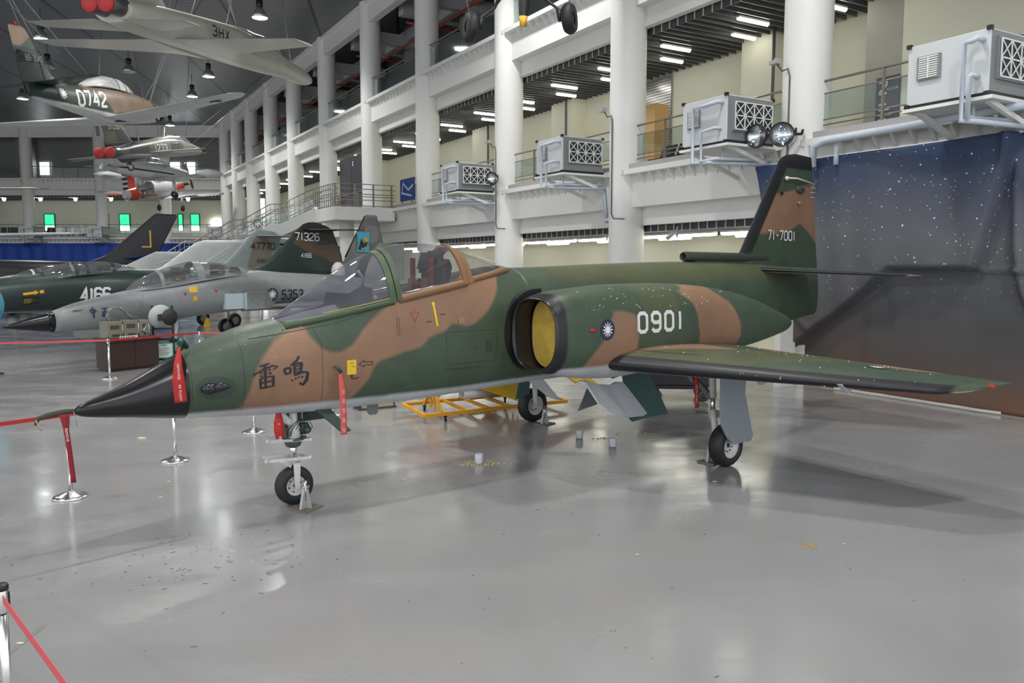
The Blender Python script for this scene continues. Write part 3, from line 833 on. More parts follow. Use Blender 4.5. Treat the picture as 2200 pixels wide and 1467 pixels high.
def star_curtain():
    m_ = M(); ns, nz = 200, 80; vs = []
    sL, sR = .72, -7.4
    for i in range(ns + 1):
        t = i / ns
        for j in range(nz + 1):
            k = j / nz
            z = .02 + 5.08 * k
            lft = sL if z > 5.0 else sL - 1.0 * (1 - z / 5.08) ** .9     # left hem drawn back
            s = lft + (sR - lft) * t
            p = .86 - .30 * (1 - k)
            fold = .035 * math.sin(t * 52 + 2 * math.sin(k * 3)) * (.3 + .7 * (1 - k)) + .05 * math.sin(t * 17 + k * 2.5)
            p += fold
            # the cloth drops back under a straight edge at eye height, and to the right of a long ridge
            if z < 2.75: d = min((-2.72 + (2.75 - z) * 1.36) - s, 2.75 - z)
            else: d = (-4.34 - (z - 2.75) * .31) - s
            if z < 2.75 and s < -4.34: d = max(d, .05 + 0 * s)
            rec = min(1, max(0, d / .10)); rec = rec * rec * (3 - 2 * rec)
            p -= .42 * rec
            # folds fanning out from the corner of the edge
            dx, dz = s + 4.34, z - 2.75; rr = math.hypot(dx, dz); an = math.atan2(dz, dx)
            if z < 2.75: p += .05 * min(1, rr) * math.sin(an * 16) * math.exp(-((an + 1.75) / .55) ** 2) * 1.6
            if s < -4.5:                                                     # hanging swag at the far right
                a2 = abs((s + 5.05) + .28 * max(0, 3.3 - z) ** 2 * .5); p += .16 * math.exp(-(a2 / .12) ** 2) * (1 if z > 2.2 else max(0, 1 - (2.2 - z) * 2))
            if s > -2.7 and z < 2.0: a3 = abs(z - (1.1 + .35 * (s + 1.6) ** 2)); p += .05 * math.exp(-(a3 / .09) ** 2)
            p = max(p, .30)
            vs.append(WR(s, p, z))
    fs = [(i * (nz + 1) + j, i * (nz + 1) + j + 1, (i + 1) * (nz + 1) + j + 1, (i + 1) * (nz + 1) + j) for i in range(ns) for j in range(nz)]
    m_.add(vs, fs, True)
    r = thing('star_curtain', 'large curtain printed with a starry sky, draped over a crate behind the wing', 'curtain')
    o = m_.build('cloth', star_mat(), r); o.modifiers.new('thick', 'SOLIDIFY').thickness = .008
    m_ = M(); m_.tube([WR(.75, .72, 5.12), WR(-7.4, .72, 5.1)], .03, 8); m_.build('hem', WHITE, r)
    m_ = M(); m_.add([WR(a, .42 - (.05 if i % 2 else 0) + .02 * math.sin(a * 7), z) for i, a in enumerate([-1.3 - .4 * q for q in range(10)]) for z in (.02, .07)], [(2 * i, 2 * i + 2, 2 * i + 3, 2 * i + 1) for i in range(9)])
    m_.build('bottom_hem', mat('hem', (.6, .58, .55), .7), r)
star_curtain()

# ---- air handling units on brackets beside the columns
AHW = mat('ahu_white', (.56, .58, .59), .4, var=.04); AHG = mat('ahu_grey', (.22, .23, .235), .4)
INSUL = mat('pipe_insulation', (.52, .57, .64), .6, var=.06, scale=8)
def ahu(w, s0, label, far=False, po=(.9, .62)):
    r = thing('air_handling_unit', label, 'air conditioner', group='wall mounted air handling units')
    s1 = s0 + 1.45; p0, p1 = .5, 2.0; z0, z1 = 5.6, 6.65
    m_ = M(); m_.box(s0, s1, p0, p1, z0, z1, w); m_.build('cabinet', AHW, r, bevel=.012)
    m_ = M(); m_.box(s0 - .01, s0 + .0, p0 + .03, p1 - .03, z0 + .03, z1 - .03, w); m_.build('end_panel', AHG, r)
    m_ = M()
    for p in (p0, p1):
        for z in (z0, z1):
            for sa in (s0 - .02, s1 - .06):
                mc = M(); mc.box(sa, sa + .08, p - .035, p + .035, z - .035, z + .035, w); mc.build('corner_cap', BLACK, r)
    m_.box(s0 - .015, s1, p1 - .02, p1 + .01, z0 - .04, z0 + .02, w); m_.box(s0 - .015, s0 + .01, p0, p1, z0 - .04, z0 + .04, w)
    m_.build('black_edge', BLACK, r)
    m_ = M(); m_.box(s0 - .06, s0 - .01, p0 + .06, p1 - .16, z0 + .24, z1 - .12, w); m_.build('filter_frame', AHG, r)
    m_ = M(); m_.box(s0 - .065, s0 - .06, p0 + .10, p1 - .20, z0 + .28, z1 - .16, w); m_.build('filter_mesh', mat('filter', (.02, .028, .035), .5), r)
    m_ = M(); a0, a1 = p0 + .10, p1 - .20; b0, b1 = z0 + .28, z1 - .16
    for i in range(5):
        p = a0 + (a1 - a0) * i / 4; m_.box(s0 - .085, s0 - .07, p - .013, p + .013, b0, b1, w)
    for i in range(3):
        z = b0 + (b1 - b0) * i / 2; m_.box(s0 - .085, s0 - .07, a0, a1, z - .013, z + .013, w)
    for i in range(4):
        for j in range(2):
            pa, pb = a0 + (a1 - a0) * i / 4, a0 + (a1 - a0) * (i + 1) / 4; za, zb = b0 + (b1 - b0) * j / 2, b0 + (b1 - b0) * (j + 1) / 2
            m_.bar(w(s0 - .078, pa, za), w(s0 - .078, pb, zb), .022, .01, up=-w.u); m_.bar(w(s0 - .078, pa, zb), w(s0 - .078, pb, za), .022, .01, up=-w.u)
            if far: m_.tube([w(s0 - .078, (pa + pb) / 2 + .1 * math.cos(q), (za + zb) / 2 + .1 * math.sin(q)) for q in [k_ * PI / 5 for k_ in range(11)]], .012, 5)
    m_.build('filter_grille', WHITE, r)
    m_ = M(); m_.box(s1 - .62, s1 - .2, p1 + .0, p1 + .04, z0 + .42, z1 - .22, w); lv = m_.build('louvre', AHG, r)
    m_ = M()
    for i in range(10): m_.box(s1 - .58, s1 - .24, p1 + .04, p1 + .055, z0 + .45 + i * .038, z0 + .47 + i * .038, w)
    m_.box(s1 - .42, s1 - .40, p1 + .04, p1 + .06, z0 + .44, z1 - .24, w)
    m_.build('louvre_slat', WHITE, lv)
    m_ = M(); pp = p1 + .18
    m_.tube([w(s0 + .12, p1 - .02, z1 - .17), w(s0 + .12, pp, z1 - .17), w(s0 + po[0] * .6, pp, z1 - .2), w(s0 + po[0], pp, z1 - .2), w(s0 + po[0], pp, z0 - .42), w(s0 + po[0] * .5, pp - .1, z0 - .44), w(s0 - .1, .5, z0 - .46)], .048, 10)
    m_.tube([w(s0 + .18, p1 - .02, z0 + .3), w(s0 + .18, pp, z0 + .3), w(s0 + po[1], pp, z0 + .28), w(s0 + po[1], pp, z0 - .4), w(s0 + .3, pp - .2, z0 - .36), w(s0 - .05, .6, z0 - .36)], .042, 10)
    m_.tube([w(s0 + .4, p1 - .3, z0 - .1), w(s0 + .4, p1 - .3, z0 - .4), w(s0, .4, z0 - .4)], .03, 8)
    m_.tube([w(s0 - .2, .45, z0 - .4), w(s0 - .2, .35, z0 - 1.35)], .06, 10); m_.tube([w(s0 - .02, .45, z0 - .4), w(s0 - .02, .35, z0 - 1.35)], .06, 10)
    m_.build('insulated_pipe', INSUL, r)
    m_ = M(); m_.box(s0 - .1, s1 + .05, p0 - .5, p1 + .05, z0 - .1, z0 - .04, w)
    m_.bar(w(s0 + .1, p1 - .2, z0 - .08), w(s0 - .05, .2, z0 - .62), .09); m_.bar(w(s1 - .1, p1 - .2, z0 - .08), w(s1 - .1, .2, z0 - .62), .09)
    m_.bar(w(s0 + .3, 1.2, z0 - .08), w(s0 + .3, 1.2, z0 - .42), .05); m_.bar(w(s0 + .3, 1.2, z0 - .42), w(s0 + .3, .2, z0 - .42), .05)
    m_.build('bracket', WHITE, r)
    m_ = M(); m_.box(s0 - .32, s0 - .26, .25, .42, z0 - 1.5, z0 - .35, w); m_.box(s0 - .32, s0 + .12, .25, .3, z0 - 1.5, z0 - 1.44, w)
    m_.tube([w(s0 + .1, .6, z0 - .2), w(s0 + .05, .75, z0 - .5), w(s0 - .1, .6, z0 - .62), w(s0 - .2, .4, z0 - .4)], .012, 5)
    m_.build('cable_tray', mat('galv', (.4, .4, .4), .4, metal=.6), r)
    return r
ahu(WR, -5.26, 'large grey air handling unit at the upper right above the star curtain', po=(.33, .22))
ahu(WR, .6, 'grey air handling unit with twin round spotlights beside it, left of the nearest column')
ahu(WR, 7.27, 'grey air handling unit with white lattice grille right of the centre column')
ahu(WR, 14.28, 'grey air handling unit with a single round spotlight at its corner')
for i, px in enumerate((95, 240)):
    ahu(WB, bx(px, 79) + .4, 'small distant air handling unit on the far wall, %s one' % ('left', 'right')[i], True)
ahu(WB, bx(478, 79) - .3, 'small distant air handling unit with eight round fans in the far corner', True)

# ---- spotlights
GLASSB = mat('reflector', (.85, .87, .9), .08, metal=1.0)
def spot(p, d, rr, label, w, sc_):
    r = thing('spotlight', label, 'spotlight', group='round spotlights on the columns')
    p = Vector(p); d = Vector(d).normalized()
    m_ = M(); m_.lathe([(.0, -rr * 1.25), (rr * .45, -rr * 1.2), (rr * .55, -rr * .7), (rr * .85, -rr * .3), (rr * 1.02, 0), (rr, .04), (rr * .93, .03), (rr * .9, -.01)], 26, p, axis=d); m_.build('housing', BLACK, r)
    m_ = M(); m_.lathe([(rr * .92, -.01), (rr * .7, -rr * .2), (rr * .3, -rr * .4), (0, -rr * .45)], 26, p, axis=d); m_.build('reflector', GLASSB, r)
    m_ = M(); m_.lathe([(0, .0), (rr * .92, .0), (rr * .92, .012), (0, .012)], 26, p, axis=d); m_.build('lens', glass('lens', (.95, .97, .98), .12, .02), r)
    m_ = M(); m_.tube([p - d * rr * .9, w(*sc_)], .03, 8); m_.tube([w(*sc_), w(sc_[0], sc_[1] - .03, sc_[2] + .10)], .03, 8); m_.build('arm', BLACK, r)
    return r
spot(WR(-.25, 1.15, 5.7), (-.35, -1, -.12), .27, 'large round spotlight on the nearest full column, facing front', WR, (-.3, .55, 5.75))
spot(WR(.3, 1.35, 5.72), (-.9, -.75, -.1), .27, 'large round spotlight turned sideways beside the air handler', WR, (-.15, .6, 5.8))
spot(WR(13.5, .95, 6.02), (-.5, -1, -.1), .24, 'round spotlight at the corner of the third air handler', WR, (13.8, .55, 6.1))
spot(WR(49.5, 1.4, 6.0), (.2, -1, -.2), .33, 'black round spotlight far along the stair', WR, (50.2, .55, 6.2))
spot(WB(bx(208, 79), 1.0, 6.0), (.2, -1, -.1), .3, 'small spotlight on the far wall beside a distant air handler', WB, (12.2, .55, 6.1))
# conduits on the columns
for i, s in enumerate((.06, 6.7, 13.9, -5.9)):
    r = thing('column_conduit', 'thin dark conduit with a small camera box, on the %s column' % ('nearest full', 'second', 'third', 'rightmost')[i], 'conduit', group='conduits on the columns')
    m_ = M()
    a = (s + .12, .56); m_.tube([WR(a[0] + .25, .62, 7.45), WR(a[0] + .1, .6, 7.25), WR(a[0] - .05, .58, 7.28), WR(a[0] - .1, .57, 7.1), WR(a[0] - .1, .57, 4.35), WR(a[0] - .2, .56, 4.2), WR(a[0] - .55, .42, 4.18)], .018, 6)
    m_.build('conduit', mat('conduit_grey', (.09, .09, .09), .5), r)
    m_ = M(); m_.box(a[0] + .12, a[0] + .34, .6, .78, 7.42, 7.5, WR); m_.box(a[0] + .2, a[0] + .26, .55, .7, 7.5, 7.56, WR); m_.build('camera_box', mat('cam_grey', (.35, .35, .35), .5), r)
# long insulated pipe above the curtain, red and grey risers at the right edge
m_ = M(); m_.tube([WR(-1.0, 1.0, 4.9), WR(-1.0, 1.0, 5.35), WR(-1.35, 1.05, 5.42), WR(-7.5, 1.4, 5.45)], .075, 12); m_.tube([WR(-1.55, .95, 4.9), WR(-1.55, .95, 5.4)], .055, 10)
tag(m_.build('insulated_pipe', INSUL), 'long pale insulated pipe running above the star curtain', 'pipe')
m_ = M(); m_.tube([WR(-4.6, -2.6, 5.6), WR(-4.6, -2.6, 9.7)], .07); tag(m_.build('riser_pipe', RED), 'red riser pipe at the upper right corner', 'pipe')
m_ = M(); m_.tube([WR(-4.9, -2.6, 5.6), WR(-4.9, -2.6, 9.7)], .05); tag(m_.build('riser_pipe', mat('grey_pipe', (.2, .2, .2), .5)), 'grey riser pipe beside the red one at the upper right', 'pipe')
# camera under the ground-floor soffit
m_ = M(); m_.tube([WR(4.7, -.2, 3.75), WR(4.7, .1, 3.55)], .06, 10); m_.tube([WR(4.7, -.2, 3.75), WR(4.7, -.3, 3.9)], .02, 6)
tag(m_.build('security_camera', mat('cam_grey', (.35, .35, .35), .5)), 'small grey security camera under the ground floor soffit', 'camera')
# ================================================================ the camouflaged light jet in front
GREEN = (.050, .074, .047); BROWN = (.245, .138, .084); BELLY = (.47, .49, .51); BLK = (.014, .014, .016)
HD = math.atan2(.6278, .7784)
JET = thing('jet_aircraft', 'brown and green camouflaged jet numbered 0901 standing in front, black nose cone', 'aircraft', (-4.263, 7.662, 0), HD)
#        x     zb     zm     zt     w     nlow  nup
FUS = [(0.00, 1.320, 1.343, 1.366, .022, 2, 2),
       (0.05, 1.290, 1.352, 1.405, .058, 2, 2),
       (0.20, 1.262, 1.37, 1.463, .105, 2, 2),
       (0.43, 1.235, 1.395, 1.555, .175, 2, 2),
       (0.97, 1.165, 1.50, 1.838, .325, 2.1, 2),
       (1.32, 1.140, 1.575, 1.985, .405, 2.3, 2),
       (1.67, 1.120, 1.65, 2.105, .465, 2.6, 2),
       (2.00, 1.105, 1.71, 2.175, .50, 2.9, 2),
       (2.40, 1.09, 1.77, 2.412, .53, 3.1, 2),
       (2.80, 1.085, 1.82, 2.690, .55, 3.2, 2),
       (3.14, 1.085, 1.85, 2.868, .56, 3.2, 2),
       (3.56, 1.085, 1.88, 3.005, .57, 3.2, 2),
       (3.90, 1.09, 1.90, 3.043, .575, 3.2, 2),
       (4.17, 1.10, 1.92, 3.030, .58, 3.2, 2),
       (4.57, 1.11, 1.94, 2.965, .58, 3.2, 2),
       (5.00, 1.125, 1.95, 2.85, .585, 3.2, 2),
       (5.41, 1.14, 1.96, 2.735, .59, 3.2, 2),
       (5.90, 1.15, 1.97, 2.745, .60, 3.2, 2),
       (7.30, 1.16, 1.98, 2.795, .60, 3.0, 2),
       (9.07, 1.20, 2.00, 2.830, .56, 2.8, 2),
       (10.0, 1.32, 2.05, 2.825, .50, 2.5, 2),
       (10.9, 1.50, 2.12, 2.810, .42, 2.4, 2),
       (11.6, 1.61, 2.15, 2.79, .32, 2.2, 2),
       (12.3, 1.69, 2.16, 2.74, .20, 2, 2),
       (13.0, 1.78, 2.16, 2.68, .09, 2, 2),
       (13.32, 1.84, 2.16, 2.64, .045, 2, 2)]
CANX0, CANX1 = 1.99, 5.42
def sill(x): return 2.14 + .187 * (x - 2.0)
def sec(x): return interp(FUS, x)
def pt(x, a):
    """outer surface, a from 0 (keel) to 1 (crown), port side y<0"""
    zb, zm, zt, w, nl, nu = sec(x)
    if a < .5:
        t = a * PI; c, s_ = math.sin(t), math.cos(t)
        return (x, -w * abs(c) ** (2 / nl), zm - (zm - zb) * abs(s_) ** (2 / nl))
    t = (a - .5) * PI; c, s_ = math.cos(t), math.sin(t)
    return (x, -w * abs(c) ** (2 / nu), zm + (zt - zm) * abs(s_) ** (2 / nu))
def a_of_z(x, z):
    zb, zm, zt, w, nl, nu = sec(x)
    if z >= zm: return .5 + math.asin(min(1, max(0, (z - zm) / (zt - zm))) ** (nu / 2)) / PI
    return .5 - math.asin(min(1, max(0, (zm - z) / (zm - zb))) ** (nl / 2)) / PI
def mir(p): return (p[0], -p[1], p[2])

def fuselage():
    xs = [0, .012, .03, .05, .08, .12, .16, .2, .25, .3, .36] + list(np.arange(.43, 13.32, .045)) + [13.32]
    xs = sorted(set([round(float(x), 4) for x in xs] + [1.0, CANX0, CANX1]))
    N1, N2 = 40, 12
    rings = []; cock = []
    for x in xs:
        zb, zm, zt, w, nl, nu = sec(x)
        inc = CANX0 + .03 < x < CANX1 - .03
        if inc: a1 = a_of_z(x, min(sill(x), zt - .002))
        else: a1 = .82
        half = [pt(x, a1 * i / N1) for i in range(N1 + 1)]
        if inc:
            ys, zs = half[-1][1], half[-1][2]
            dep = .42 if 2.95 < x < 4.5 else (.10 if x < 2.95 else .12)
            k = min(1, (x - CANX0) / .35, (CANX1 - x) / .3)
            ys2 = ys + min(.04, -ys * .4)
            inner = [(x, ys2, zs)]
            for i in range(1, 4): inner.append((x, ys2, zs - dep * k * i / 3))
            for i in range(1, N2 - 3): inner.append((x, ys2 * (1 - i / (N2 - 4)), zs - dep * k + (.12 * k * (i / (N2 - 4)) if x < 2.95 else 0)))
            half += inner[:N2]
            while len(half) < N1 + 1 + N2: half.append((x, 0, zs - dep * k + (.12 * k if x < 2.95 else 0)))
        else:
            half += [pt(x, a1 + (1 - a1) * i / N2) for i in range(1, N2 + 1)]
        rings.append(half + [mir(p) for p in half[::-1][1:-1]]); cock.append(inc)
    n = len(rings[0]); nh = N1 + N2
    isnose = lambda i: xs[i] < .999
    skin, nose, tub = M(), M(), M()
    def quad(mm, i, j):
        k = (j + 1) % n
        mm.add([rings[i][j], rings[i][k], rings[i + 1][k], rings[i + 1][j]], [(0, 1, 2, 3)], True)
    for i in range(len(xs) - 1):
        for j in range(n):
            jj = j if j < nh else 2 * nh - 1 - j      # fold to the port half
            tubq = (cock[i] or cock[i + 1]) and jj >= N1
            quad(nose if isnose(i) else (tub if tubq else skin), i, j)
    nose.add(rings[0], [tuple(range(n))[::-1]]); skin.add(rings[-1], [tuple(range(n))])
    return skin, nose, tub
skin, nose, tub = fuselage()
CAMO = camo('jet_camo', GREEN, [('tan', BROWN), ('olive', (.075, .085, .042)), ('belly', BELLY), ('black', BLK)], rough=.42, soft=.03, noise=.012, scuff=.16)
body = skin.build('fuselage', CAMO, JET, weld=True)
tanA = [(1.46, 1.0), (1.5, 1.27), (1.57, 1.43), (1.64, 1.65), (1.73, 1.81), (1.86, 1.95), (2.02, 2.04), (2.15, 2.09), (2.22, 2.08), (2.24, 2.0), (2.34, 1.87), (2.47, 1.8), (2.59, 1.8), (2.73, 1.87), (2.88, 2.05), (3.06, 2.2), (3.25, 2.33), (3.36, 2.44), (3.6, 2.6), (4.28, 3.2), (5.25, 3.2), (4.93, 2.74), (4.87, 2.59), (4.84, 2.47), (4.72, 2.29), (4.61, 2.17), (4.42, 2.04), (4.28, 2.01), (4.08, 2.06), (3.96, 1.97), (3.73, 1.9), (3.63, 1.79), (3.4, 1.75), (3.06, 1.66), (2.98, 1.59), (2.93, 1.46), (2.83, 1.34), (2.73, 1.25), (2.66, .9)]
paint(body, 'tan', lambda c: sd_poly(c[:, [0, 2]], tanA))
paint(body, 'belly', lambda c: np.minimum(np.minimum(1.235 + .0 * c[:, 0] + .05 * np.clip((c[:, 0] - 4.3) / 2, 0, 1) - c[:, 2], .3), 11.5 - c[:, 0]))
paint(body, 'olive', lambda c: np.minimum(c[:, 2] - 2.55, c[:, 0] - 5.9) * .3)
rad = nose.build('nose_cone', mat('black_gloss', (.010, .010, .012), .26, var=.2, spec=.4), JET, weld=True, label='glossy black pointed nose cone')
tubo = tub.build('cockpit_tub', mat('cockpit_grey', (.10, .10, .11), .6, var=.2, scale=12), JET, weld=True, label='dark grey cockpit interior')
BODYBVH = BVHTree.FromPolygons([v.co[:] for v in body.data.vertices], [tuple(p.vertices) for p in body.data.polygons])
def on_body(u, v, off=.004, bvh=None, y0=-4.0):
    h = (bvh or BODYBVH).ray_cast(Vector((u, y0, v)), Vector((0, 1, 0)))
    if h[0] is None: return Vector((u, -.5, v))
    nrm = h[1]; nrm = nrm if nrm.y < 0 else -nrm
    return h[0] + nrm * off

# canopy glass and frames follow the same surface
def canopy_patch(x0, x1, off, nx, na, a_lo=None, z_off=0.0):
    loops = []
    for i in range(nx + 1):
        x = x0 + (x1 - x0) * i / nx
        zb, zm, zt, w, nl, nu = sec(x)
        al = a_of_z(x, min(sill(x) + z_off, zt - .001)) if a_lo is None else a_lo(x)
        L_ = [pt(x, al + (1 - al) * j / na) for j in range(na + 1)]
        L_ += [mir(p) for p in L_[::-1][1:]]
        c = (zm + 0.0)
        out = []
        for p in L_:
            d = Vector((0, p[1], p[2] - c)); d = d.normalized() if d.length > 1e-6 else Vector((0, 0, 1))
            out.append((p[0], p[1] + d.y * off, p[2] + d.z * off))
        loops.append(out)
    return loops
CG = glass('canopy_glass', (.86, .88, .88), .05, .02, haze=.05, hazecol=(.75, .75, .78))
CG2 = glass('windscreen_glass', (.84, .85, .9), .09, .03, haze=.07, hazecol=(.62, .62, .72))
m_ = M(); m_.loft(canopy_patch(2.0, 3.27, .0, 26, 16), closed=False, caps=False); m_.build('windscreen', CG2, JET, label='clear curved windscreen, slightly hazy')
m_ = M(); m_.loft(canopy_patch(3.39, 4.33, .0, 20, 16), closed=False, caps=False); m_.build('canopy_glass', CG, JET, label='clear bubble canopy glass over the seat')
m_ = M(); m_.loft(canopy_patch(4.47, 5.38, .0, 18, 12), closed=False, caps=False); m_.build('rear_canopy_glass', CG, JET, label='pointed rear quarter glass')
FG = mat('frame_green', (.045, .075, .035), .45); FB = mat('frame_brown', (.20, .10, .045), .5)
def band(x0, x1, t, name, m, nx=4):
    o_ = canopy_patch(x0, x1, t, nx, 20, z_off=-.06); i_ = canopy_patch(x0, x1, -.015, nx, 20, z_off=-.06)
    mm = M(); mm.loft(o_, closed=False, caps=False); mm.loft(i_, closed=False, caps=False)
    for a, b in ((o_[0], i_[0]), (o_[-1], i_[-1])): mm.loft([a, b], closed=False, caps=False)
    return mm.build(name, m, JET)
band(3.25, 3.325, .012, 'windscreen_arch', FG); band(3.335, 3.40, .022, 'canopy_front_frame', FG)
band(4.31, 4.385, .022, 'canopy_rear_frame', FB); band(4.395, 4.475, .012, 'rear_arch', FB)
def sillbar(x0, x1, h0, h1, off, name, m):
    mm = M(); L_ = []
    n = 30
    for sgn in (1, -1):
        loops = []
        for i in range(n + 1):
            x = x0 + (x1 - x0) * i / n
            zt = sec(x)[2]
            pts = []
            for z, o_ in ((sill(x) + h0, off), (sill(x) + h1, off), (sill(x) + h1, -.03), (sill(x) + h0, -.03)):
                p = pt(x, a_of_z(x, min(z, zt - .001))); pts.append((x, sgn * (p[1] - o_), p[2]))
            loops.append(pts)
        mm.loft(loops)
    return mm.build(name, m, JET)
sillbar(2.03, 3.30, -.075, .0, .010, 'windscreen_sill', FG)
sillbar(3.36, 4.36, -.075, .015, .016, 'canopy_sill', FB)
sillbar(4.44, 5.36, -.05, .02, .008, 'rear_sill', FB)
# round corner fillets of the canopy glass
mm = M()
for sgn in (1, -1):
    for cx, sx_ in ((3.40, 1), (4.31, -1)):
        pts = []; R_ = .16 if sx_ < 0 else .09
        c0 = (cx, sill(cx) + .015)
        arc = [(cx + sx_ * (R_ - R_ * math.cos(t)), sill(cx) + .015 + R_ - R_ * math.sin(t)) for t in [PI / 2 * k / 8 for k in range(9)]]
        arc = [(cx + sx_ * R_ * (1 - math.cos(t)), c0[1] + R_ * (1 - math.sin(t))) for t in [PI / 2 * k / 8 for k in range(9)]]
        vs = []
        for (u, v) in [c0] + arc:
            p = pt(u, a_of_z(u, v)); vs.append((u, sgn * (p[1] - .012), v))
        mm.add(vs, [(0, k, k + 1) for k in range(1, 9)])
mm.build('canopy_corner', FB, JET)
mm = M()
mm.tube([(x, pt(x, a_of_z(x, sill(x) + .005))[1] - .008, sill(x) + .004) for x in np.linspace(2.45, 3.25, 14)], .006, 6)
mm.build('yellow_seal', mat('yellow_line', (.4, .33, .05), .5), JET)

# cockpit contents
def cockpit():
    r = M(); bx_ = r.box
    SEATB = mat('seat_black', (.014, .014, .016), .5); SR = mat('seat_red', (.12, .018, .015), .5); SB = mat('seat_brown', (.14, .05, .02), .5)
    mm = M(); mm.prism([(3.96, 2.02), (4.14, 2.02), (4.34, 2.74), (4.30, 2.84), (4.12, 2.86), (4.08, 2.72)], -.19, .19, lambda u, v, q: (u, q, v))
    mm.prism([(4.02, 2.72), (4.14, 2.70), (4.2, 2.9), (4.08, 2.93)], -.15, .15, lambda u, v, q: (u, q, v))
    mm.box(3.62, 4.05, -.22, .22, 1.95, 2.08); mm.box(4.12, 4.3, -.05, .05, 2.6, 2.95)
    seat = mm.build('ejection_seat', SEATB, JET, label='black ejection seat with red and brown webbing')
    mm = M()
    for y in (-.215, .215): mm.box(3.97, 4.03, y - .02, y + .02, 2.0, 2.86)
    mm.bar((3.98, -.16, 2.62), (3.93, .12, 2.25), .035); mm.bar((3.98, .16, 2.62), (3.93, -.12, 2.25), .03)
    mm.box(3.93, 3.95, -.12, .12, 2.52, 2.56); mm.box(4.19, 4.22, -.205, -.195, 2.6, 2.75); mm.box(4.10, 4.14, -.2, -.195, 2.42, 2.5)
    mm.build('red_harness', SR, seat)
    mm = M()
    mm.box(3.92, 3.97, -.20, -.11, 2.1, 2.6); mm.box(3.92, 3.97, .11, .20, 2.1, 2.6); mm.build('brown_cushion', SB, seat)
    mm = M(); mm.box(3.955, 3.962, -.05, .07, 2.60, 2.67); mm.box(4.08, 4.10, -.215, -.2, 2.4, 2.47); mm.build('white_label', mat('lab', (.5, .5, .48), .6), seat)
    mm = M(); mm.prism([(2.75, 2.2), (3.12, 2.2), (3.12, 2.50), (2.98, 2.53), (2.82, 2.44)], -.3, .3, lambda u, v, q: (u, q, v))
    mm.build('instrument_panel', mat('panel_dark', (.03, .03, .033), .55), JET)
    mm = M(); mm.tube([(3.16, 0, 2.5), (3.16, 0, 2.62), (3.1, 0, 2.70)], .015, 6); mm.box(3.0, 3.1, -.09, .09, 2.53, 2.62); mm.sphere((3.14, -.34, 2.38), .035, 10, 6)
    mm.build('gun_sight', mat('sight', (.2, .2, .2), .3), JET)
    mm = M(); mm.tube([(3.65, .0, 1.95), (3.62, .0, 2.3), (3.58, 0, 2.42)], .018, 8); mm.tube([(3.72, .24, 2.1), (3.70, .25, 2.42), (3.76, .25, 2.56)], .03, 8)
    mm.build('control_stick', BLACK, JET)
    mm = M()
    for y in (-.42, .30): mm.box(3.2, 4.4, y, y + .12, 2.05, 2.3)
    mm.build('side_console', mat('console', (.04, .045, .04), .6), JET)
    mm = M(); mm.prism([(4.5, 2.3), (5.25, 2.3), (5.2, 2.55), (4.7, 2.56), (4.5, 2.50)], -.3, .3, lambda u, v, q: (u, q * (1 - (u - 4.5) * .75), v))
    mm.build('avionics_deck', mat('deck', (.06, .065, .06), .6), JET)
    mm = M(); mm.tube([(3.45, -.40, 2.43), (4.25, -.42, 2.56)], .012, 6); mm.tube([(3.45, .40, 2.43), (4.25, .42, 2.56)], .012, 6); mm.build('canopy_rail', STEEL, JET)
cockpit()

# nacelles: x, yc, zt, zb, hw, n
NAC = [(5.02, -1.035, 2.365, 1.43, .44, 2.6), (5.10, -1.045, 2.40, 1.40, .45, 2.6), (5.30, -1.045, 2.44, 1.35, .46, 2.7), (5.7, -1.04, 2.475, 1.29, .47, 2.8), (6.3, -1.0, 2.51, 1.245, .51, 2.8), (7.2, -.99, 2.515, 1.30, .51, 2.7),
       (8.0, -.97, 2.48, 1.36, .50, 2.5), (8.9, -.94, 2.385, 1.42, .475, 2.4), (9.7, -.90, 2.23, 1.49, .42, 2.2), (10.3, -.87, 2.06, 1.57, .34, 2.1), (10.6, -.86, 1.97, 1.62, .285, 2), (10.74, -.855, 1.91, 1.67, .225, 2)]
def nring(x, sgn, sh=0.0, n=64):
    yc, zt, zb, hw, ex = interp(NAC, x); zc = (zt + zb) / 2; hh = (zt - zb) / 2 - sh; hw -= sh
    L_ = []
    for j in range(n):
        t = 2 * PI * j / n; c, s_ = math.cos(t), math.sin(t)
        y = yc + hw * math.copysign(abs(c) ** (2 / ex), c); z = zc + hh * math.copysign(abs(s_) ** (2 / ex), s_)
        L_.append((x, y * -sgn, z))
    return L_
tanB = [(5.96, 2.17), (6.18, 2.17), (6.36, 2.12), (6.45, 1.97), (6.41, 1.69), (6.3, 1.3), (5.6, 1.2), (5.43, 1.42), (5.55, 1.6), (5.75, 1.79), (5.88, 1.9), (5.89, 2.05)]
tanC = [(7.37, 2.39), (7.55, 2.46), (7.7, 2.9), (8.2, 2.9), (8.3, 2.37), (8.6, 2.18), (8.78, 1.92), (8.84, 1.71), (8.8, 1.4), (7.79, 1.4), (7.75, 1.77), (7.69, 2.04), (7.61, 2.24)]
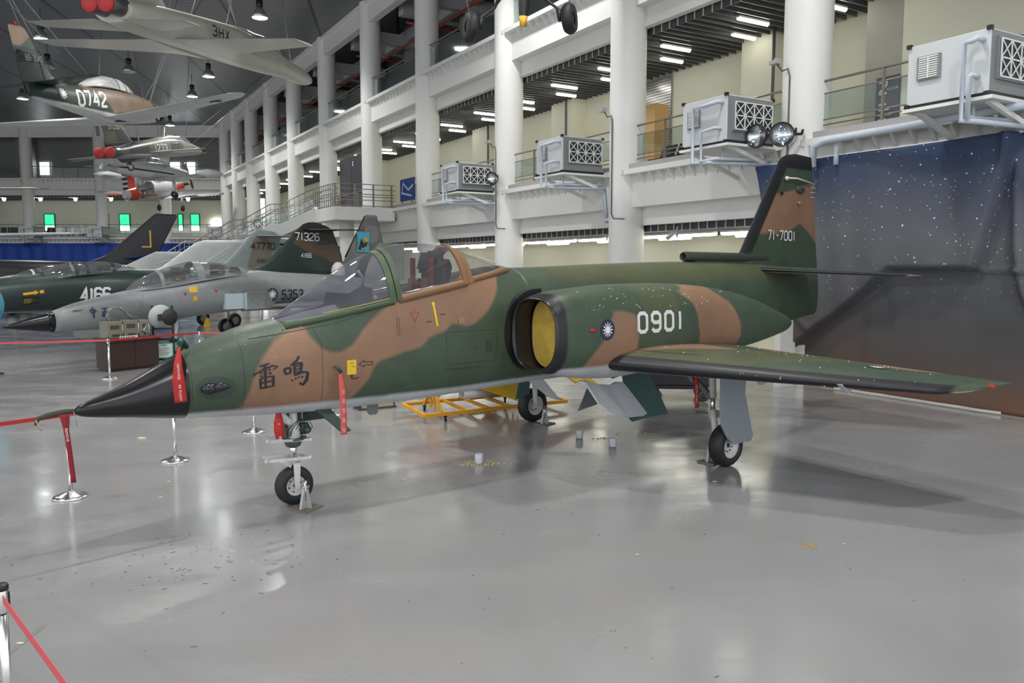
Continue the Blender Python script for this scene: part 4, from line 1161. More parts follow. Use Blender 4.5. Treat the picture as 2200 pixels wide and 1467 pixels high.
for sgn, nm in ((-1, 'port'), (1, 'starboard')):
    xs = list(np.arange(5.02, 10.74, .045)) + [10.74]
    mm = M(); mm.loft([nring(x, -sgn * -1 if False else (1 if sgn > 0 else -1), 0) for x in xs], caps=False)
    mm.add(nring(10.74, 1 if sgn > 0 else -1), [tuple(range(64))])
    o = mm.build('engine_nacelle', CAMO, JET)
    paint(o, 'tan', lambda c: sd_union(c[:, [0, 2]], [tanB, tanC]))
    paint(o, 'belly', lambda c: np.minimum(1.475 - c[:, 2], 7.2 - c[:, 0]))
    paint(o, 'olive', lambda c: np.minimum(np.abs(c[:, 0] - 6.9) * -1 + .35, c[:, 2] - 1.9) * .5)
    paint(o, 'black', lambda c: 5.15 - c[:, 0])
    if sgn < 0: NACO = o
    # lip and duct
    mm = M(); sg = 1 if sgn > 0 else -1
    mm.loft([nring(5.02, sg, 0), nring(4.985, sg, .012), nring(4.98, sg, .022), nring(4.99, sg, .034), nring(5.06, sg, .045), nring(5.2, sg, .055), nring(5.45, sg, .09)], caps=False)
    duct = mm.build('intake_lip', mat('intake_black', (.014, .014, .017), .3, spec=.5), JET, label='black rounded engine intake lip')
    mm = M(); rg = [(5.30 + .0 * p[0], p[1], p[2]) for p in nring(5.30, sg, .095)]
    mm.add(rg, [tuple(range(64))]); o = mm.build('intake_cover', mat('ochre_cloth', (.50, .34, .055), .85, var=.25, scale=9, bump=.6), JET, label='ochre yellow padded intake cover')
    o.modifiers.new('thick', 'SOLIDIFY').thickness = .03
    if sgn < 0:
        mm = M()
        f_ = lambda u, v: (5.275, -1.05 - u, v)
        for pts, w_ in (([(.0, 2.0), (.005, 1.86), (.02, 1.74)], .018), ([(-.05, 2.2), (.0, 2.17), (.04, 2.2), (.03, 2.1), (.06, 2.12)], .006), ([(-.04, 2.12), (-.03, 2.06), (0, 2.08), (.01, 2.02), (.03, 2.04)], .006), ([(-.03, 1.6), (0, 1.63), (.02, 1.58), (.05, 1.66)], .006)):
            vs, fs = ribbon(pts, w_); mm.add([f_(v[0], v[1]) for v in vs], fs)
        mm.build('cover_strap', mat('ink', (.03, .025, .02), .8), o)
    # diverter plate between nacelle and fuselage, painted black
    mm = M(); mm.prism([(5.5 - .62 * abs(math.sin(PI * k / 24)) ** .8, 1.9 + .56 * math.cos(PI * k / 24)) for k in range(25)], .50, .60, lambda u, v, q: (u, q * sgn, v))
    mm.build('splitter_plate', MATS['intake_black'], JET)
    # fillet between nacelle and fuselage
    mm = M()
    loops = []
    for x in np.arange(5.3, 10.2, .15):
        yc, zt, zb, hw, ex = interp(NAC, x); zc = (zt + zb) / 2
        loops.append([(x, sgn * .3, zc + .33 * min(1, (10.4 - x))), (x, sgn * .75, zc + .28 * min(1, (10.4 - x))), (x, sgn * .75, zb + .12), (x, sgn * .3, zb + .02)])
    mm.loft(loops); o2 = mm.build('nacelle_fairing', CAMO, JET)
    paint(o2, 'belly', lambda c: 1.47 - c[:, 2])
NACBVH = BVHTree.FromPolygons([v.co[:] for v in NACO.data.vertices], [tuple(p.vertices) for p in NACO.data.polygons])
on_nac = lambda u, v, off=.004: on_body(u, v, off, NACBVH)

# wings
def foil_pts(le, te, th, up=(0, 0, 1), k=14):
    le = Vector(le); te = Vector(te); c = te - le; up = Vector(up); L_ = []
    def yt(t): return 5 * th * (.2969 * math.sqrt(t) - .126 * t - .3516 * t * t + .2843 * t ** 3 - .1036 * t ** 4) * c.length
    ts = [(1 - math.cos(PI * i / k)) / 2 for i in range(k + 1)]
    for t in ts[::-1]: L_.append(le + c * t + up * yt(t))
    for t in ts[1:-1]: L_.append(le + c * t - up * yt(t))
    return L_
def wing_loops(rows, up=(0, 0, 1), n=24, k=14):
    """rows: (le, te, thickness ratio)"""
    out = []
    for (l0, t0, h0), (l1, t1, h1) in zip(rows, rows[1:]):
        m0 = max(1, int(n * (Vector(l1) - Vector(l0)).length / 5))
        for i in range(m0):
            f = i / m0; out.append(foil_pts(Vector(l0).lerp(Vector(l1), f), Vector(t0).lerp(Vector(t1), f), h0 + (h1 - h0) * f, up, k))
    out.append(foil_pts(*rows[-1][:2], rows[-1][2], up, k))
    return out
WRW = [((5.74, .9, 1.50), (8.95, .9, 1.56), .115), ((5.92, 1.5, 1.495), (8.85, 1.5, 1.545), .115), ((7.42, 4.86, 1.40), (8.55, 4.86, 1.45), .115),
       ((7.70, 5.05, 1.405), (8.50, 5.05, 1.45), .10), ((8.05, 5.18, 1.43), (8.47, 5.2, 1.45), .08), ((8.36, 5.26, 1.445), (8.44, 5.27, 1.45), .05)]
for sgn, nm in ((-1, 'port'), (1, 'starboard')):
    rows = [((a[0], a[1] * sgn, a[2]), (b[0], b[1] * sgn, b[2]), t) for a, b, t in WRW]
    mm = M(); mm.loft(wing_loops(rows, n=90, k=40)); o = mm.build('wing', CAMO, JET, label='camouflaged %s wing with black leading edge' % nm)
    tanW = [[(5.5, .8), (6.55, .8), (7.7, 1.5), (7.75, 2.1), (6.9, 2.35), (5.7, 2.2)], [(8.35, 1.9), (8.42, 3.0), (8.2, 4.2), (8.5, 4.5), (9.2, 4.4), (9.2, 1.7)], [(8.1, 2.6), (9.2, 2.6), (9.2, 3.4), (8.15, 3.3)]]
    LEy = lambda y: np.interp(np.abs(y), [.9, 1.5, 4.86, 5.0, 5.3], [5.74, 5.92, 7.42, 7.6, 8.36])
    paint(o, 'tan', lambda c: np.where(True, sd_union(np.stack([c[:, 0], np.abs(c[:, 1])], 1), tanW), 0))
    paint(o, 'black', lambda c: np.minimum(LEy(c[:, 1]) + .17 - c[:, 0], 4.98 - np.abs(c[:, 1])))
    zc = lambda c: np.interp(np.abs(c[:, 1]), [.9, 4.86, 5.2], [1.50, 1.395, 1.42]) + .05 * (c[:, 0] - LEy(c[:, 1])) / 2
    paint(o, 'belly', lambda c: (zc(c) - .012 - c[:, 2]) * 3)
    paint(o, 'olive', lambda c: np.sin(c[:, 1] * 2.2 + c[:, 0]) * .2 - .05)
    if sgn < 0: WINGO = o
WB_ = BVHTree.FromPolygons([v.co[:] for v in WINGO.data.vertices], [tuple(p.vertices) for p in WINGO.data.polygons])
def on_wing(u, v, off=.004):
    h = WB_.ray_cast(Vector((u, v, 4)), Vector((0, 0, -1)))
    return (h[0] + Vector((0, 0, off))) if h[0] else Vector((u, v, 1.5))
mm = M(); mm.sphere((8.12, -5.17, 1.43), .035, 12, 8, (1.5, 1, 1)); mm.build('navigation_light', mat('red_lens', (.5, .01, .01), .15), JET)
mm = M(); disc(8.0, -3.95, .13, lambda u, v: on_wing(u, v), mm); wm = mm.build('wing_roundel', mat('navy_disc', (.01, .014, .045), .5), JET)
mm = M(); sunburst(8.0, -3.95, .12, lambda u, v: on_wing(u, v, .008), mm); mm.build('white_sun', mat('white_mark', (.72, .73, .74), .5), wm)
mm = M()
for (a, b) in (((6.35, -1.5), (6.75, -2.3)), ((8.3, -1.6), (8.2, -4.5))):
    n = 14; pts = [(a[0] + (b[0] - a[0]) * i / n, a[1] + (b[1] - a[1]) * i / n) for i in range(n + 1)]
    vs, fs = ribbon(pts, .012); mm.add([on_wing(v[0], v[1], .003) for v in vs], fs)
mm.build('panel_gap', mat('gap', (.015, .015, .012), .7), JET)

# fin, dorsal pod, tailplane
def plate(outline, y_of, name, m, parent=JET):
    pass
fin_rows = [((10.55, 0, 2.70), (13.33, 0, 2.70), .055), ((10.72, 0, 3.00), (13.28, 0, 3.0), .055), ((11.70, 0, 4.47), (13.06, 0, 4.47), .06), ((11.84, 0, 4.68), (13.02, 0, 4.68), .06),
            ((11.95, 0, 4.78), (13.0, 0, 4.78), .055), ((12.12, 0, 4.845), (12.99, 0, 4.835), .045), ((12.4, 0, 4.885), (12.97, 0, 4.865), .03)]
mm = M(); mm.loft(wing_loops(fin_rows, up=(0, 1, 0), n=110, k=36)); fin = mm.build('tail_fin', CAMO, JET, label='tall tail fin with brown patch and black leading edge')
tanD = [(10.87, 3.36), (11.31, 4.07), (11.71, 4.09), (12.32, 4.19), (12.64, 4.29), (13.47, 4.48), (13.56, 3.1), (13.24, 3.23), (12.94, 3.41), (12.6, 3.58), (12.36, 3.48), (12.06, 3.37), (11.34, 3.35)]
paint(fin, 'tan', lambda c: sd_poly(c[:, [0, 2]], tanD))
def finblack(c):
    le = np.interp(c[:, 2], [2.7, 3.0, 4.47, 4.68, 4.88], [10.55, 10.72, 11.70, 11.84, 12.4])
    return np.maximum(np.minimum(le + .30 - c[:, 0], .5), c[:, 2] - 4.6)
paint(fin, 'black', lambda c: np.minimum(finblack(c), c[:, 2] - 2.98))
paint(fin, 'olive', lambda c: np.minimum(c[:, 2] - 4.1, 4.62 - c[:, 2]) * 0 - 1)
mm = M(); mm.loft(wing_loops([((12.05, 0, 2.75), (13.33, 0, 2.75), .07), ((12.02, 0, 1.84), (13.33, 0, 1.86), .07), ((12.3, 0, 1.745), (13.26, 0, 1.80), .05)], up=(0, 1, 0), n=40, k=24))
mm.build('rudder', CAMO, JET)
mm = M(); mm.tube([(9.15, 0, 2.915), (9.2, 0, 2.915), (10.6, 0, 2.91), (11.4, 0, 2.90), (11.9, 0, 2.86)], [.07, .085, .085, .085, .05], 24, caps=False)
mm.lathe([(.07, 9.15), (.055, 9.16), (.052, 9.5), (0, 9.5)], 24, (0, 0, 2.915), axis='x'); mm.cur = 0
mm.prism([(9.35, 2.72), (11.6, 2.72), (11.5, 2.9), (9.45, 2.9)], -.05, .05, lambda u, v, q: (u, q, v))
mm.build('dorsal_pod', mat('pod_green', (.033, .042, .03), .45), JET, label='dark green tubular pod ahead of the fin')
for sgn in (-1, 1):
    mm = M(); mm.loft(wing_loops([((11.0, .1 * sgn, 2.70), (12.75, .1 * sgn, 2.70), .07), ((12.0, 2.3 * sgn, 2.60), (12.62, 2.3 * sgn, 2.60), .07), ((12.2, 2.42 * sgn, 2.595), (12.55, 2.42 * sgn, 2.595), .04)], n=60, k=24))
    o = mm.build('tailplane', CAMO, JET)
    LEt = lambda y: 11.0 + (np.abs(y) - .1) / 2.2 * 1.0
    paint(o, 'black', lambda c: LEt(c[:, 1]) + .09 - c[:, 0])
    paint(o, 'belly', lambda c: (2.705 - (np.abs(c[:, 1]) - .1) * .0455 - .012 - c[:, 2]) * 4)
    paint(o, 'tan', lambda c: np.abs(c[:, 1]) - 2.33)
mm = M(); mm.tube([(12.02, -.06, 4.40), (12.02, -.10, 4.40), (12.35, -.11, 4.41), (12.95, -.06, 4.36)], .018, 8); mm.sphere((12.02, -.09, 4.395), .042, 10, 6); mm.build('fin_probe', mat('off_white', (.6, .6, .55), .4), JET)
mm = M(); mm.sphere((12.55, -.055, 4.22), .15, 14, 8, (1, .25, .5)); mm.build('fin_blister', DARKGR, JET)
mm = M(); mm.sphere((12.5, -.06, 3.96), .045, 10, 6); mm.build('fin_lamp', mat('brown_lamp', (.35, .14, .06), .4), JET)
mm = M(); mm.box(11.88, 11.92, -.09, -.05, 4.08, 4.14); mm.build('fin_vane', BLACK, JET)
mm = M()
for z in (4.36, 4.28, 4.19, 4.10): mm.tube([(12.98, -.01, z), (13.1, -.04, z)], .006, 5)
mm.build('static_wick', mat('off_white', (.6, .6, .55), .4), JET)

# markings
WM = MATS['white_mark']
mm = M(); letters('0901', 6.415, 1.885, .245, .165, .105, .05, on_nac, mm, step=.04, slant=0); mm.build('serial_0901', WM, JET, label='large white number 0901')
mm = M(); disc(5.825, 1.945, .135, on_nac, mm, ax=.95); rd = mm.build('roundel', MATS['navy_disc'], JET, label='dark blue disc with white sun')
mm = M(); sunburst(5.825, 1.945, .115, lambda u, v: on_nac(u, v, .008), mm, ax=.95); mm.build('white_sun', WM, rd)
mm = M(); mm.sphere(on_nac(5.56, 1.95), .03, 12, 8, (1.6, .7, .8)); mm.build('side_lamp', MATS['red_lens'], JET)
on_fin = lambda u, v: (u, -.085, v)
mm = M(); letters('71-7001', 11.47, 3.245, .17, .105, .045, .026, on_fin, mm, step=.05); mm.build('fin_serial', WM, JET, label='white serial 71-7001')
INK = mat('ink_black', (.01, .01, .018), .45)
mm = M(); brush('lei', 1.60, 1.45, .27, .275, on_body, mm); brush('ming', 1.92, 1.455, .30, .33, on_body, mm); mm.build('brush_name', INK, JET, label='black brush characters painted on the nose')
mm = M()
def patch(u0, u1, v0, v1, mm, off=.005, n=4, fr=None):
    fr = fr or on_body
    vs = [fr(u0 + (u1 - u0) * i / n, v0 + (v1 - v0) * j / n, off) for i in range(n + 1) for j in range(n + 1)]
    mm.add(vs, [(i * (n + 1) + j, (i + 1) * (n + 1) + j, (i + 1) * (n + 1) + j + 1, i * (n + 1) + j + 1) for i in range(n) for j in range(n)])
YP = mat('yellow_paint', (.72, .48, .02), .5)
patch(2.65, 2.765, 1.535, 1.70, mm); 
n_ = 10
vs, fs = ribbon([(3.815, 2.30), (3.85, 2.04)], .03, step=.05); mm.add([on_body(v[0], v[1], .006) for v in vs], fs); disc(3.815, 2.30, .024, lambda u, v: on_body(u, v, .007), mm, n=14, k=1); disc(3.85, 2.04, .015, lambda u, v: on_body(u, v, .007), mm, n=12, k=1)
mm.build('yellow_marking', YP, JET)
mm = M()
def line(pts, w_, m0, off=.005, fr=None):
    vs, fs = ribbon(pts, w_, step=.06); m0.add([(fr or on_body)(v[0], v[1], off) for v in vs], fs)
line([(3.485, 2.205), (3.605, 2.205), (3.545, 2.095), (3.485, 2.205)], .008, mm)
mm.build('red_triangle', mat('red_ink', (.4, .03, .02), .5), JET)
mm = M()
line([(2.80, 1.645), (2.86, 1.685), (2.86, 1.665), (2.97, 1.665), (2.97, 1.63), (2.86, 1.63), (2.86, 1.61), (2.80, 1.645)], .007, mm)
line([(2.80, 1.49), (2.71, 1.485), (2.71, 1.525)], .011, mm); line([(2.695, 1.505), (2.71, 1.53), (2.725, 1.505)], .009, mm)
for u, v in ((3.9, 2.17), (3.70, 2.09)): line([(u, v), (u + .07, v)], .010, mm)
line([(2.685, 1.672), (2.70, 1.66), (2.715, 1.672), (2.73, 1.66)], .003, mm, .008); line([(2.70, 1.632), (2.75, 1.630)], .003, mm, .008); line([(2.72, 1.62), (2.75, 1.618)], .003, mm, .008)
line([(3.52, 2.232), (3.57, 2.232)], .004, mm, .006)
mm.build('small_stencil', mat('stencil_ink', (.03, .02, .015), .6), JET)
# panel seams, hatches and screws
mm = M(); SEAMC = mat('seam', (.03, .035, .028), .7)
line([(1.62, 1.98), (2.0, 2.03), (2.6, 2.13), (3.1, 2.28), (3.3, 2.33)], .006, mm, .003)
line([(2.28, 2.1), (2.36, 1.9), (2.37, 1.25)], .004, mm, .003)
line([(1.02, 1.2), (1.02, 1.8)], .004, mm, .003); line([(1.52, 1.22), (1.52, 1.98)], .004, mm, .003)
for (a, b, c, d) in ((3.98, 4.75, 1.55, 1.95), (3.2, 3.45, 1.33, 1.36), (4.0, 4.5, 1.48, 1.49), (3.30, 3.33, 1.95, 2.15)): line([(a, c), (b, c), (b, d), (a, d), (a, c)], .004, mm, .003)
line([(5.9, 2.36), (5.9, 2.7)], .004, mm, .003); line([(6.8, 2.55), (6.8, 2.7)], .004, mm, .003)
for u in (4.2, 4.42): disc(u, 1.72, .012, lambda a, b: on_body(a, b, .004), mm, n=8, k=1)
for u, v in ((2.75, 2.22), (2.3, 2.12), (2.0, 2.06), (1.75, 2.0)): disc(u, v, .008, lambda a, b: on_body(a, b, .004), mm, n=6, k=1)
for i in range(3):
    line([(4.60 + .035 * i, 1.66), (4.60 + .035 * i, 1.82)], .008, mm, .004)
mm.build('panel_seam', SEAMC, JET)
mm = M()
line([(3.61, 2.15), (3.61, 2.15)], .001, mm) if False else None
patch(4.16, 4.25, 2.045, 2.125, mm, .008); mm.build('hatch_cover', mat('hatch_tan', (.30, .17, .09), .5), JET)
mm = M(); c = on_body(1.2, 1.50)
mm.sphere((c[0] - .02, c[1] + .02, c[2]), .075, 18, 10, (1.15, .9, .8)); mm.tube([(c[0], c[1] + .03, c[2]), (c[0] + .12, c[1] + .0, c[2] + .01), (c[0] + .27, c[1] - .02, c[2] + .02)], [.06, .045, .008], 14)
mm.build('nose_blister', mat('blister', (.015, .016, .018), .25), JET, label='black teardrop blister on the nose side')
mm = M()
o_ = disc(1.24, 1.505, .12, lambda u, v: on_body(u, v, .003), mm, ax=1.6); mm.build('blister_surround', mat('surround', (.03, .045, .035), .5), JET)
random.seed(11)
mm = M()
for i in range(60):
    u = random.uniform(5.5, 8.6); v = random.uniform(2.2, 2.46); p = on_nac(u, v, .004); mm.sphere(p, random.choice([.004, .006, .008]), 6, 4)
for i in range(40):
    u = random.uniform(6.2, 8.6); v = -random.uniform(1.6, 4.8); p = on_wing(u, v, .002); mm.sphere(p, random.choice([.005, .008]), 6, 4)
for i in range(14):
    u = random.uniform(1.2, 2.2); v = random.uniform(1.7, 2.1); p = on_body(u, v, .002); mm.sphere(p, .005, 6, 4)
o = mm.build('bird_droppings', mat('droppings', (.7, .7, .66), .8), JET); o['kind'] = 'stuff'

# landing gear
TYRE = mat('tyre_rubber', (.016, .016, .018), .6, var=.2, scale=14); HUBW = mat('hub_white', (.62, .62, .60), .35); GW = mat('gear_white', (.6, .6, .58), .35); GG = mat('gear_green', (.05, .085, .075), .4)
PRIM = mat('primer_green', (.018, .09, .075), .4)
def wheel(parent, c, r, w_, hub=HUBW, holes=0, axis='y', side=-1, rh=.52):
    c = Vector(c); prof = [(r * rh, -w_ * .40), (r * .62, -w_ * .5), (r * .85, -w_ * .48), (r * .96, -w_ * .33), (r, -w_ * .12), (r, w_ * .12), (r * .96, w_ * .33), (r * .85, w_ * .48), (r * .62, w_ * .5), (r * rh, w_ * .40)]
    mm = M(); mm.lathe(prof, 44, c, axis=axis)
    for g in (-.08, .08):
        pass
    t = mm.build('tyre', TYRE, parent)
    mm = M(); s = 1
    mm.lathe([(0, -w_ * .16), (r * .12, -w_ * .16), (r * .2, -w_ * .14), (r * .36, -w_ * .12), (r * .46, -w_ * .36), (r * (rh + .01), -w_ * .42), (r * (rh + .01), w_ * .42), (r * .46, w_ * .36), (r * .36, w_ * .12), (0, w_ * .16)], 36, c, axis=axis)
    h = mm.build('wheel_hub', hub, parent)
    mm = M(); ax = {'y': Vector((0, 1, 0)), 'x': Vector((1, 0, 0))}[axis]
    e1 = Vector((1, 0, 0)) if axis == 'y' else Vector((0, 1, 0)); e2 = Vector((0, 0, 1))
    for sd in (-1, 1):
        mm.lathe([(0, 0), (r * .10, 0), (r * .10, .012), (0, .014)], 14, c + ax * sd * w_ * .17, axis=ax * sd)
        for k in range(holes or 6):
            a = 2 * PI * k / (holes or 6) + .3; rr = r * (.30 if holes else .34)
            mm.lathe([(0, 0), (r * .045, 0), (r * .045, .006), (0, .007)], 8, c + ax * sd * w_ * .15 + (e1 * math.cos(a) + e2 * math.sin(a)) * rr, axis=ax * sd)
    mm.build('hub_bolt', mat('bolt_dark', (.02, .02, .022), .4), h)
g = bpy.data.objects.new('nose_gear', None); COL.objects.link(g); g.parent = JET
nx_ = 2.224
wheel(g, (nx_, 0, .226), .226, .15, rh=.50)
mm = M()
for sg in (-1, 1): mm.prism([(-.028, .19), (.028, .19), (.042, .53), (-.042, .53)], sg * .095 - .009, sg * .095 + .009, lambda u, v, q: (nx_ + u, q, v))
mm.box(nx_ - .045, nx_ + .045, -.104, .104, .50, .54); mm.prism([(-.17, .52), (-.05, .44), (-.02, .54)], -.05, .05, lambda u, v, q: (nx_ + u, q, v)); mm.build('fork', GW, g)
for z0_, z1_, x0_, x1_ in ((.575, .545, -.36, .16), (.80, .755, -.34, .17)):
    mm = M(); mm.bar((nx_ + x0_, -.10, z0_), (nx_ + x1_, -.10, z1_), .026, .03); mm.bar((nx_ + x0_ * .9, .10, z0_), (nx_ + x1_, .10, z1_), .026, .03); mm.bar((nx_ + x1_ - .02, -.1, z1_), (nx_ + x1_ - .02, .1, z1_), .024, .024)
    for x in (x0_, x1_): mm.lathe([(0, -.02), (.026, -.02), (.026, .02), (0, .02)], 12, (nx_ + x, -.10, z0_ if x < 0 else z1_), axis='y')
    mm.build('torque_arm', GW, g)
mm = M(); mm.tube([(nx_, 0, .52), (nx_, 0, .76)], .038, 18); mm.build('oleo', CHROME, g)
mm = M(); mm.lathe([(.05, .67), (.085, .69), (.10, .73), (.10, .76), (.05, .77)], 20, (nx_, 0, 0)); mm.build('collar', GG, g)
mm = M(); mm.lathe([(.06, .78), (.075, .80), (.072, .9), (.055, .98), (.045, 1.08)], 20, (nx_ + .0, -.03, 0)); mm.tube([(nx_ - .26, -.05, 1.22), (nx_ - .07, -.06, 1.0), (nx_ - .03, -.06, .93)], .028, 10); mm.sphere((nx_ - .07, -.06, .99), .045, 12, 8); mm.tube([(nx_ + .10, -.06, 1.22), (nx_ + .09, -.05, 1.0)], .014, 8); mm.tube([(nx_ + .03, -.06, 1.25), (nx_ + .02, -.05, 1.0)], .02, 8); mm.build('upper_leg', GW, g)
mm = M(); mm.lathe([(.0, .765), (.13, .765), (.14, .785), (.0, .80)], 22, (nx_ + .02, 0, 0)); mm.box(nx_ - .17, nx_ - .08, -.08, .03, .81, .92); mm.box(nx_ + .07, nx_ + .17, -.07, .05, .82, .94); mm.sphere((nx_ + .15, -.06, .87), .05, 10, 8); mm.sphere((nx_ - .14, -.05, .94), .04, 10, 8); mm.tube([(nx_ - .04, .03, 1.25), (nx_ - .04, .03, .9)], .026, 8); mm.build('steering_unit', GG, g)
mm = M()
for k in range(7): mm.tube([(nx_ + .03 + .02 * k, -.07, 1.22), (nx_ + .03 + .025 * k, -.09 + .01 * k, 1.0), (nx_ - .10 + .05 * k, -.1, .90), (nx_ + .035 * k - .1, -.08, .82)], .005, 5)
mm.build('hose', BLACK, g)
mm = M(); mm.add([(nx_ + .10, -.26, 1.18), (nx_ + .30, -.26, 1.16), (nx_ + .52, -.42, .86), (nx_ + .42, -.42, .84)], [(0, 1, 2, 3)]); o = mm.build('gear_door', mat('door_green', (.04, .06, .05), .45), g); o.modifiers.new('t', 'SOLIDIFY').thickness = .02; mm = M(); mm.add([(nx_ + .10, .22, 1.18), (nx_ + .62, .22, 1.16), (nx_ + .62, .34, .90), (nx_ + .20, .34, .90)], [(0, 1, 2, 3)])
o = mm.build('gear_door', mat('door_green', (.04, .06, .05), .45), g); o.modifiers.new('t', 'SOLIDIFY').thickness = .02
for sgn, nm in ((-1, 'port'), (1, 'starboard')):
    g = bpy.data.objects.new('main_gear', None); COL.objects.link(g); g.parent = JET
    wheel(g, (7.61, sgn * 2.064, .295), .295, .22, holes=10, rh=.58)
    mm = M(); mm.tube([(7.50, sgn * 1.88, 1.45), (7.52, sgn * 1.90, .95)], .05, 14); mm.tube([(7.52, sgn * 1.90, .78), (7.56, sgn * 1.93, .42), (7.60, sgn * 1.93, .30)], .045, 12); mm.tube([(7.60, sgn * 1.9, .305), (7.61, sgn * 2.1, .305)], .05, 12)
    mm.box(7.50, 7.62, sgn * 1.90 - .04, sgn * 1.90 + .04, .66, .76); mm.build('strut', GW, g)
    mm = M(); mm.tube([(7.52, sgn * 1.90, .95), (7.52, sgn * 1.90, .76)], .036, 14); mm.build('oleo', CHROME, g)
    mm = M(); mm.bar((7.46, sgn * 1.3, 1.45), (7.50, sgn * 1.82, 1.0), .06); mm.bar((7.40, sgn * 1.45, 1.4), (7.44, sgn * 1.62, 1.15), .08, .05); mm.tube([(7.48, sgn * 1.84, .97), (7.56, sgn * 1.84, .97)], .05, 10)
    mm.tube([(7.42, sgn * 1.9, .74), (7.36, sgn * 1.75, .74)], .012, 6); mm.build('side_brace', mat('brace_metal', (.14, .14, .12), .4, metal=.5), g)
    if sgn < 0: poly = [(7.26, 1.45), (7.82, 1.42), (7.80, 1.01), (8.01, .40), (7.96, .33), (7.56, .34), (7.42, .45), (7.30, .62), (7.26, .85)]
    else: poly = [(7.26, 1.45), (7.82, 1.42), (7.80, 1.05), (7.7, .75), (7.3, .8), (7.26, .95)]
    mm = M(); mm.prism(poly, sgn * 2.20, sgn * 2.225, lambda u, v, q: (u, q, v)); mm.build('gear_door', mat('door_grey', (.25, .28, .31), .5, var=.06), g, label='grey outer wheel door')
# belly doors and brakes
mm = M()
def slab(pts, t, m_, name, lab=None, parent=JET):
    mm = M(); mm.add(pts, [tuple(range(len(pts)))]); o = mm.build(name, m_, parent, label=lab); md = o.modifiers.new('t', 'SOLIDIFY'); md.thickness = t; return o
DG = mat('light_door', (.42, .44, .46), .5, var=.05)
slab([(5.97, -.92, 1.24), (6.22, -.92, 1.13), (6.35, -.88, 1.12), (6.50, -.9, 1.10), (6.62, -.88, 1.13), (6.745, -.92, 1.12), (6.92, -1.02, .87), (7.06, -1.1, .66), (6.99, -1.1, .63), (6.70, -1.08, .64), (6.42, -1.02, .74), (6.23, -.98, .88)], .012, DG, 'speed_brake', 'white panel hanging under the belly')
slab([(7.06, -.6, 1.20), (7.62, -.6, 1.15), (7.79, -.66, .85), (7.96, -.72, .50), (7.53, -.72, .495), (7.17, -.72, .47), (7.10, -.70, .55)], .03, PRIM, 'inner_gear_door', 'green primer inner wheel door')
slab([(6.84, -.1, .93), (7.07, -.1, .66), (6.86, -.1, .63), (6.65, -.1, .60), (6.74, -.1, .74)], .012, mat('shade_grey', (.26, .28, .30), .5), 'speed_brake')
slab([(5.46, -.3, 1.22), (5.77, -.3, 1.20), (6.13, -.3, .84), (5.89, -.3, .915)], .012, DG, 'belly_fin')
slab([(3.63, -.3, 1.18), (3.79, -.3, 1.18), (3.78, -.3, 1.115), (3.76, -.3, 1.105), (3.67, -.3, 1.115), (3.65, -.3, 1.13)], .01, DG, 'antenna_blade')
slab([(3.18, 0, 1.12), (3.345, 0, 1.12), (3.335, 0, .955), (3.31, 0, .93), (3.22, 0, .93), (3.19, 0, .965)], .012, mat('antenna_grey', (.16, .165, .17), .5), 'antenna_blade')
slab([(7.2, 1.95, .80), (7.45, 1.95, .80), (7.42, 1.95, .52), (7.12, 1.95, .46)], .02, PRIM, 'inner_gear_door')
mm = M(); mm.prism([(6.95, 1.42), (7.32, 1.42), (7.25, 1.30), (7.14, 1.27)], -2.93, -2.88, lambda u, v, q: (u, q, v)); mm.prism([(7.0, 1.42), (7.32, 1.42), (7.24, 1.32), (7.18, 1.30)], -4.03, -3.98, lambda u, v, q: (u, q, v))
mm.build('wing_pylon', DG, JET)
# belly bay detail behind the white panel
mm = M()
for k in range(3): mm.tube([(6.6 + .25 * k, -.6, 1.28), (6.7 + .25 * k, -.62, 1.2), (6.9 + .25 * k, -.6, 1.27)], .02, 8)
mm.tube([(6.6, -.85, 1.2), (7.0, -.9, 1.28), (7.2, -1.2, 1.38)], .03, 8); mm.box(6.3, 7.4, -.9, -.3, 1.24, 1.3)
mm.build('belly_bay', mat('bay_dark', (.08, .08, .075), .5), JET)

A_ = Vector((.7784, .6278, 0)); B_ = Vector((-.6278, .7784, 0)); G_ = Vector((-4.263, 7.662, 0))
def J(x, y, z): return G_ + A_ * x + B_ * y + Vector((0, 0, z))
REDW = mat('red_webbing', (.42, .022, .02), .75, var=.12, scale=6); SALMON = mat('salmon_webbing', (.60, .10, .08), .75, var=.1, scale=6)
WTXT = mat('white_text', (.75, .72, .70), .6)
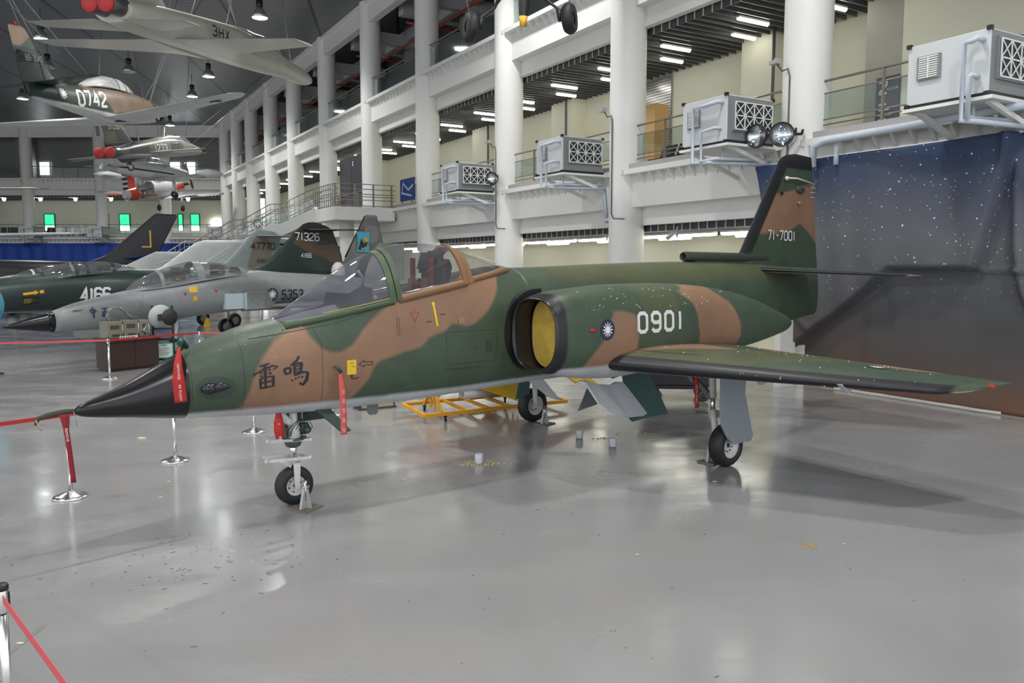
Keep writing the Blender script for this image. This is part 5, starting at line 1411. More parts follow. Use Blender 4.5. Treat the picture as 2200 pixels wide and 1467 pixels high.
# ---- warning streamers
def streamer(pts, w, name, label, m, text=None, tsize=.03, side=None, cap=None):
    """ribbon hanging along pts; side = sideways direction"""
    r = thing(name, label, 'streamer', group='red warning streamers')
    side = Vector(side).normalized(); mm = M(); P = [Vector(p) for p in pts]; Q = []
    for a, b in zip(P, P[1:]): Q += [a.lerp(b, i / 6) for i in range(6)]
    Q.append(P[-1]); ww = w if isinstance(w, list) else [w] * len(P)
    vs = []
    for i, q in enumerate(Q):
        f = i / 6; k = min(int(f), len(ww) - 2); wd = ww[k] + (ww[k + 1] - ww[k]) * (f - k)
        vs += [q - side * wd / 2, q + side * wd / 2]
    mm.add(vs, [(2 * i, 2 * i + 1, 2 * i + 3, 2 * i + 2) for i in range(len(Q) - 1)], True)
    o = mm.build('strap', m, r); o.modifiers.new('t', 'SOLIDIFY').thickness = .003
    if text:
        d = (P[-1] - P[1 if len(P) > 2 else 0]); L_ = d.length; d = d.normalized(); nrm = side.cross(d).normalized()
        if nrm.dot(Vector((0, 0, EYE)) - P[0]) < 0: nrm = -nrm
        mm = M()
        for tx, off in text:
            o0 = P[1 if len(P) > 2 else 0] + d * off * L_ + nrm * .006
            text_mesh(tx, tsize, lambda u, v: o0 + d * u + side * (v - tsize * .36), mm)
        mm.build('lettering', WTXT, r)
    if cap:
        mm = M(); mm.tube(cap[0], cap[1], 8); mm.build('pin', cap[2], r)
    return r
TEAL = mat('teal_pin', (.01, .07, .05), .4)
streamer([J(.915, -.30, 1.93), J(.875, -.375, 1.78), J(.87, -.39, 1.6), J(.885, -.40, 1.39)], [.03, .08, .12, .12], 'warning_streamer', 'red warning streamer hanging over the rear edge of the black nose cone', REDW, [('REMOVE', .0), ('BEFORE', .34), ('FLIGHT', .68)], .034, side=A_, cap=([J(.93, -.27, 1.97), J(.97, -.2, 2.0), J(1.04, -.12, 1.92)], .03, TEAL))
streamer([J(2.535, -.60, 1.575), J(2.54, -.63, 1.4), J(2.56, -.62, 1.1), J(2.55, -.63, .88)], [.04, .07, .075, .075], 'warning_streamer', 'long salmon warning streamer hanging on the fuselage beside the yellow square', SALMON, None, side=A_, cap=([J(2.47, -.60, 1.655), J(2.50, -.62, 1.63), J(2.54, -.62, 1.58)], .02, TEAL))
# white characters on the salmon streamer
mm = M(); side = A_
for k, zz in enumerate((1.36, 1.255, 1.15, 1.04, .93)):
    for (u0, v0, u1, v1) in ((-.015, .02, .015, .02), (-.015, 0, .015, 0), (-.012, -.02, .015, -.02), (0, .025, 0, -.025), (-.014, .02, -.014, -.015 if k % 2 else .0), (.014, .02, .014, -.02)):
        a = J(2.552, -.640, zz) + A_ * u0 + Vector((0, 0, v0)); b = J(2.552, -.640, zz) + A_ * u1 + Vector((0, 0, v1)); mm.bar(a, b, .005, .002)
o = mm.build('lettering', WTXT); o.parent = bpy.data.objects['warning_streamer.001']
streamer([J(1.945, -.28, 1.14), J(1.935, -.30, 1.05), J(1.935, -.31, .95), J(1.95, -.30, .86)], [.06, .11, .12, .10], 'warning_streamer', 'short red warning streamer beside the nose wheel leg', REDW, [('REMOVE', .1), ('BEF', .82)], .04, side=A_)
streamer([J(7.13, -1.9, 1.42), J(7.13, -1.92, 1.2), J(7.14, -1.92, .845)], [.085, .085, .085], 'warning_streamer', 'red warning streamer hanging under the wing inboard of the grey wheel door', REDW, [('BEFORE', .1), ('FLIGHT', .5)], .035, side=A_)
streamer([J(-.10, -.04, 1.33), J(-.09, -.06, 1.2), J(-.07, -.07, .95), J(-.05, -.07, .66)], [.08, .05, .045, .045], 'warning_streamer', 'dark red streamer hanging from the nose tip beside a barrier post', mat('dark_red', (.25, .012, .02), .7), [('REMOVE', .0)], .035, side=A_)
# cloth pitot cover in front of the nose
r = thing('pitot_cover', 'olive cloth cover drooping from the nose tip', 'cover')
mm = M(); mm.tube([J(.03, 0, 1.345), J(-.08, 0, 1.35), J(-.2, 0, 1.335), J(-.31, 0, 1.31), J(-.335, 0, 1.25)], [.022, .028, .03, .022, .012], 10); mm.build('sleeve', mat('olive_cloth', (.05, .045, .03), .8), r)
mm = M(); mm.tube([J(-.01, -.02, 1.35), J(-.0, -.03, 1.27), J(.01, -.03, 1.2)], .004, 5); mm.tube([J(-.33, -.02, 1.30), J(-.31, -.03, 1.22), J(-.29, -.03, 1.2)], .007, 5); mm.build('cord', mat('cord', (.3, .28, .2), .8), r)

# ---- barrier posts
def post_proto():
    r = thing('barrier_post', 'x', 'barrier post', group='chrome barrier posts')
    mm = M(); mm.lathe([(0, .0), (.195, .0), (.198, .012), (.19, .022), (.14, .04), (.07, .066), (.028, .08), (.0, .08)], 36); mm.build('base', CHROME, r)
    mm = M(); mm.tube([(0, 0, .07), (0, 0, .90)], .0255, 20); mm.build('pole', CHROME, r)
    mm = M(); mm.lathe([(.033, .86), (.034, .88), (.034, .99), (.030, 1.0)], 20); mm.build('collar', STEEL, r)
    mm = M(); mm.lathe([(0, 1.02), (.028, 1.02), (.036, 1.01), (.036, .985), (.0, .985)], 20); mm.box(.028, .038, -.012, .012, .90, .97); mm.build('belt_head', BLACK, r)
    return r
posts = {
 'tip': ((-5.28, 9.32), 'chrome barrier post standing right in front of the nose tip'),
 'under_cone': ((-4.78, 11.11), 'chrome barrier post half hidden behind the black nose cone'),
 'cabinet': ((-9.92, 19.48), 'chrome barrier post in front of the dark wood cabinet'),
 'grey_nose': ((-8.55, 21.7), 'chrome barrier post behind the nose, between two red belts and the grey jet'),
 'near': ((-2.80, 4.22), 'nearest barrier post, cut by the lower left corner of the picture'),
 'behind_wheel': ((-4.30, 13.09), 'barrier post whose base shows left of the nose wheel'),
 'streamer': ((-3.31, 14.55), 'barrier post whose base shows behind the salmon streamer'),
 'far_base': ((-2.85, 16.3), 'farther barrier post base right of the salmon streamer'),
 'edge': ((-6.35, 7.0), 'barrier post outside the left edge, only its base rim visible'),
}
first = post_proto(); used = False; PO = {}
for k_, ((x, y), lb) in posts.items():
    o = first if not used else dup(first); used = True
    o.location = (x, y, 0); o['label'] = lb; PO[k_] = Vector((x, y, 0)); o.rotation_euler = (0, 0, random.random() * 6)
def belt(a, b, sag, label, m, z0=.945, z1=.945, w=.048):
    mm = M(); n = 16; vs = []
    a = Vector((a[0], a[1], z0)); b = Vector((b[0], b[1], z1)); d = (b - a).normalized(); nn = d.cross(Vector((0, 0, 1))) * .0015
    a = a + d * .034; b = b - d * .034
    for i in range(n + 1):
        t = i / n; p = a.lerp(b, t) - Vector((0, 0, sag * 4 * t * (1 - t)))
        vs += [p + Vector((0, 0, w / 2)) + nn, p - Vector((0, 0, w / 2)) + nn, p - Vector((0, 0, w / 2)) - nn, p + Vector((0, 0, w / 2)) - nn]
    fs = [(4 * i + j, 4 * i + (j + 1) % 4, 4 * i + 4 + (j + 1) % 4, 4 * i + 4 + j) for i in range(n) for j in range(4)]
    mm.add(vs, fs); return tag(mm.build('barrier_belt', m), label, 'barrier belt', 'red barrier belts')
PINK = mat('pink_belt', (.62, .09, .10), .6, var=.05)
belt(PO['near'], (-.9, 2.2), .0, 'coral belt from the nearest post running down to the right', PINK, z1=.93, z0=.94)
belt(PO['near'], (-6.35, 7.0), .02, 'red belt leaving the nearest post to the upper left', PINK)
belt(PO['tip'], (-8.6, 7.2), .06, 'red belt from the post at the nose tip to the left edge', REDW, z0=1.0)
belt(PO['tip'], J(.02, 0, 0), .0, 'short red belt between the nose tip and its post', REDW, z0=1.0, z1=1.33)
belt(PO['cabinet'], PO['grey_nose'], .0, 'red belt between the cabinet post and the next post behind', REDW)
belt(PO['cabinet'], (-19, 17.5), .03, 'pink belt from the cabinet post to the left edge', PINK)
belt(PO['grey_nose'], (-4.2, 22.2), .01, 'pink belt from the farther post towards the middle', PINK)

# ---- chocks / tie-down stands
def tiedown(x, y, rz, label):
    r = thing('wheel_stand', label, 'stand', (x, y, 0), rz, 'grey steel wheel stands')
    mm = M(); mm.box(-.15, .15, -.13, .13, 0, .018); mm.build('base_plate', mat('rusty_plate', (.17, .15, .12), .6, var=.4, scale=12), r, bevel=.004)
    mm = M()
    mm.prism([(-.10, .018), (.10, .018), (.03, .26), (-.03, .26)], -.012, .012, lambda u, v, q: (u, q, v)); mm.prism([(-.08, .018), (.08, .018), (.03, .26), (-.03, .26)], -.012, .012, lambda u, v, q: (q, u, v))
    mm.build('gusset', mat('stand_grey', (.42, .43, .44), .4, metal=.3), r)
    mm = M(); mm.tube([(0, 0, .1), (0, 0, .33)], .024, 14); mm.lathe([(.0, .25), (.05, .25), (.05, .265), (0, .265)], 18); mm.build('jack_post', STEEL, r)
    return r
p = J(2.245, -.26, 0); tiedown(p.x, p.y, HD + .5, 'grey steel stand under the nose wheel axle')
p = J(7.60, 1.72, 0); tiedown(p.x, p.y, HD + .2, 'grey steel stand inside the far main wheel')
p = J(7.62, -1.80, 0); tiedown(p.x, p.y, HD + .2, 'grey steel stand hidden inside the near main wheel')

# ---- small translucent cups with bait on the floor
def cup(x, y, label):
    r = thing('plastic_cup', label, 'cup', (x, y, 0), random.random(), 'plastic cups on the floor')
    mm = M(); mm.lathe([(0, .004), (.052, .004), (.058, .02), (.060, .13), (.052, .142), (.048, .14), (.052, .12), (.05, .02), (0, .012)], 8); mm.build('cup_body', mat('milky_plastic', (.62, .63, .68), .35), r)
    mm = M(); mm.lathe([(0, .05), (.05, .05), (.05, .045), (0, .045)], 12); mm.build('filling', mat('bait', (.28, .2, .15), .8), r)
cup(-.463, 10.95, 'white plastic cup surrounded by scattered crumbs under the fuselage')
cup(1.084, 12.59, 'white plastic cup farther back, left one of the pair under the wing root')
cup(1.54, 11.99, 'white plastic cup right of the pair under the wing root')
mm = M(); random.seed(5)
for cx, cy, n, sx_, sy_ in ((-.463, 10.95, 150, .18, .08), (2.2, 12.9, 26, .2, .06), (1.5, 12.6, 20, .1, .03)):
    for i in range(n):
        x = random.gauss(cx, sx_); y = random.gauss(cy, sy_); mm.sphere((x, y, .006), random.uniform(.006, .013), 6, 4)
tag(mm.build('crumbs', mat('bait_crumb', (.55, .48, .25), .8)), 'pale yellow crumbs scattered around the plastic cup', 'crumbs', kind='stuff')
mm = M(); random.seed(9)
for i in range(170):
    a = random.random() * PI; L_ = random.uniform(.01, .05)
    if i < 90: x, y = random.gauss(-2.9, .5), random.gauss(7.2, .45)
    else: x, y = random.uniform(-5, 5), random.uniform(4.5, 11)
    mm.bar((x, y, .003), (x + math.cos(a) * L_, y + math.sin(a) * L_, .003), .0025, .0025)
tag(mm.build('floor_debris', mat('debris', (.05, .05, .045), .9)), 'tiny dark bits and twigs scattered on the grey floor', 'debris', kind='stuff')
mm = M()
for x, y, s in ((-5.95, 12.6, .05), (-4.4, 10.0, .02), (-4.2, 9.3, .018), (-1.4, 10.1, .02), (-2.3, 5.0, .03), (2.6, 10.0, .02), (2.9, 12.9, .02), (-3.6, 5.6, .02), (1.2, 7.4, .012), (3.3, 7.7, .012)):
    mm.sphere((x, y, .006), s, 8, 5, (1.6, .8, .3))
tag(mm.build('yellow_scraps', mat('scrap', (.6, .56, .35), .8)), 'small pale yellow scraps on the floor', 'scraps', kind='stuff')
r = thing('tape_cross', 'ochre adhesive tape cross stuck on the floor at the right', 'tape', (2.94, 7.66, 0), .5)
mm = M(); mm.box(-.10, .10, -.02, .02, 0, .002); mm.build('tape_strip', mat('ochre_tape', (.33, .22, .09), .7), r)
mm = M(); mm.box(-.02, .02, -.09, .09, .002, .004); mm.build('tape_strip', MATS['ochre_tape'], r)
mm = M()
for (a, b, w_) in (((-5.2, 6.0), (-3.3, 7.9), .05), ((-3.55, 3.6), (-3.6, 5.9), .045)): mm.bar((a[0], a[1], .0012), (b[0], b[1], .0012), w_, .002)
tag(mm.build('tape_residue', mat('residue', (.19, .19, .195), .6)), 'dark worn tape lines on the floor at the lower left', 'tape')

# ---- dark cabinet with equipment, display stand, sign
CX = Vector((-10.71, 20.34, 0)); CD = Vector((.74, 1.74, 0)).normalized()
cab = thing('display_cabinet', 'long dark brown wooden cabinet carrying electronic boxes in front of the grey jet', 'cabinet', (-10.45, 20.55, 0), 1.0)
WOOD = mat('dark_wood', (.038, .017, .015), .45, var=.2, scale=2)
mm = M(); mm.box(.03, 1.42, .03, .67, .07, .78); mm.build('body', WOOD, cab)
mm = M(); mm.box(-.02, 1.47, -.02, .72, .78, .87); mm.build('top', WOOD, cab, bevel=.008)
mm = M(); mm.box(.07, 1.38, .08, .63, 0, .07); mm.build('plinth', WOOD, cab)
for i, x in enumerate((.04, .73)):
    mm = M(); mm.box(x, x + .68, .012, .03, .09, .76); mm.build('door', WOOD, cab)
mm = M(); mm.box(.28, .78, -.035, -.022, .86, .93); nc = mm.build('name_card', mat('card', (.62, .62, .6), .6), cab)
mm = M(); [mm.box(.31 + .07 * q, .35 + .07 * q, -.038, -.0365, .882, .908) for q in range(6)]; mm.build('lettering', INK, nc)
def on_cab(x, y, z):
    c = math.cos(1.0); s = math.sin(1.0); return (-10.45 + x * c - y * s, 20.55 + x * s + y * c, z)
OLIVEB = mat('olive_case', (.20, .19, .145), .4, var=.12); 
for i, (x0, x1, h, lb) in enumerate(((.05, .47, .44, 'left one with a small display'), (.50, .92, .46, 'middle one with a dark window'), (.95, 1.22, .44, 'right one with white levers'))):
    r = thing('equipment_case', 'olive grey electronics case on the dark cabinet, ' + lb, 'case', on_cab(x0, .12, .87), 1.0, 'electronics cases on the cabinet')
    w_ = x1 - x0
    mm = M(); mm.box(0, w_, 0, .38, 0, h); mm.build('case_body', OLIVEB, r, bevel=.012)
    mm = M(); mm.box(.08 * 1, w_ - .1, -.012, 0, h * .55, h * .78); mm.box(.12, w_ - .1, -.012, 0, .05, .11); mm.build('display', DARKGR, r)
    mm = M(); mm.tube([(w_ - .03, -.01, .06), (w_ - .03, -.05, .09), (w_ - .03, -.05, h - .09), (w_ - .03, -.01, h - .06)], .012, 6)
    if i == 2: mm.tube([(.05, -.02, .1), (.16, -.06, .3)], .015, 6); mm.tube([(.16, -.02, .05), (.08, -.05, .2)], .012, 6)
    mm.build('handle', STEEL, r)
r = thing('ammunition_belt', 'curled steel cartridge feed belt standing on the electronics cases', 'ammunition belt', on_cab(.45, .32, 1.315), .75)
mm = M()
for q in (0, .09):
    pts = [(-.16 + .02 * math.sin(t), q, .0) for t in (0,)]
    arc = [(-.20, q, .0), (-.24, q, .12), (-.2, q, .26), (-.08, q, .35), (.08, q, .34), (.2, q, .25), (.28, q, .14), (.40, q, .05)]
    for a, b in zip(arc, arc[1:]):
        a = Vector(a); b = Vector(b); k = 4
        for i in range(k):
            c = a.lerp(b, i / k); d = (b - a).normalized(); mm.tube([c - d * .012 + Vector((0, -.03, 0)), c - d * .012 + Vector((0, .03, 0))], .02, 6); 
    mm.tube(arc, .028, 8)
mm.build('belt_links', mat('links', (.28, .28, .27), .3, metal=.7), r)
mm = M(); mm.box(-.2, .5, .0, .12, 0, .03); mm.box(.38, .55, 0, .14, .0, .1); mm.build('feed_tray', mat('tray', (.12, .12, .11), .4, metal=.5), r)

# open frame stand with scope dish and the green-framed sign
r = thing('display_rack', 'black slotted steel rack holding a grey dish with a black cone', 'rack', (-9.87, 22.45, 0), .25)
mm = M()
for x in (-.26, .26): mm.box(x - .03, x + .03, -.02, .02, .1, 1.66)
for z in (1.0, .7): mm.box(-.26, .26, -.015, .015, z - .025, z + .025)
mm.bar((.26, 0, .75), (.12, -.2, .5), .04); mm.build('frame', BLACK, r)
mm = M(); mm.box(-.28, .42, -.3, .3, .13, .2); mm.tube([(-.25, -.25, .15), (-.3, -.3, .02)], .02, 6); mm.tube([(.3, -.25, .15), (.4, -.36, .02)], .02, 6); mm.tube([(0, .25, .15), (0, .3, .02)], .02, 6); mm.build('base', BLACK, r)
mm = M(); mm.lathe([(0, -.05), (.18, -.03), (.33, .05), (.34, .06), (.32, .05), (0, -.02)], 32, (-.02, -.06, 1.34), axis=(-.55, .8, .1)); mm.build('dish', mat('dish_grey', (.45, .5, .48), .4), r)
mm = M(); mm.lathe([(.05, .0), (.10, .05), (.13, .16), (.23, .28), (.235, .30), (0, .27)], 28, (.05, -.1, 1.33), axis=(.65, -.75, .05)); mm.box(-.08, .1, -.25, -.05, 1.24, 1.42); mm.build('black_cone', mat('cone_black', (.018, .018, .017), .55), r)
r = thing('information_sign', 'white notice board with green frame leaning on the black rack', 'sign', (-9.70, 22.1, .2), .25)
r.scale = (.78, .78, .78)
tl = lambda u, v, q=0: (u, -q + v * .12, v)
mm = M()
for a, b, c, d in ((-.30, .30, 0, .035), (-.30, .30, .52, .555), (-.30, -.265, 0, .555), (.265, .30, 0, .555)): mm.prism([(a, c), (b, c), (b, d), (a, d)], -.005, .02, tl)
mm.build('frame', mat('sign_green', (.02, .27, .12), .5), r)
mm = M(); mm.prism([(-.27, .03), (.27, .03), (.27, .53), (-.27, .53)], 0, .012, tl); mm.build('panel', mat('sign_paper', (.52, .6, .58), .5), r)
mm = M(); mm.prism([(-.09, .455), (.09, .455), (.09, .478), (-.09, .478)], .0125, .014, tl)
for i in range(6):
    a = -.22 + (.16 if i == 0 else 0); b = .2 - .05 * (i % 3)
    mm.prism([(a, .36 - i * .05), (b, .36 - i * .05), (b, .372 - i * .05), (a, .372 - i * .05)], .0125, .014, tl)
mm.build('lettering', INK, r)

# ---- yellow cart with a target drone under the fuselage
YEL = mat('cart_yellow', (.78, .36, .01), .45, var=.08); YW = mat('wing_yellow', (.68, .44, .01), .45, var=.05)
ct = thing('yellow_cart', 'yellow steel trolley on castors behind the fuselage', 'cart', (0, 0, 0))
cA = Vector((-2.06, 14.9, 0)); cB = Vector((-1.52, 13.75, 0)); cD = Vector((.86, .51, 0)); L_ = 3.0
def CT(t, q, z): return cB + cD * t + (cA - cB) * q + Vector((0, 0, z))
mm = M()
mm.bar(CT(0, 0, .15), CT(L_, 0, .15), .06); mm.bar(CT(0, 1, .15), CT(L_, 1, .15), .06)
for t in (0, .85, 1.3, 1.75, L_): mm.bar(CT(t, 0, .15), CT(t, 1, .15), .055)
mm.build('frame', YEL, ct)
for t in (.38, 2.15):
    mm = M()
    for q in (.12, .88):
        mm.bar(CT(t, q, .15), CT(t, .38 if q < .5 else .62, .42), .05)
    mm.bar(CT(t, .42, .15), CT(t, .42, .42), .05); mm.bar(CT(t, .58, .15), CT(t, .58, .42), .05)
    mm.prism([(.33, .38), (.67, .38), (.67, .60), (.58, .60), (.5, .50), (.42, .60), (.33, .60)], t - .07, t + .07, lambda u, v, q: CT(q, u, v)); mm.build('cradle', YEL, ct)
for t, q in ((.42, .05), (.42, .95), (2.2, .05), (2.2, .95)):
    c = CT(t, q, 0); mm = M(); mm.lathe([(0, -.02), (.055, -.02), (.06, 0), (.055, .02), (0, .02)], 18, (c.x, c.y, .06), axis='x'); mm.box(c.x - .03, c.x + .03, c.y - .03, c.y + .03, .08, .125); mm.build('castor', BLACK, ct)
dr = thing('target_drone', 'yellow winged red and white target drone resting on the yellow trolley', 'drone')
DRP = lambda t, q, z: CT(t, .5, 0) + Vector((-cD.y, cD.x, 0)) * q + Vector((0, 0, z))
mm = M(); n = 20
sec_ = [(-.3, .01), (-.15, .08), (.1, .13), (.8, .15), (2.3, .15), (3.2, .12), (3.8, .05)]
mm.loft([[DRP(t, r_ * math.cos(2 * PI * j / n), .66 + r_ * math.sin(2 * PI * j / n)) for j in range(n)] for t, r_ in sec_]); mm.build('body', mat('drone_red', (.5, .03, .01), .4), dr)
mm = M(); mm.loft([[DRP(t, r_ * math.cos(2 * PI * j / n), .52 + r_ * math.sin(2 * PI * j / n)) for j in range(n)] for t, r_ in ((1.3, .06), (1.5, .12), (1.8, .12), (2.05, .06), (2.1, .01))]); mm.build('belly_pod', mat('drone_white', (.62, .62, .62), .35), dr)
mm = M(); mm.loft([[DRP(t, q - .05, z + .36) for q, z in ((-.12, -.07), (.12, -.07), (.12, .07), (-.12, .07))] for t in (.95, 1.7)], caps=False); o = mm.build('intake_box', mat('drone_white', (.62, .62, .62), .35), dr); o.modifiers.new('t', 'SOLIDIFY').thickness = .02
for s_ in (1, -1):
    mm = M(); mm.add([DRP(1.0, -.13 * s_, .56), DRP(2.0, -.13 * s_, .56), DRP(2.12, -.72 * s_, .24), DRP(1.85, -.72 * s_, .24)], [(0, 1, 2, 3)]); o = mm.build('wing', YW, dr); o.modifiers.new('t', 'SOLIDIFY').thickness = .03
mm = M(); mm.add([DRP(3.2, -.1, .62), DRP(3.65, -.1, .64), DRP(3.85, -.6, .3), DRP(3.45, -.38, .48), DRP(3.3, -.4, .44)], [(0, 1, 2, 3, 4)]); o = mm.build('tail_fin', mat('drone_tail', (.4, .25, .01), .5), dr); o.modifiers.new('t', 'SOLIDIFY').thickness = .02
mm = M(); mm.loft([[DRP(t, r_ * math.cos(2 * PI * j / n), .66 + r_ * math.sin(2 * PI * j / n)) for j in range(n)] for t, r_ in ((3.1, .09), (4.0, .09))]); mm.build('tail_boom', mat('drone_white', (.62, .62, .62), .35), dr)
# black bin cart behind the wing
r = thing('black_tub_cart', 'black wheeled plastic tub cart standing behind the wing', 'cart', (3.5, 16.5, 0), -.1)
mm = M(); mm.prism([(-.72, .32), (.62, .32), (.72, .95), (-.85, .95)], -.4, .4, lambda u, v, q: (u, q, v)); mm.build('tub', mat('tub_black', (.012, .013, .016), .35), r, bevel=.03)
mm = M(); mm.box(-.62, .55, -.36, .36, .25, .33); mm.build('chassis', BLACK, r)
for x, y in ((-.5, -.36), (.45, -.36), (-.5, .36), (.45, .36)):
    mm = M(); mm.lathe([(.05, -.02), (.10, -.022), (.115, 0), (.10, .022), (.05, .02)], 22, (x, y, .115), axis='y'); mm.lathe([(0, -.012), (.05, -.012), (.05, .012), (0, .012)], 12, (x, y, .115), axis='y'); mm.box(x - .025, x + .025, y - .03, y + .03, .16, .26); mm.build('castor', mat('castor_grey', (.06, .055, .05), .5), r)
# glass case on the floor behind the streamer
r = thing('low_glass_case', 'low cream panel box standing on the floor behind the salmon streamer', 'case', (-2.75, 15.35, 0), .55)
mm = M(); mm.box(-.25, .42, -.12, .14, .03, .30); mm.build('body', mat('case_cream', (.42, .40, .25), .4), r)
mm = M(); mm.box(-.3, .47, -.16, .18, 0, .03); mm.box(-.27, -.25, -.14, .16, .03, .32); mm.box(.42, .44, -.14, .16, .03, .32); mm.build('frame', DARKGR, r)
# ================================================================ the other aircraft
LGREY = (.36, .38, .38)
def craft(spec):
    """builds one aircraft; local x from nose to tail, y to starboard side, z up"""
    R = thing('aircraft', spec['label'], 'aircraft', spec['loc'], 0, spec.get('group'))
    R.name = spec.get('name', 'aircraft')
    hx, pitch, roll = spec['heading'], spec.get('pitch', 0), spec.get('roll', 0)
    # heading = direction (radians) in which the tail points from the nose
    R.rotation_euler = Euler((roll, pitch, hx), 'XYZ')
    P = spec['skin']; fus = spec['fus']
    n = spec.get('n', 36)
    def ring(x):
        zc, hw, hh, ex = interp(fus, x); L_ = []
        for j in range(n):
            t = 2 * PI * j / n; c, s_ = math.cos(t), math.sin(t)
            L_.append((x, hw * math.copysign(abs(c) ** (2 / ex), c), zc + hh * math.copysign(abs(s_) ** (2 / ex), s_)))
        return L_
    x0, x1 = fus[0][0], fus[-1][0]; nx = spec.get('nx', 90)
    xs = [x0 + (x1 - x0) * i / nx for i in range(nx + 1)]
    rd = spec.get('radome')
    mm = M(); mm.loft([ring(x) for x in xs if not rd or x >= rd - .001])
    body = mm.build('fuselage', P, R)
    def pf(o):
        for a, f in spec.get('paint', {}).items(): paint(o, a, f)
    pf(body)
    if rd:
        mm = M(); mm.loft([ring(x) for x in xs if x <= rd + (x1 - x0) / nx]); mm.build('nose_cone', spec.get('radmat', MATS['black_gloss']), R)
    bvh = BVHTree.FromPolygons([v.co[:] for v in body.data.vertices], [tuple(p.vertices) for p in body.data.polygons])
    def side(sg, off=.012):
        def f(u, v, o=off):
            h = bvh.ray_cast(Vector((u, 9 * sg, v)), Vector((0, -sg, 0)))
            return h[0] + Vector((0, sg * o, 0)) if h[0] else Vector((u, .5 * sg, v))
        return f
    for k, rows, up in spec.get('surf', []):
        both = k not in ('tail_fin', 'ventral_fin', 'dorsal_fin')
        for sg in ((1, -1) if both else (1,)):
            rr = [((a[0], a[1] * sg, a[2]), (b[0], b[1] * sg, b[2]), t) for a, b, t in rows]
            mm = M(); mm.loft(wing_loops(rr, up=up, n=18, k=10))
            o = mm.build(k, spec.get('surfmat', {}).get(k, P), R); pf(o)
    for k, m_, fn in spec.get('extra', []):
        mm = M(); fn(mm, side); o = mm.build(k, m_, R)
        if m_ is P: pf(o)
    # canopy: (x0, x1, xtop, ztop, half width, z base, glass material, frame positions, frame material)
    for c in spec.get('canopy', []):
        tab = c['tab']; mm = M(); mc = 18; loops = []
        k0, k1 = tab[0][0], tab[-1][0]
        for i in range(41):
            x = k0 + (k1 - k0) * i / 40; zb, zt, hw = interp(tab, x)
            loops.append([(x, hw * math.cos(PI * j / mc), zb + (zt - zb) * math.sin(PI * j / mc) ** .9) for j in range(mc + 1)])
        mm.loft(loops, closed=False, caps=False); mm.build('canopy', c['glass'], R)
        mm = M()
        for xf, w_ in c.get('frames', []):
            for dx in (0,):
                a = []
                for x in (xf - w_ / 2, xf + w_ / 2):
                    zb, zt, hw = interp(tab, x); a.append([(x, (hw + .012) * math.cos(PI * j / mc), zb + (zt - zb + .012) * math.sin(PI * j / mc) ** .9) for j in range(mc + 1)])
                mm.loft(a, closed=False, caps=False)
        for sg in (1, -1): mm.tube([(k0 + (k1 - k0) * i / 20, sg * interp(tab, k0 + (k1 - k0) * i / 20)[2], interp(tab, k0 + (k1 - k0) * i / 20)[0]) for i in range(21)], .03, 6)
        mm.build('canopy_frame', c['fmat'], R)
        mm = M()
        for xs_ in c.get('seats', []):
            zb, zt, hw = interp(tab, xs_); mm.box(xs_ - .05, xs_ + .22, -.2, .2, zb - .05, zb + (zt - zb) * .82); mm.box(xs_ - .1, xs_ + .1, -.15, .15, zb + (zt - zb) * .55, zb + (zt - zb) * .88)
        if c.get('seats'): mm.build('seat', mat('seat_mix', (.06, .03, .025), .6), R)
        mm = M()
        loops = []
        for i in range(13):
            x = k0 + (k1 - k0) * i / 12; zb, zt, hw = interp(tab, x); loops.append([(x, hw * .97, zb + .01), (x, -hw * .97, zb + .01)])
        mm.loft(loops, closed=False, caps=False); mm.build('cockpit_deck', mat('deck', (.06, .065, .06), .6), R)
    for (c, r_, w_, hub) in spec.get('wheels', []):
        for sg in ((1, -1) if abs(c[1]) > .05 else (1,)):
            cc = (c[0], c[1] * sg, c[2]); 
            mm = M(); mm.lathe([(r_ * .55, -w_ * .4), (r_ * .85, -w_ * .5), (r_, -w_ * .2), (r_, w_ * .2), (r_ * .85, w_ * .5), (r_ * .55, w_ * .4)], 28, cc, axis='y'); t_ = mm.build('wheel', TYRE, R)
            mm = M(); mm.lathe([(0, -w_ * .3), (r_ * .2, -w_ * .3), (r_ * .3, -w_ * .15), (r_ * .55, -w_ * .42), (r_ * .55, w_ * .42), (r_ * .3, w_ * .15), (0, w_ * .3)], 20, cc, axis='y'); mm.build('wheel_hub', hub, t_)
            mm = M(); top = spec.get('strut_top', 1.3); mm.tube([(c[0], c[1] * sg * .98, c[2]), (c[0] + .1, c[1] * sg * .9, max(top, c[2] + .4))], .05, 8); mm.build('strut', GW, R)
    for (txt, sg, x, z, h, w_, gap, st, m_) in spec.get('text', []):
        f = side(sg, spec.get('toff', .012)); mm = M()
        if sg < 0: letters(txt, x, z, h, w_, gap, st, lambda u, v: f(u, v), mm, step=.15)
        else: letters(txt, 0, z, h, w_, gap, st, lambda u, v: f(x - u, v), mm, step=.15)
        mm.build('serial_number', m_, R)
    for (sg, x, z, r_) in spec.get('roundel', []):
        f = side(sg); mm = M(); disc(x, z, r_, lambda u, v: f(u, v), mm, n=20, k=2); o = mm.build('roundel', MATS['navy_disc'], R)
        mm = M(); sunburst(x, z, r_ * .92, lambda u, v: f(u, v, .02), mm); mm.build('white_sun', WM, o)
    return R, side, bvh

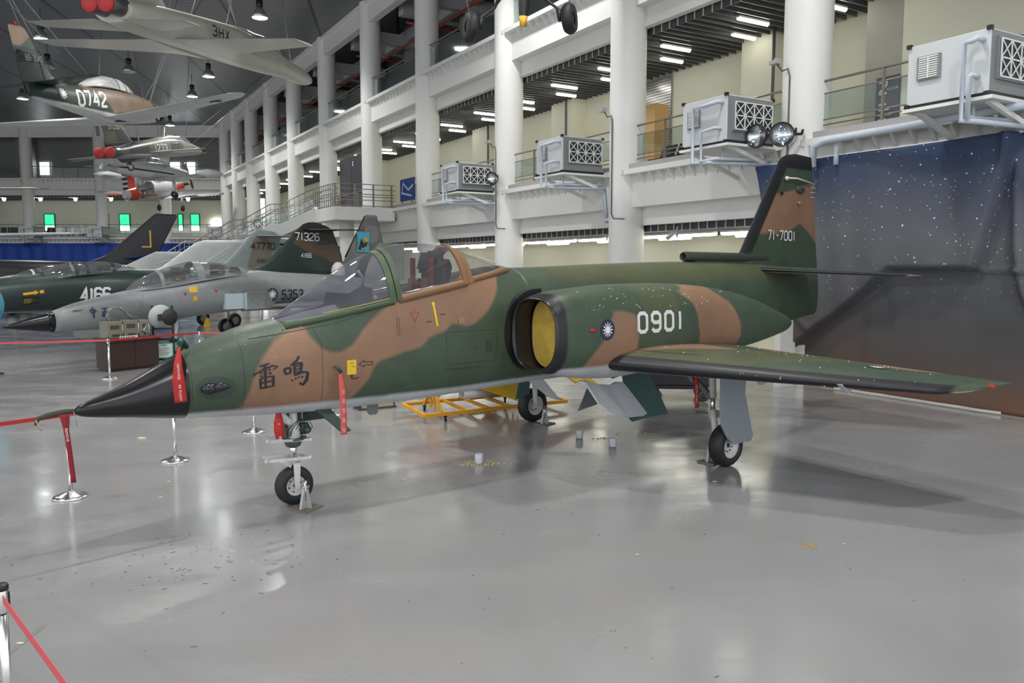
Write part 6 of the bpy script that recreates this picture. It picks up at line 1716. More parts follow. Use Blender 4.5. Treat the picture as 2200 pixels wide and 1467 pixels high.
HUBG = mat('hub_metal', (.35, .35, .34), .35, metal=.6)
GREYJ = camo('grey_jet', (.235, .25, .255), [('dark', (.15, .16, .165))], rough=.4, soft=.25, noise=.3, scuff=.1)
def f5_spec(label, loc, hd, skin, twoseat=False, dz=0.0, **kw):
    """slim twin-engined jet, about 14.5 m long"""
    L_ = 15.4 if twoseat else 14.4; k = 1.0 if twoseat else 0.0
    fus = [(0, 1.46, .01, .01, 2), (.5, 1.49, .10, .09, 2), (1.5, 1.56, .24, .22, 2), (2.6, 1.66, .36, .36, 2), (3.8, 1.76, .43, .47, 2.2), (5, 1.82, .46, .55, 2.3), (6.6 + k, 1.86, .6, .58, 2.6), (8 + k, 1.88, .72, .56, 2.8), (10 + k, 1.84, .74, .50, 2.8), (12 + k, 1.78, .72, .44, 2.6), (13.4 + k, 1.72, .62, .36, 2.3), (14.0 + k, 1.72, .56, .31, 2.2)]
    w = [((7.0 + k, .5, 1.62), (11.3 + k, .5, 1.62), .05), ((8.6 + k, 1.3, 1.60), (11.2 + k, 1.3, 1.60), .05), ((10.3 + k, 3.95, 1.58), (11.6 + k, 3.95, 1.58), .045)]
    st = [((12.2 + k, .5, 1.5), (14.3 + k, .5, 1.5), .05), ((13.6 + k, 2.2, 1.42), (14.5 + k, 2.2, 1.42), .04)]
    fn = [((11.0 + k, 0, 2.15), (14.3 + k, 0, 2.1), .05), ((12.9 + k, 0, 3.9), (14.4 + k, 0, 3.9), .04)]
    w, st, fn = [[((a[0], a[1], a[2] + dz), (b[0], b[1], b[2] + dz), t) for a, b, t in q] for q in (w, st, fn)]
    s = dict(label=label, loc=loc, heading=hd, skin=skin, fus=fus, radome=1.55, surf=[('wing', w, (0, 0, 1)), ('tailplane', st, (0, 0, 1)), ('tail_fin', fn, (0, 1, 0))], name='jet_aircraft')
    s.update(kw); return s
def f5_extra(k, exh=True, lip=None, skin=None, cover=None, dz=0.0, dx=0.0):
    ex = []
    def intake(mm, side):
        for sg in (1, -1):
            L_ = []
            for x, hw in ((5.95 + k, .02), (6.5 + k + dx, .12), (7.5 + k + dx * .6, .12), (8.6 + k, .02), (9.2 + k, -.03)):
                L_.append([(x, sg * (.44 + hw * 2.4), 1.55 + dz), (x, sg * (.44 + hw * 2.4), 2.1 + dz), (x, sg * .40, 2.18 + dz), (x, sg * .40, 1.48 + dz)])
            mm.loft(L_[1:], smooth=False)
    def pit(mm, side, sgs=(1,)):
        for sg in sgs:
            mm.box(6.46 + k + dx, 6.5 + k + dx, min(sg * .73, sg * .66), max(sg * .73, sg * .66), 1.55 + dz, 2.1 + dz)
            if dx: mm.box(6.46 + k, 6.5 + k + dx, min(sg * .64, sg * .5), max(sg * .64, sg * .5), 1.58 + dz, 2.08 + dz)
    def spine(mm, side):
        L_ = []
        for x, zt, hw in ((3.6, 2.28, .3), (5.2 + k, 2.60, .34), (6.2 + k, 2.66, .34), (7.5 + k, 2.56, .32), (9 + k, 2.42, .28), (11.5 + k, 2.2, .2)):
            L_.append([(x, hw * math.cos(PI * j / 12), 1.95 + (zt - 1.95) * math.sin(PI * j / 12) ** .8) for j in range(13)])
        mm.loft(L_[(1 if True else 0):])
    def exhaust(mm, side):
        for sg in (1, -1): mm.lathe([(.32, 0), (.31, .4), (.285, .75), (.25, .75), (.25, .3)], 24, (13.9 + k, sg * .3, 1.72), axis='x')
    def cov(mm, side):
        for sg in (1, -1): mm.lathe([(0, .8), (.29, .8), (.30, .78), (.30, .7), (0, .7)], 24, (13.9 + k, sg * .3, 1.72), axis='x')
    ex.append(('intake', skin, intake)); ex.append(('intake_mouth', lip or DARKGR, pit)); ex.append(('intake_mouth', lip or DARKGR, lambda mm, side: pit(mm, side, (-1,)))); ex.append(('spine', skin, spine)); ex.append(('exhaust', mat('exhaust_metal', (.16, .155, .15), .35, metal=.7), exhaust))
    if cover: ex.append(('exhaust_cover', cover, cov))
    return ex
CGL = glass('canopy_far', (.72, .75, .76), .14, .04, haze=.12, hazecol=(.55, .56, .58))
BLUELT = mat('pale_blue_intake', (.42, .52, .55), .5)
# 1. grey two-seat jet 5353, nose to the left behind the cabinet
GH = .96
sp = f5_spec('pale grey two seat jet numbered 5353 with black nose cone, behind the cabinet', (-13.3, 20.7, 0), GH, GREYJ, True, dz=-.2, radmat=MATS['black_gloss'])
sp['fus'] = [(0, 1.16, .01, .01, 2), (.55, 1.2, .12, .14, 2), (1.1, 1.23, .21, .25, 2), (1.89, 1.32, .32, .42, 2), (2.6, 1.41, .42, .48, 2), (3.35, 1.51, .48, .53, 2), (4.6, 1.67, .54, .58, 2.2), (5.8, 1.81, .58, .61, 2.3), (6.8, 1.90, .60, .63, 2.4), (7.9, 1.97, .64, .65, 2.3), (9.2, 1.95, .72, .59, 2.3), (11.3, 1.88, .78, .56, 2.4), (14, 1.8, .74, .48, 2.4), (15.6, 1.75, .62, .40, 2.3), (16.2, 1.75, .56, .36, 2.2)]; sp['radome'] = 1.1
sp['canopy'] = [dict(tab=[(3.32, 2.0, 2.02, .05), (3.8, 2.06, 2.37, .28), (4.42, 2.13, 2.62, .36), (4.89, 2.20, 2.765, .40), (5.53, 2.30, 2.90, .42), (6.5, 2.42, 2.87, .40), (7.15, 2.48, 2.74, .34), (7.65, 2.5, 2.62, .18)], glass=CGL, frames=[(4.36, .12), (5.62, .28), (7.3, .34)], fmat=GREYJ, seats=[5.0, 6.4])]
sp['extra'] = f5_extra(-.16, skin=GREYJ, lip=BLUELT, dz=-.2, dx=.7)
sp['extra'] = [e_ for e_ in sp['extra'] if e_[0] not in ('spine', 'exhaust')]
sp['text'] = [('5353', -1, 8.52, 1.63, .31, .15, .08, .045, INK)]; sp['roundel'] = [(-1, 8.12, 1.80, .23)]
sp['wheels'] = [((4.9, 0, .26), .26, .16, HUBG), ((10.5, 1.9, .33), .33, .2, HUBG)]; sp['strut_top'] = 1.35
sp['paint'] = {'dark': lambda c: np.sin(c[:, 0] * 1.1 + c[:, 2] * 3) * .4 - .1}
R1, side1, bv1 = craft(sp)
f = side1(-1); mm = M(); brush('zhong', 2.12, 1.31, .19, .31, lambda u, v: f(u, v), mm); brush('zheng', 2.42, 1.35, .20, .25, lambda u, v: f(u, v), mm); mm.build('brush_name', mat('ink_navy', (.01, .012, .06), .5), R1)
mm = M()
for (u0, u1, v0, v1) in ((5.11, 5.38, 1.95, 2.12), (5.20, 5.34, 1.69, 1.83)):
    mm.add([f(u0, v0), f(u1, v0), f(u1, v1), f(u0, v1)], [(0, 1, 2, 3)])
mm.build('yellow_marking', mat('amber_paint', (.75, .4, .02), .5), R1)
mm = M(); 
mm.add([f(4.9, 1.95), f(5.02, 1.95), f(4.96, 1.84)], [(0, 1, 2)]); mm.build('red_triangle', mat('warn_red', (.35, .03, .04), .5), R1)
mm = M(); mm.add([f(5.95, 2.02), f(6.07, 2.02), f(6.01, 1.91)], [(0, 1, 2)]); mm.build('red_triangle', mat('warn_red', (.35, .03, .04), .5), R1)
mm = M(); mm.sphere(f(7.5, 1.5), .05, 8, 6, (2, 1, 1)); mm.build('side_lamp', mat('warn_red', (.35, .03, .04), .5), R1)
mm = M(); mm.prism([(1.22, 1.0), (1.42, .98), (1.40, .85), (1.25, .86)], -.04, .04, lambda u, v, q: (u, q, v)); mm.build('antenna_blade', mat('gd_grey', (.18, .2, .2), .5), R1)
mm = M(); mm.prism([(1.66, .98), (2.52, .98), (2.5, .76), (1.7, .78)], -.30, -.27, lambda u, v, q: (u, q, v)); mm.build('gear_door', mat('gd_grey', (.18, .2, .2), .5), R1)
mm = M(); mm.sphere(f(1.85, 1.55), .05, 10, 6, (3.2, .6, .6)); mm.build('nose_scoop', mat('scoop', (.2, .19, .17), .4), R1)

# 2. slim T-tailed jets
def slim_spec(label, loc, hd, skin, two, **kw):
    fus = [(0, 1.62, .01, .01, 2), (1.2, 1.66, .22, .20, 2), (2.6, 1.74, .44, .42, 2), (4, 1.82, .55, .56, 2), (6, 1.9, .6, .66, 2), (7.5, 1.92, .95, .66, 2.4), (11, 1.92, 1.0, .66, 2.3), (13.5, 1.92, .75, .66, 2), (16.4, 1.92, .55, .55, 2)]
    w = [((8.6, .7, 1.85), (12, .7, 1.85), .035), ((9.6, 3.3, 1.62), (11.2, 3.3, 1.62), .03)]
    fn = [((11.4, 0, 2.38), (16.6, 0, 2.3), .05), ((12.4, 0, 2.66), (16.58, 0, 2.7), .05), ((13.1, 0, 3.05), (16.5, 0, 3.2), .05), ((14.35, 0, 4.25), (16.06, 0, 4.25), .05), ((14.62, 0, 4.46), (15.75, 0, 4.42), .045), ((14.9, 0, 4.54), (15.3, 0, 4.53), .03)]
    st = [((14.6, .05, 4.22), (16.3, .05, 4.22), .05), ((15.5, 1.9, 4.2), (16.4, 1.9, 4.2), .04)]
    s = dict(label=label, loc=loc, heading=hd, skin=skin, fus=fus, surf=[('wing', w, (0, 0, 1)), ('tailplane', st, (0, 0, 1)), ('tail_fin', fn, (0, 1, 0))], name='jet_aircraft', strut_top=1.3)
    s.update(kw); return s
DKG = camo('dark_green_jet', (.025, .042, .038), [('tan2', (.105, .068, .043)), ('blk2', (.016, .022, .018)), ('sky', (.17, .21, .2))], rough=.35, soft=.04, noise=.03)
fh = math.atan2(.8, .6)
sp = slim_spec('dark green and brown jet with tail number 71326 and nose number 4166', (-18.5, 22.0, .0), .87, DKG, True)
sp['surf'] = sp['surf'][1:]
sp['canopy'] = [dict(tab=[(4.2, 2.10, 2.12, .05), (4.55, 2.18, 2.36, .25), (4.95, 2.26, 2.56, .34), (5.4, 2.34, 2.76, .40), (5.9, 2.42, 2.86, .42), (6.9, 2.50, 2.87, .42), (7.3, 2.54, 2.80, .36), (7.8, 2.56, 2.66, .12)], glass=CGL, frames=[(4.85, .08), (5.78, .07), (6.12, .08), (6.95, .12)], fmat=mat('dk_frame', (.02, .032, .03), .4), seats=[5.4, 6.7])]
sp['paint'] = {'tan2': lambda c: np.minimum(sd_poly(c[:, [0, 2]], [(13.9, 3.75), (14.4, 3.95), (14.9, 3.9), (15.3, 3.6), (15.8, 3.62), (16.9, 3.9), (16.9, 2.72), (15.9, 2.9), (15.5, 3.15), (14.8, 3.3), (14.2, 3.6)]), 1),
               'blk2': lambda c: np.minimum(c[:, 2] - 3.95 + .25 * (c[:, 0] - 15) * (c[:, 0] > 15), 1), 'sky': lambda c: np.maximum(1.32 - c[:, 2], np.minimum(11.2 - c[:, 0], np.minimum(1.55 - c[:, 2], 1)) * 0 - 1)}
sp['text'] = [('4166', -1, 5.82, 1.58, .42, .19, .05, .075, WM)]
sp['wheels'] = [((11.8, 1.25, .33), .33, .2, HUBG)]
RG, sg_, bg_ = craft(sp); RG.scale = (1.037, 1, 1.015)
mm = M(); letters('71326', 14.15, 3.78, .30, .20, .06, .045, lambda u, v: (u, -.11, v), mm); letters('4166', 14.4, 3.08, .17, .11, .035, .028, lambda u, v: (u, -.13, v), mm); mm.build('fin_serial', WM, RG)
f = sg_(-1); mm = M(); line([(4.16, 1.86), (4.5, 1.9)], .08, mm, 0, lambda u, v, o=0: f(u, v)); mm.add([f(4.48, 1.83), f(4.6, 1.91), f(4.47, 1.98)], [(0, 1, 2)]); mm.add([f(4.62, 1.87), f(4.74, 1.88), f(4.74, 1.98), f(4.62, 1.97)], [(0, 1, 2, 3)]); mm.build('yellow_marking', MATS['amber_paint'], RG)
mm = M(); mm.add([f(4.15, 1.52), f(4.62, 1.55), f(4.62, 1.78), f(4.15, 1.76)], [(0, 1, 2, 3)]); o = mm.build('warning_plate', BLACK, RG)
mm = M()
for i in range(4): mm.add([Vector(f(4.18, 1.58 + i * .04, .02)), Vector(f(4.35 + .06 * (i % 2), 1.582 + i * .04, .02)), Vector(f(4.35 + .06 * (i % 2), 1.594 + i * .04, .02)), Vector(f(4.18, 1.592 + i * .04, .02))], [(0, 1, 2, 3)])
mm.build('lettering', MATS['amber_paint'], o)

GRT = camo('silver_green_jet', (.25, .30, .30), [('tan3', (.20, .175, .15))], rough=.35, soft=.05, noise=.02)
sp = slim_spec('pale grey green jet with T shaped tail numbered 47770, behind the grey jet', (-21.05, 26.7, 0), fh, GRT, False)
sp['paint'] = {'tan3': lambda c: np.minimum(np.minimum(c[:, 0] - 14.0 + (c[:, 2] - 2.6) * -.35, 15.6 - c[:, 0] + (c[:, 2] - 2.6) * -.15), np.minimum(c[:, 2] - 2.5, 4.2 - c[:, 2]))}
sp['extra'] = [('rudder_stripe', mat('stripe_black', (.01, .01, .012), .5), lambda mm, s: [mm.box(16.0, 16.75 - .1 * i, -.05, .05, 3.05 + i * .24, 3.17 + i * .24) for i in range(4)]),
               ('rudder', mat('stripe_white', (.6, .6, .6), .5), lambda mm, s: mm.box(16.0, 16.6, -.045, .045, 2.9, 4.1))]
sp['wheels'] = [((12.5, 1.25, .33), .33, .2, HUBG)]; sp['surf'] = sp['surf'][1:]
sp['canopy'] = [dict(tab=[(3.9, 2.28, 2.30, .05), (4.7, 2.34, 2.62, .3), (5.5, 2.38, 2.80, .38), (6.6, 2.42, 2.7, .4), (7.5, 2.5, 2.6, .1)], glass=CGL, frames=[(4.85, .1), (6.2, .1)], fmat=GRT, seats=[5.7])]
RS, ss_, bs_ = craft(sp)
w_ = Vector((-21.05, 26.7, 0)) + Vector((.6, .8, 0)) * 12.5 + Vector((.8, -.6, 0)) * -1.0
r = thing('wheel_chock', 'yellow chock beside the far wheel under the grey jet', 'chock', (w_.x + .25, w_.y - .5, 0))
mm = M(); mm.prism([(-.16, 0), (.16, 0), (.05, .38), (-.03, .38)], -.12, .12, lambda u, v, q: (u, q, v)); mm.build('chock', YP, r)
mm = M(); letters('47770', 14.3, 3.58, .30, .22, .06, .05, lambda u, v: (u, -.11, v), mm); letters('4344', 14.6, 2.95, .17, .13, .03, .026, lambda u, v: (u, -.13, v), mm); mm.build('fin_serial', INK, RS)

# a further dark jet whose canopy shows left of the green one
sp = slim_spec('blackish jet whose white framed canopy shows left of the dark green jet', (-20.9, 26.6, 0), fh, mat('blackish', (.028, .03, .032), .35), True)
sp['surf'] = sp['surf'][:1]; sp['fus'] = sp['fus'][:6] + [(9.5, 1.9, .5, .4, 2)]
sp['surf'] = []
sp['canopy'] = [dict(tab=[(3.6, 2.25, 2.27, .05), (4.4, 2.32, 2.6, .32), (5.2, 2.36, 2.78, .38), (6.2, 2.40, 2.84, .4), (7.2, 2.45, 2.7, .34), (7.8, 2.5, 2.55, .1)], glass=CGL, frames=[(4.5, .08), (5.9, .1)], fmat=WHITE, seats=[5.6])]
sp['wheels'] = [((7.5, 1.1, .33), .33, .2, HUBG)]
craft(sp)

# 3. black swept-wing jet with the amber L on its tail
BLKJ = camo('black_jet', (.020, .023, .026), [], rough=.32)
dirT = Vector((.93, .37, 0)).normalized()
tailp = Vector(((395 - 1100) / 1711 * 50, 50, 0)); nose = tailp - dirT * 17.5
sp = dict(label='black swept wing jet with an amber L on its tall tail fin', loc=(nose.x, nose.y, 0), heading=math.atan2(dirT.y, dirT.x), skin=BLKJ, name='jet_aircraft',
  fus=[(0, 2.0, .25, .25, 2), (1, 2.05, .55, .55, 2), (3, 2.2, .72, .82, 2), (6, 2.25, .8, .9, 2), (10, 2.25, .78, .85, 2), (13, 2.35, .62, .65, 2), (16, 2.5, .4, .42, 2)],
  surf=[('wing', [((5.5, .6, 1.9), (9.5, .6, 1.9), .09), ((9.8, 5.2, 1.85), (11.6, 5.2, 1.85), .08)], (0, 0, 1)), ('tailplane', [((14.2, .1, 3.25), (16.4, .1, 3.25), .07), ((16.2, 2.3, 3.5), (17.2, 2.3, 3.5), .06)], (0, 0, 1)),
        ('tail_fin', [((11.8, 0, 2.8), (15.9, 0, 2.8), .05), ((13.3, 0, 3.45), (16.1, 0, 3.4), .06), ((15.9, 0, 5.85), (17.3, 0, 5.8), .05), ((16.1, 0, 6.0), (17.25, 0, 5.96), .03)], (0, 1, 0))],
  surfmat={'tailplane': mat('blue_tail', (.015, .06, .22), .5)},
  canopy=[dict(tab=[(2.6, 2.75, 2.8, .1), (3.3, 2.85, 3.3, .38), (4.4, 2.95, 3.45, .42), (5.6, 3.02, 3.3, .36), (6.6, 3.05, 3.1, .1)], glass=CGL, frames=[(3.4, .1), (4.6, .08)], fmat=WHITE, seats=[4.3])],
  wheels=[((3.0, 0, .32), .32, .18, HUBG), ((8.5, 1.7, .42), .42, .24, HUBG)], strut_top=1.7)
RB, sb_, bb_ = craft(sp)
mm = M(); line([(15.75, 4.95), (15.75, 3.95), (15.25, 3.95)], .09, mm, 0, lambda u, v, o=0: (u, -.17, v)); mm.build('amber_letter', mat('amber', (.75, .42, .04), .5), RB)
# blue covers on the black jet
r = thing('wing_cover', 'bright blue cover lying over the black jet wing', 'cover')
mm = M(); c = Vector(((190 - 1100) / 1711 * 40, 40, 0))
mm.add([c + Vector(p) for p in ((-1.9, 0, 2.35), (-1.2, 0, 2.78), (.9, .4, 2.80), (2.1, .6, 2.6), (2.2, .8, 2.3), (-1.8, -.3, 2.1))], [(0, 1, 2, 3, 4, 5)]); o = mm.build('cloth', mat('bright_blue', (.01, .13, .42), .6), r); o.modifiers.new('t', 'SOLIDIFY').thickness = .04

# 4. white jets in the middle distance
WJ = camo('white_jet', (.50, .52, .52), [], rough=.35, scuff=.06)
for (px, Y, s, lb, two) in ((362, 38, 1.0, 'white swept tail fin and wing standing behind the grey jet canopy', False), (276, 39.5, .8, 'smaller white rounded tail fin left of the swept white fin', True)):
    c = Vector(((px - 1100) / 1711 * Y, Y, 0)); d = Vector((.85, .52, 0)).normalized(); nose = c - d * 8 * s
    fz = 4.03 if not two else 3.5
    sp = dict(label=lb, loc=(nose.x, nose.y, 0), heading=math.atan2(d.y, d.x), skin=WJ, name='jet_aircraft',
      fus=[(0, 1.7, .3, .3, 2), (2, 1.8, .6, .6, 2), (6, 1.9, .7, .7, 2), (9 * s, 2.1, .5, .5, 2), (10.5 * s, 2.3, .3, .3, 2)],
      surf=[('wing', [((3.5, .5, 1.8), (6.5, .5, 1.8), .09), ((5.5, 4.2, 1.7), (6.9, 4.2, 1.7), .08)], (0, 0, 1)), ('tail_fin', [((6.8 * s, 0, 2.3), (10.4 * s, 0, 2.4), .06), ((7.8 * s, 0, 2.75), (10.6 * s, 0, 2.8), .07), ((9.3 * s, 0, fz - .15), (11.6 * s, 0, fz - .12), .06), ((9.7 * s, 0, fz), (11.4 * s, 0, fz), .03)], (0, 1, 0))],
      wheels=[((5.5, 1.3, .35), .35, .2, HUBG)], strut_top=1.5)
    Rw, sw, bw = craft(sp)
    mm = M(); line([(10.9 * s, fz - .3), (9.6 * s, 2.9)], .04, mm, 0, lambda u, v, o=0: (u, -.17, v)); mm.build('rudder_gap', mat('gap_light', (.7, .7, .7), .5), Rw)
# 5. grey jet fin with blue badge near the column
dI = Vector((.78, .625, 0)).normalized(); c = Vector(((770 - 1100) / 1711 * 36, 36, 0)); nose = c - dI * 12.5
IDF = camo('grey_fighter', (.19, .20, .20), [('dkgrey', (.13, .14, .145))], rough=.4, soft=.05)
sp = dict(label='grey jet whose tall fin carries a blue badge, left of the front canopy', loc=(nose.x, nose.y, 0), heading=math.atan2(dI.y, dI.x), skin=IDF, name='jet_aircraft',
  fus=[(4.5, 1.7, .3, .3, 2), (6, 1.75, .6, .5, 2.4), (8, 1.8, .85, .6, 2.6), (11, 1.8, .8, .55, 2.4), (13.3, 1.85, .62, .45, 2.2), (14.2, 1.85, .5, .36, 2)],
  surf=[('tail_fin', [((11.3, 0, 2.2), (14.15, 0, 2.2), .05), ((11.9, 0, 3.15), (13.98, 0, 3.15), .05), ((12.9, 0, 5.02), (13.52, 0, 5.02), .04), ((12.93, 0, 5.07), (13.48, 0, 5.07), .02)], (0, 1, 0)), ('wing', [((7, .6, 1.9), (11, .6, 1.9), .05), ((9.2, 4, 1.8), (10.8, 4, 1.8), .04)], (0, 0, 1))],
  paint={'dkgrey': lambda c: np.where(c[:, 2] > 2.4, .3 - np.abs(np.hypot(c[:, 0] - 13.2, (c[:, 2] - 4.2)) - .6) * 1.0 - .12, -1)},
  wheels=[((9.5, 1.4, .35), .35, .2, HUBG)], strut_top=1.5)
RI, si_, bi_ = craft(sp)
mm = M(); mm.tube([(11.88, 0, 3.15), (12.89, 0, 5.0)], .03, 6); mm.build('leading_edge', BLACK, RI)
mm = M(); mm.add([(u, -.10, v) for u, v in ((12.42, 3.40), (13.05, 3.40), (13.02, 3.7), (13.08, 4.28), (12.42, 4.30), (12.47, 3.8))], [(0, 1, 2, 3, 4, 5)]); o = mm.build('badge', mat('badge_blue', (.08, .38, .55), .5), RI)
mm = M(); line([(12.55, 3.5), (12.66, 3.85), (12.78, 3.6), (12.92, 3.85)], .14, mm, 0, lambda u, v, o=0: (u, -.115, v)); mm.build('badge_figure', mat('badge_dark', (.03, .04, .02), .6), o)
mm = M(); disc(12.88, 3.95, .11, lambda u, v: (u, -.118, v), mm, n=12, k=1); line([(12.7, 3.5), (12.85, 3.62)], .07, mm, 0, lambda u, v, o=0: (u, -.12, v)); mm.build('badge_spot', mat('badge_gold', (.6, .35, .03), .5), o)
mm = M(); disc(12.78, 4.5, .05, lambda u, v: (u, -.10, v), mm, n=10, k=1); mm.build('red_spot', MATS['warn_red'], RI)
r = thing('white_shelter', 'rounded white shell beside the grey fin', 'shell', ((728 - 1100) / 1711 * 33.5, 33.5, 0))
mm = M(); mm.sphere((0, 0, 2.55), .36, 18, 10, (.8, .8, 1.1)); mm.tube([(0, 0, 0), (0, 0, 2.3)], .2, 12); mm.build('shell', WHITE, r)

# pale blue engine drum at the left edge and the huge white wing
r = thing('blue_drum', 'light blue drum shaped engine end at the left edge', 'engine', (-13.35, 20.0, 0), 0)
mm = M(); mm.lathe([(0, 0), (.40, 0), (.42, .03), (.42, .9), (.40, .95), (0, .95)], 30, (-.6, 0, 1.78), axis='x'); mm.build('drum', mat('cyan_paint', (.10, .40, .55), .35), r)
mm = M(); mm.bar((-.4, 0, 1.4), (-.4, 0, 0), .1); mm.bar((.1, 0, 1.4), (.1, 0, 0), .1); mm.box(-.6, .3, -.3, .3, 0, .05); mm.build('stand', DARKGR, r)
r = thing('airliner_wing', 'long white wing with grey underside reaching in from the left edge', 'wing')
mm = M(); mm.loft(wing_loops([((-34, 36.5, 4.0), (-34, 40.5, 4.1), .10), ((-21.5, 39, 4.35), (-21.5, 40.2, 4.38), .10), ((-21.1, 39.4, 4.38), (-21.1, 40.0, 4.39), .06)], n=10, k=16)); mm.build('wing', mat('wing_white', (.52, .53, .54), .25, spec=.7), r)
mm = M(); mm.bar((-30, 38.6, 4.0), (-30, 38.6, 0), .3); mm.build('trestle', DARKGR, r)
r = thing('hanging_wing', 'thin white wing tip with an ochre band hanging far left', 'wing')
c = Vector(((0 - 1100) / 1711 * 62, 62, 0))
mm = M(); mm.loft(wing_loops([((c.x - 3, 61, 8.65), (c.x - 3, 62.6, 8.65), .12), ((c.x + 3.6, 61.6, 8.72), (c.x + 3.6, 62.4, 8.72), .1)], n=6)); mm.build('wing', WJ, r)
mm = M(); mm.loft(wing_loops([((c.x + 2.4, 61.55, 8.73), (c.x + 2.4, 62.45, 8.73), .14), ((c.x + 3.4, 61.58, 8.74), (c.x + 3.4, 62.42, 8.74), .13)], n=6)); mm.build('ochre_band', mat('ochre', (.55, .33, .08), .5), r)
mm = M(); mm.tube([(c.x + 3.5, 62, 8.72), (c.x + 4.3, 62, 8.72)], .03, 6); mm.tube([(c.x, 62, 8.8), (c.x, 62, CEILZ)], .015, 4); mm.build('probe', DARKGR, r)

# ---------------------------------------------------------------- hanging aircraft
CABLE = mat('steel_cable', (.30, .30, .30), .4, metal=.6)
NCAB = [0]
def cables(pts, label):
    for i, (a, b) in enumerate(pts):
        a = Vector(a); b = Vector(b); b.z = min(b.z, CEILZ - .04)
        mm = M(); mm.tube([a, b], .016, 5); NCAB[0] += 1
        tag(mm.build('suspension_cable', CABLE), label + ', %s of its set' % ORD[i], 'cable', 'suspension cables')
def hang(R, pts, label, spread=((0, 0),)):
    """cables from points of a hanging aircraft up to the ceiling"""
    T = Matrix.LocRotScale(R.location, R.rotation_euler, None); out = []
    for (p, dx, dy) in pts:
        a = T @ Vector(p); out.append((a, (a.x + dx, a.y + dy, CEILZ)))
    cables(out, label)
REDC = mat('red_cover', (.52, .035, .04), .6)
# 6. white jet with two red exhaust covers at the top
CREAMJ = camo('cream_jet', (.56, .545, .49), [], rough=.3, scuff=.05)
tl6 = Vector((-16.7, 33.3, 13.1)); ns6 = Vector((-12.0, 47.0, 12.6))
d6 = (tl6 - ns6); L6 = d6.length
hd6 = math.atan2(d6.y, d6.x)
sp = f5_spec('large cream white jet hanging at the top with two red exhaust covers', (-10.1, 41.0, 10.6), -1.802, CREAMJ, False, roll=-.06, pitch=.073, toff=.22)
sp['fus'] = [(0, 1.36, .05, .07, 2), (.25, 1.38, .18, .2, 2), (1.0, 1.42, .34, .36, 2)] + [(a, b - .1, c * 1.2, d * 1.22, e) for a, b, c, d, e in sp['fus'][3:]]
sp['surf'] = [('wing', [((7.0, .5, 1.2), (11.5, .5, 1.2), .05), ((8.6, 1.3, 1.2), (11.4, 1.3, 1.2), .05), ((10.4, 5.4, 1.15), (11.8, 5.4, 1.15), .045)], (0, 0, 1)), ('tailplane', [((12.2, .5, 1.3), (14.3, .5, 1.3), .05), ((13.6, 3.0, 1.2), (14.5, 3.0, 1.2), .04)], (0, 0, 1)), sp['surf'][2]]
sp['radome'] = None; sp['extra'] = f5_extra(0, skin=CREAMJ, cover=REDC)
sp['canopy'] = [dict(tab=[(2.9, 2.0, 2.02, .05), (3.6, 2.05, 2.4, .3), (4.6, 2.15, 2.62, .36), (5.4, 2.3, 2.6, .3), (6.0, 2.4, 2.5, .1)], glass=CGL, frames=[(3.8, .08)], fmat=CREAMJ)]
sp['text'] = [('3HX', 1, 10.0, 1.62, .36, .26, .16, .06, INK)]
R6, s6, b6 = craft(sp)
mm = M(); f = s6(1)
for i in range(3): mm.add([f(3.0 + .16 * i, 1.55 + .07 * (i % 2)), f(3.12 + .16 * i, 1.55), f(3.12 + .16 * i, 1.62), f(3.0 + .16 * i, 1.63)], [(0, 1, 2, 3)])
mm.build('yellow_marking', MATS['amber_paint'], R6)
M6 = R6.matrix_basis
hang(R6, [((2, 0, 1.7), -.6, .5), ((7, .3, 2.4), -1.5, 1), ((7, -.3, 2.4), .6, 1), ((7, .3, 2.4), -.2, -3), ((11.5, -.3, 2.2), -1.5, 1), ((11.5, .3, 2.2), 1, .5)], 'steel cable holding the cream white jet')

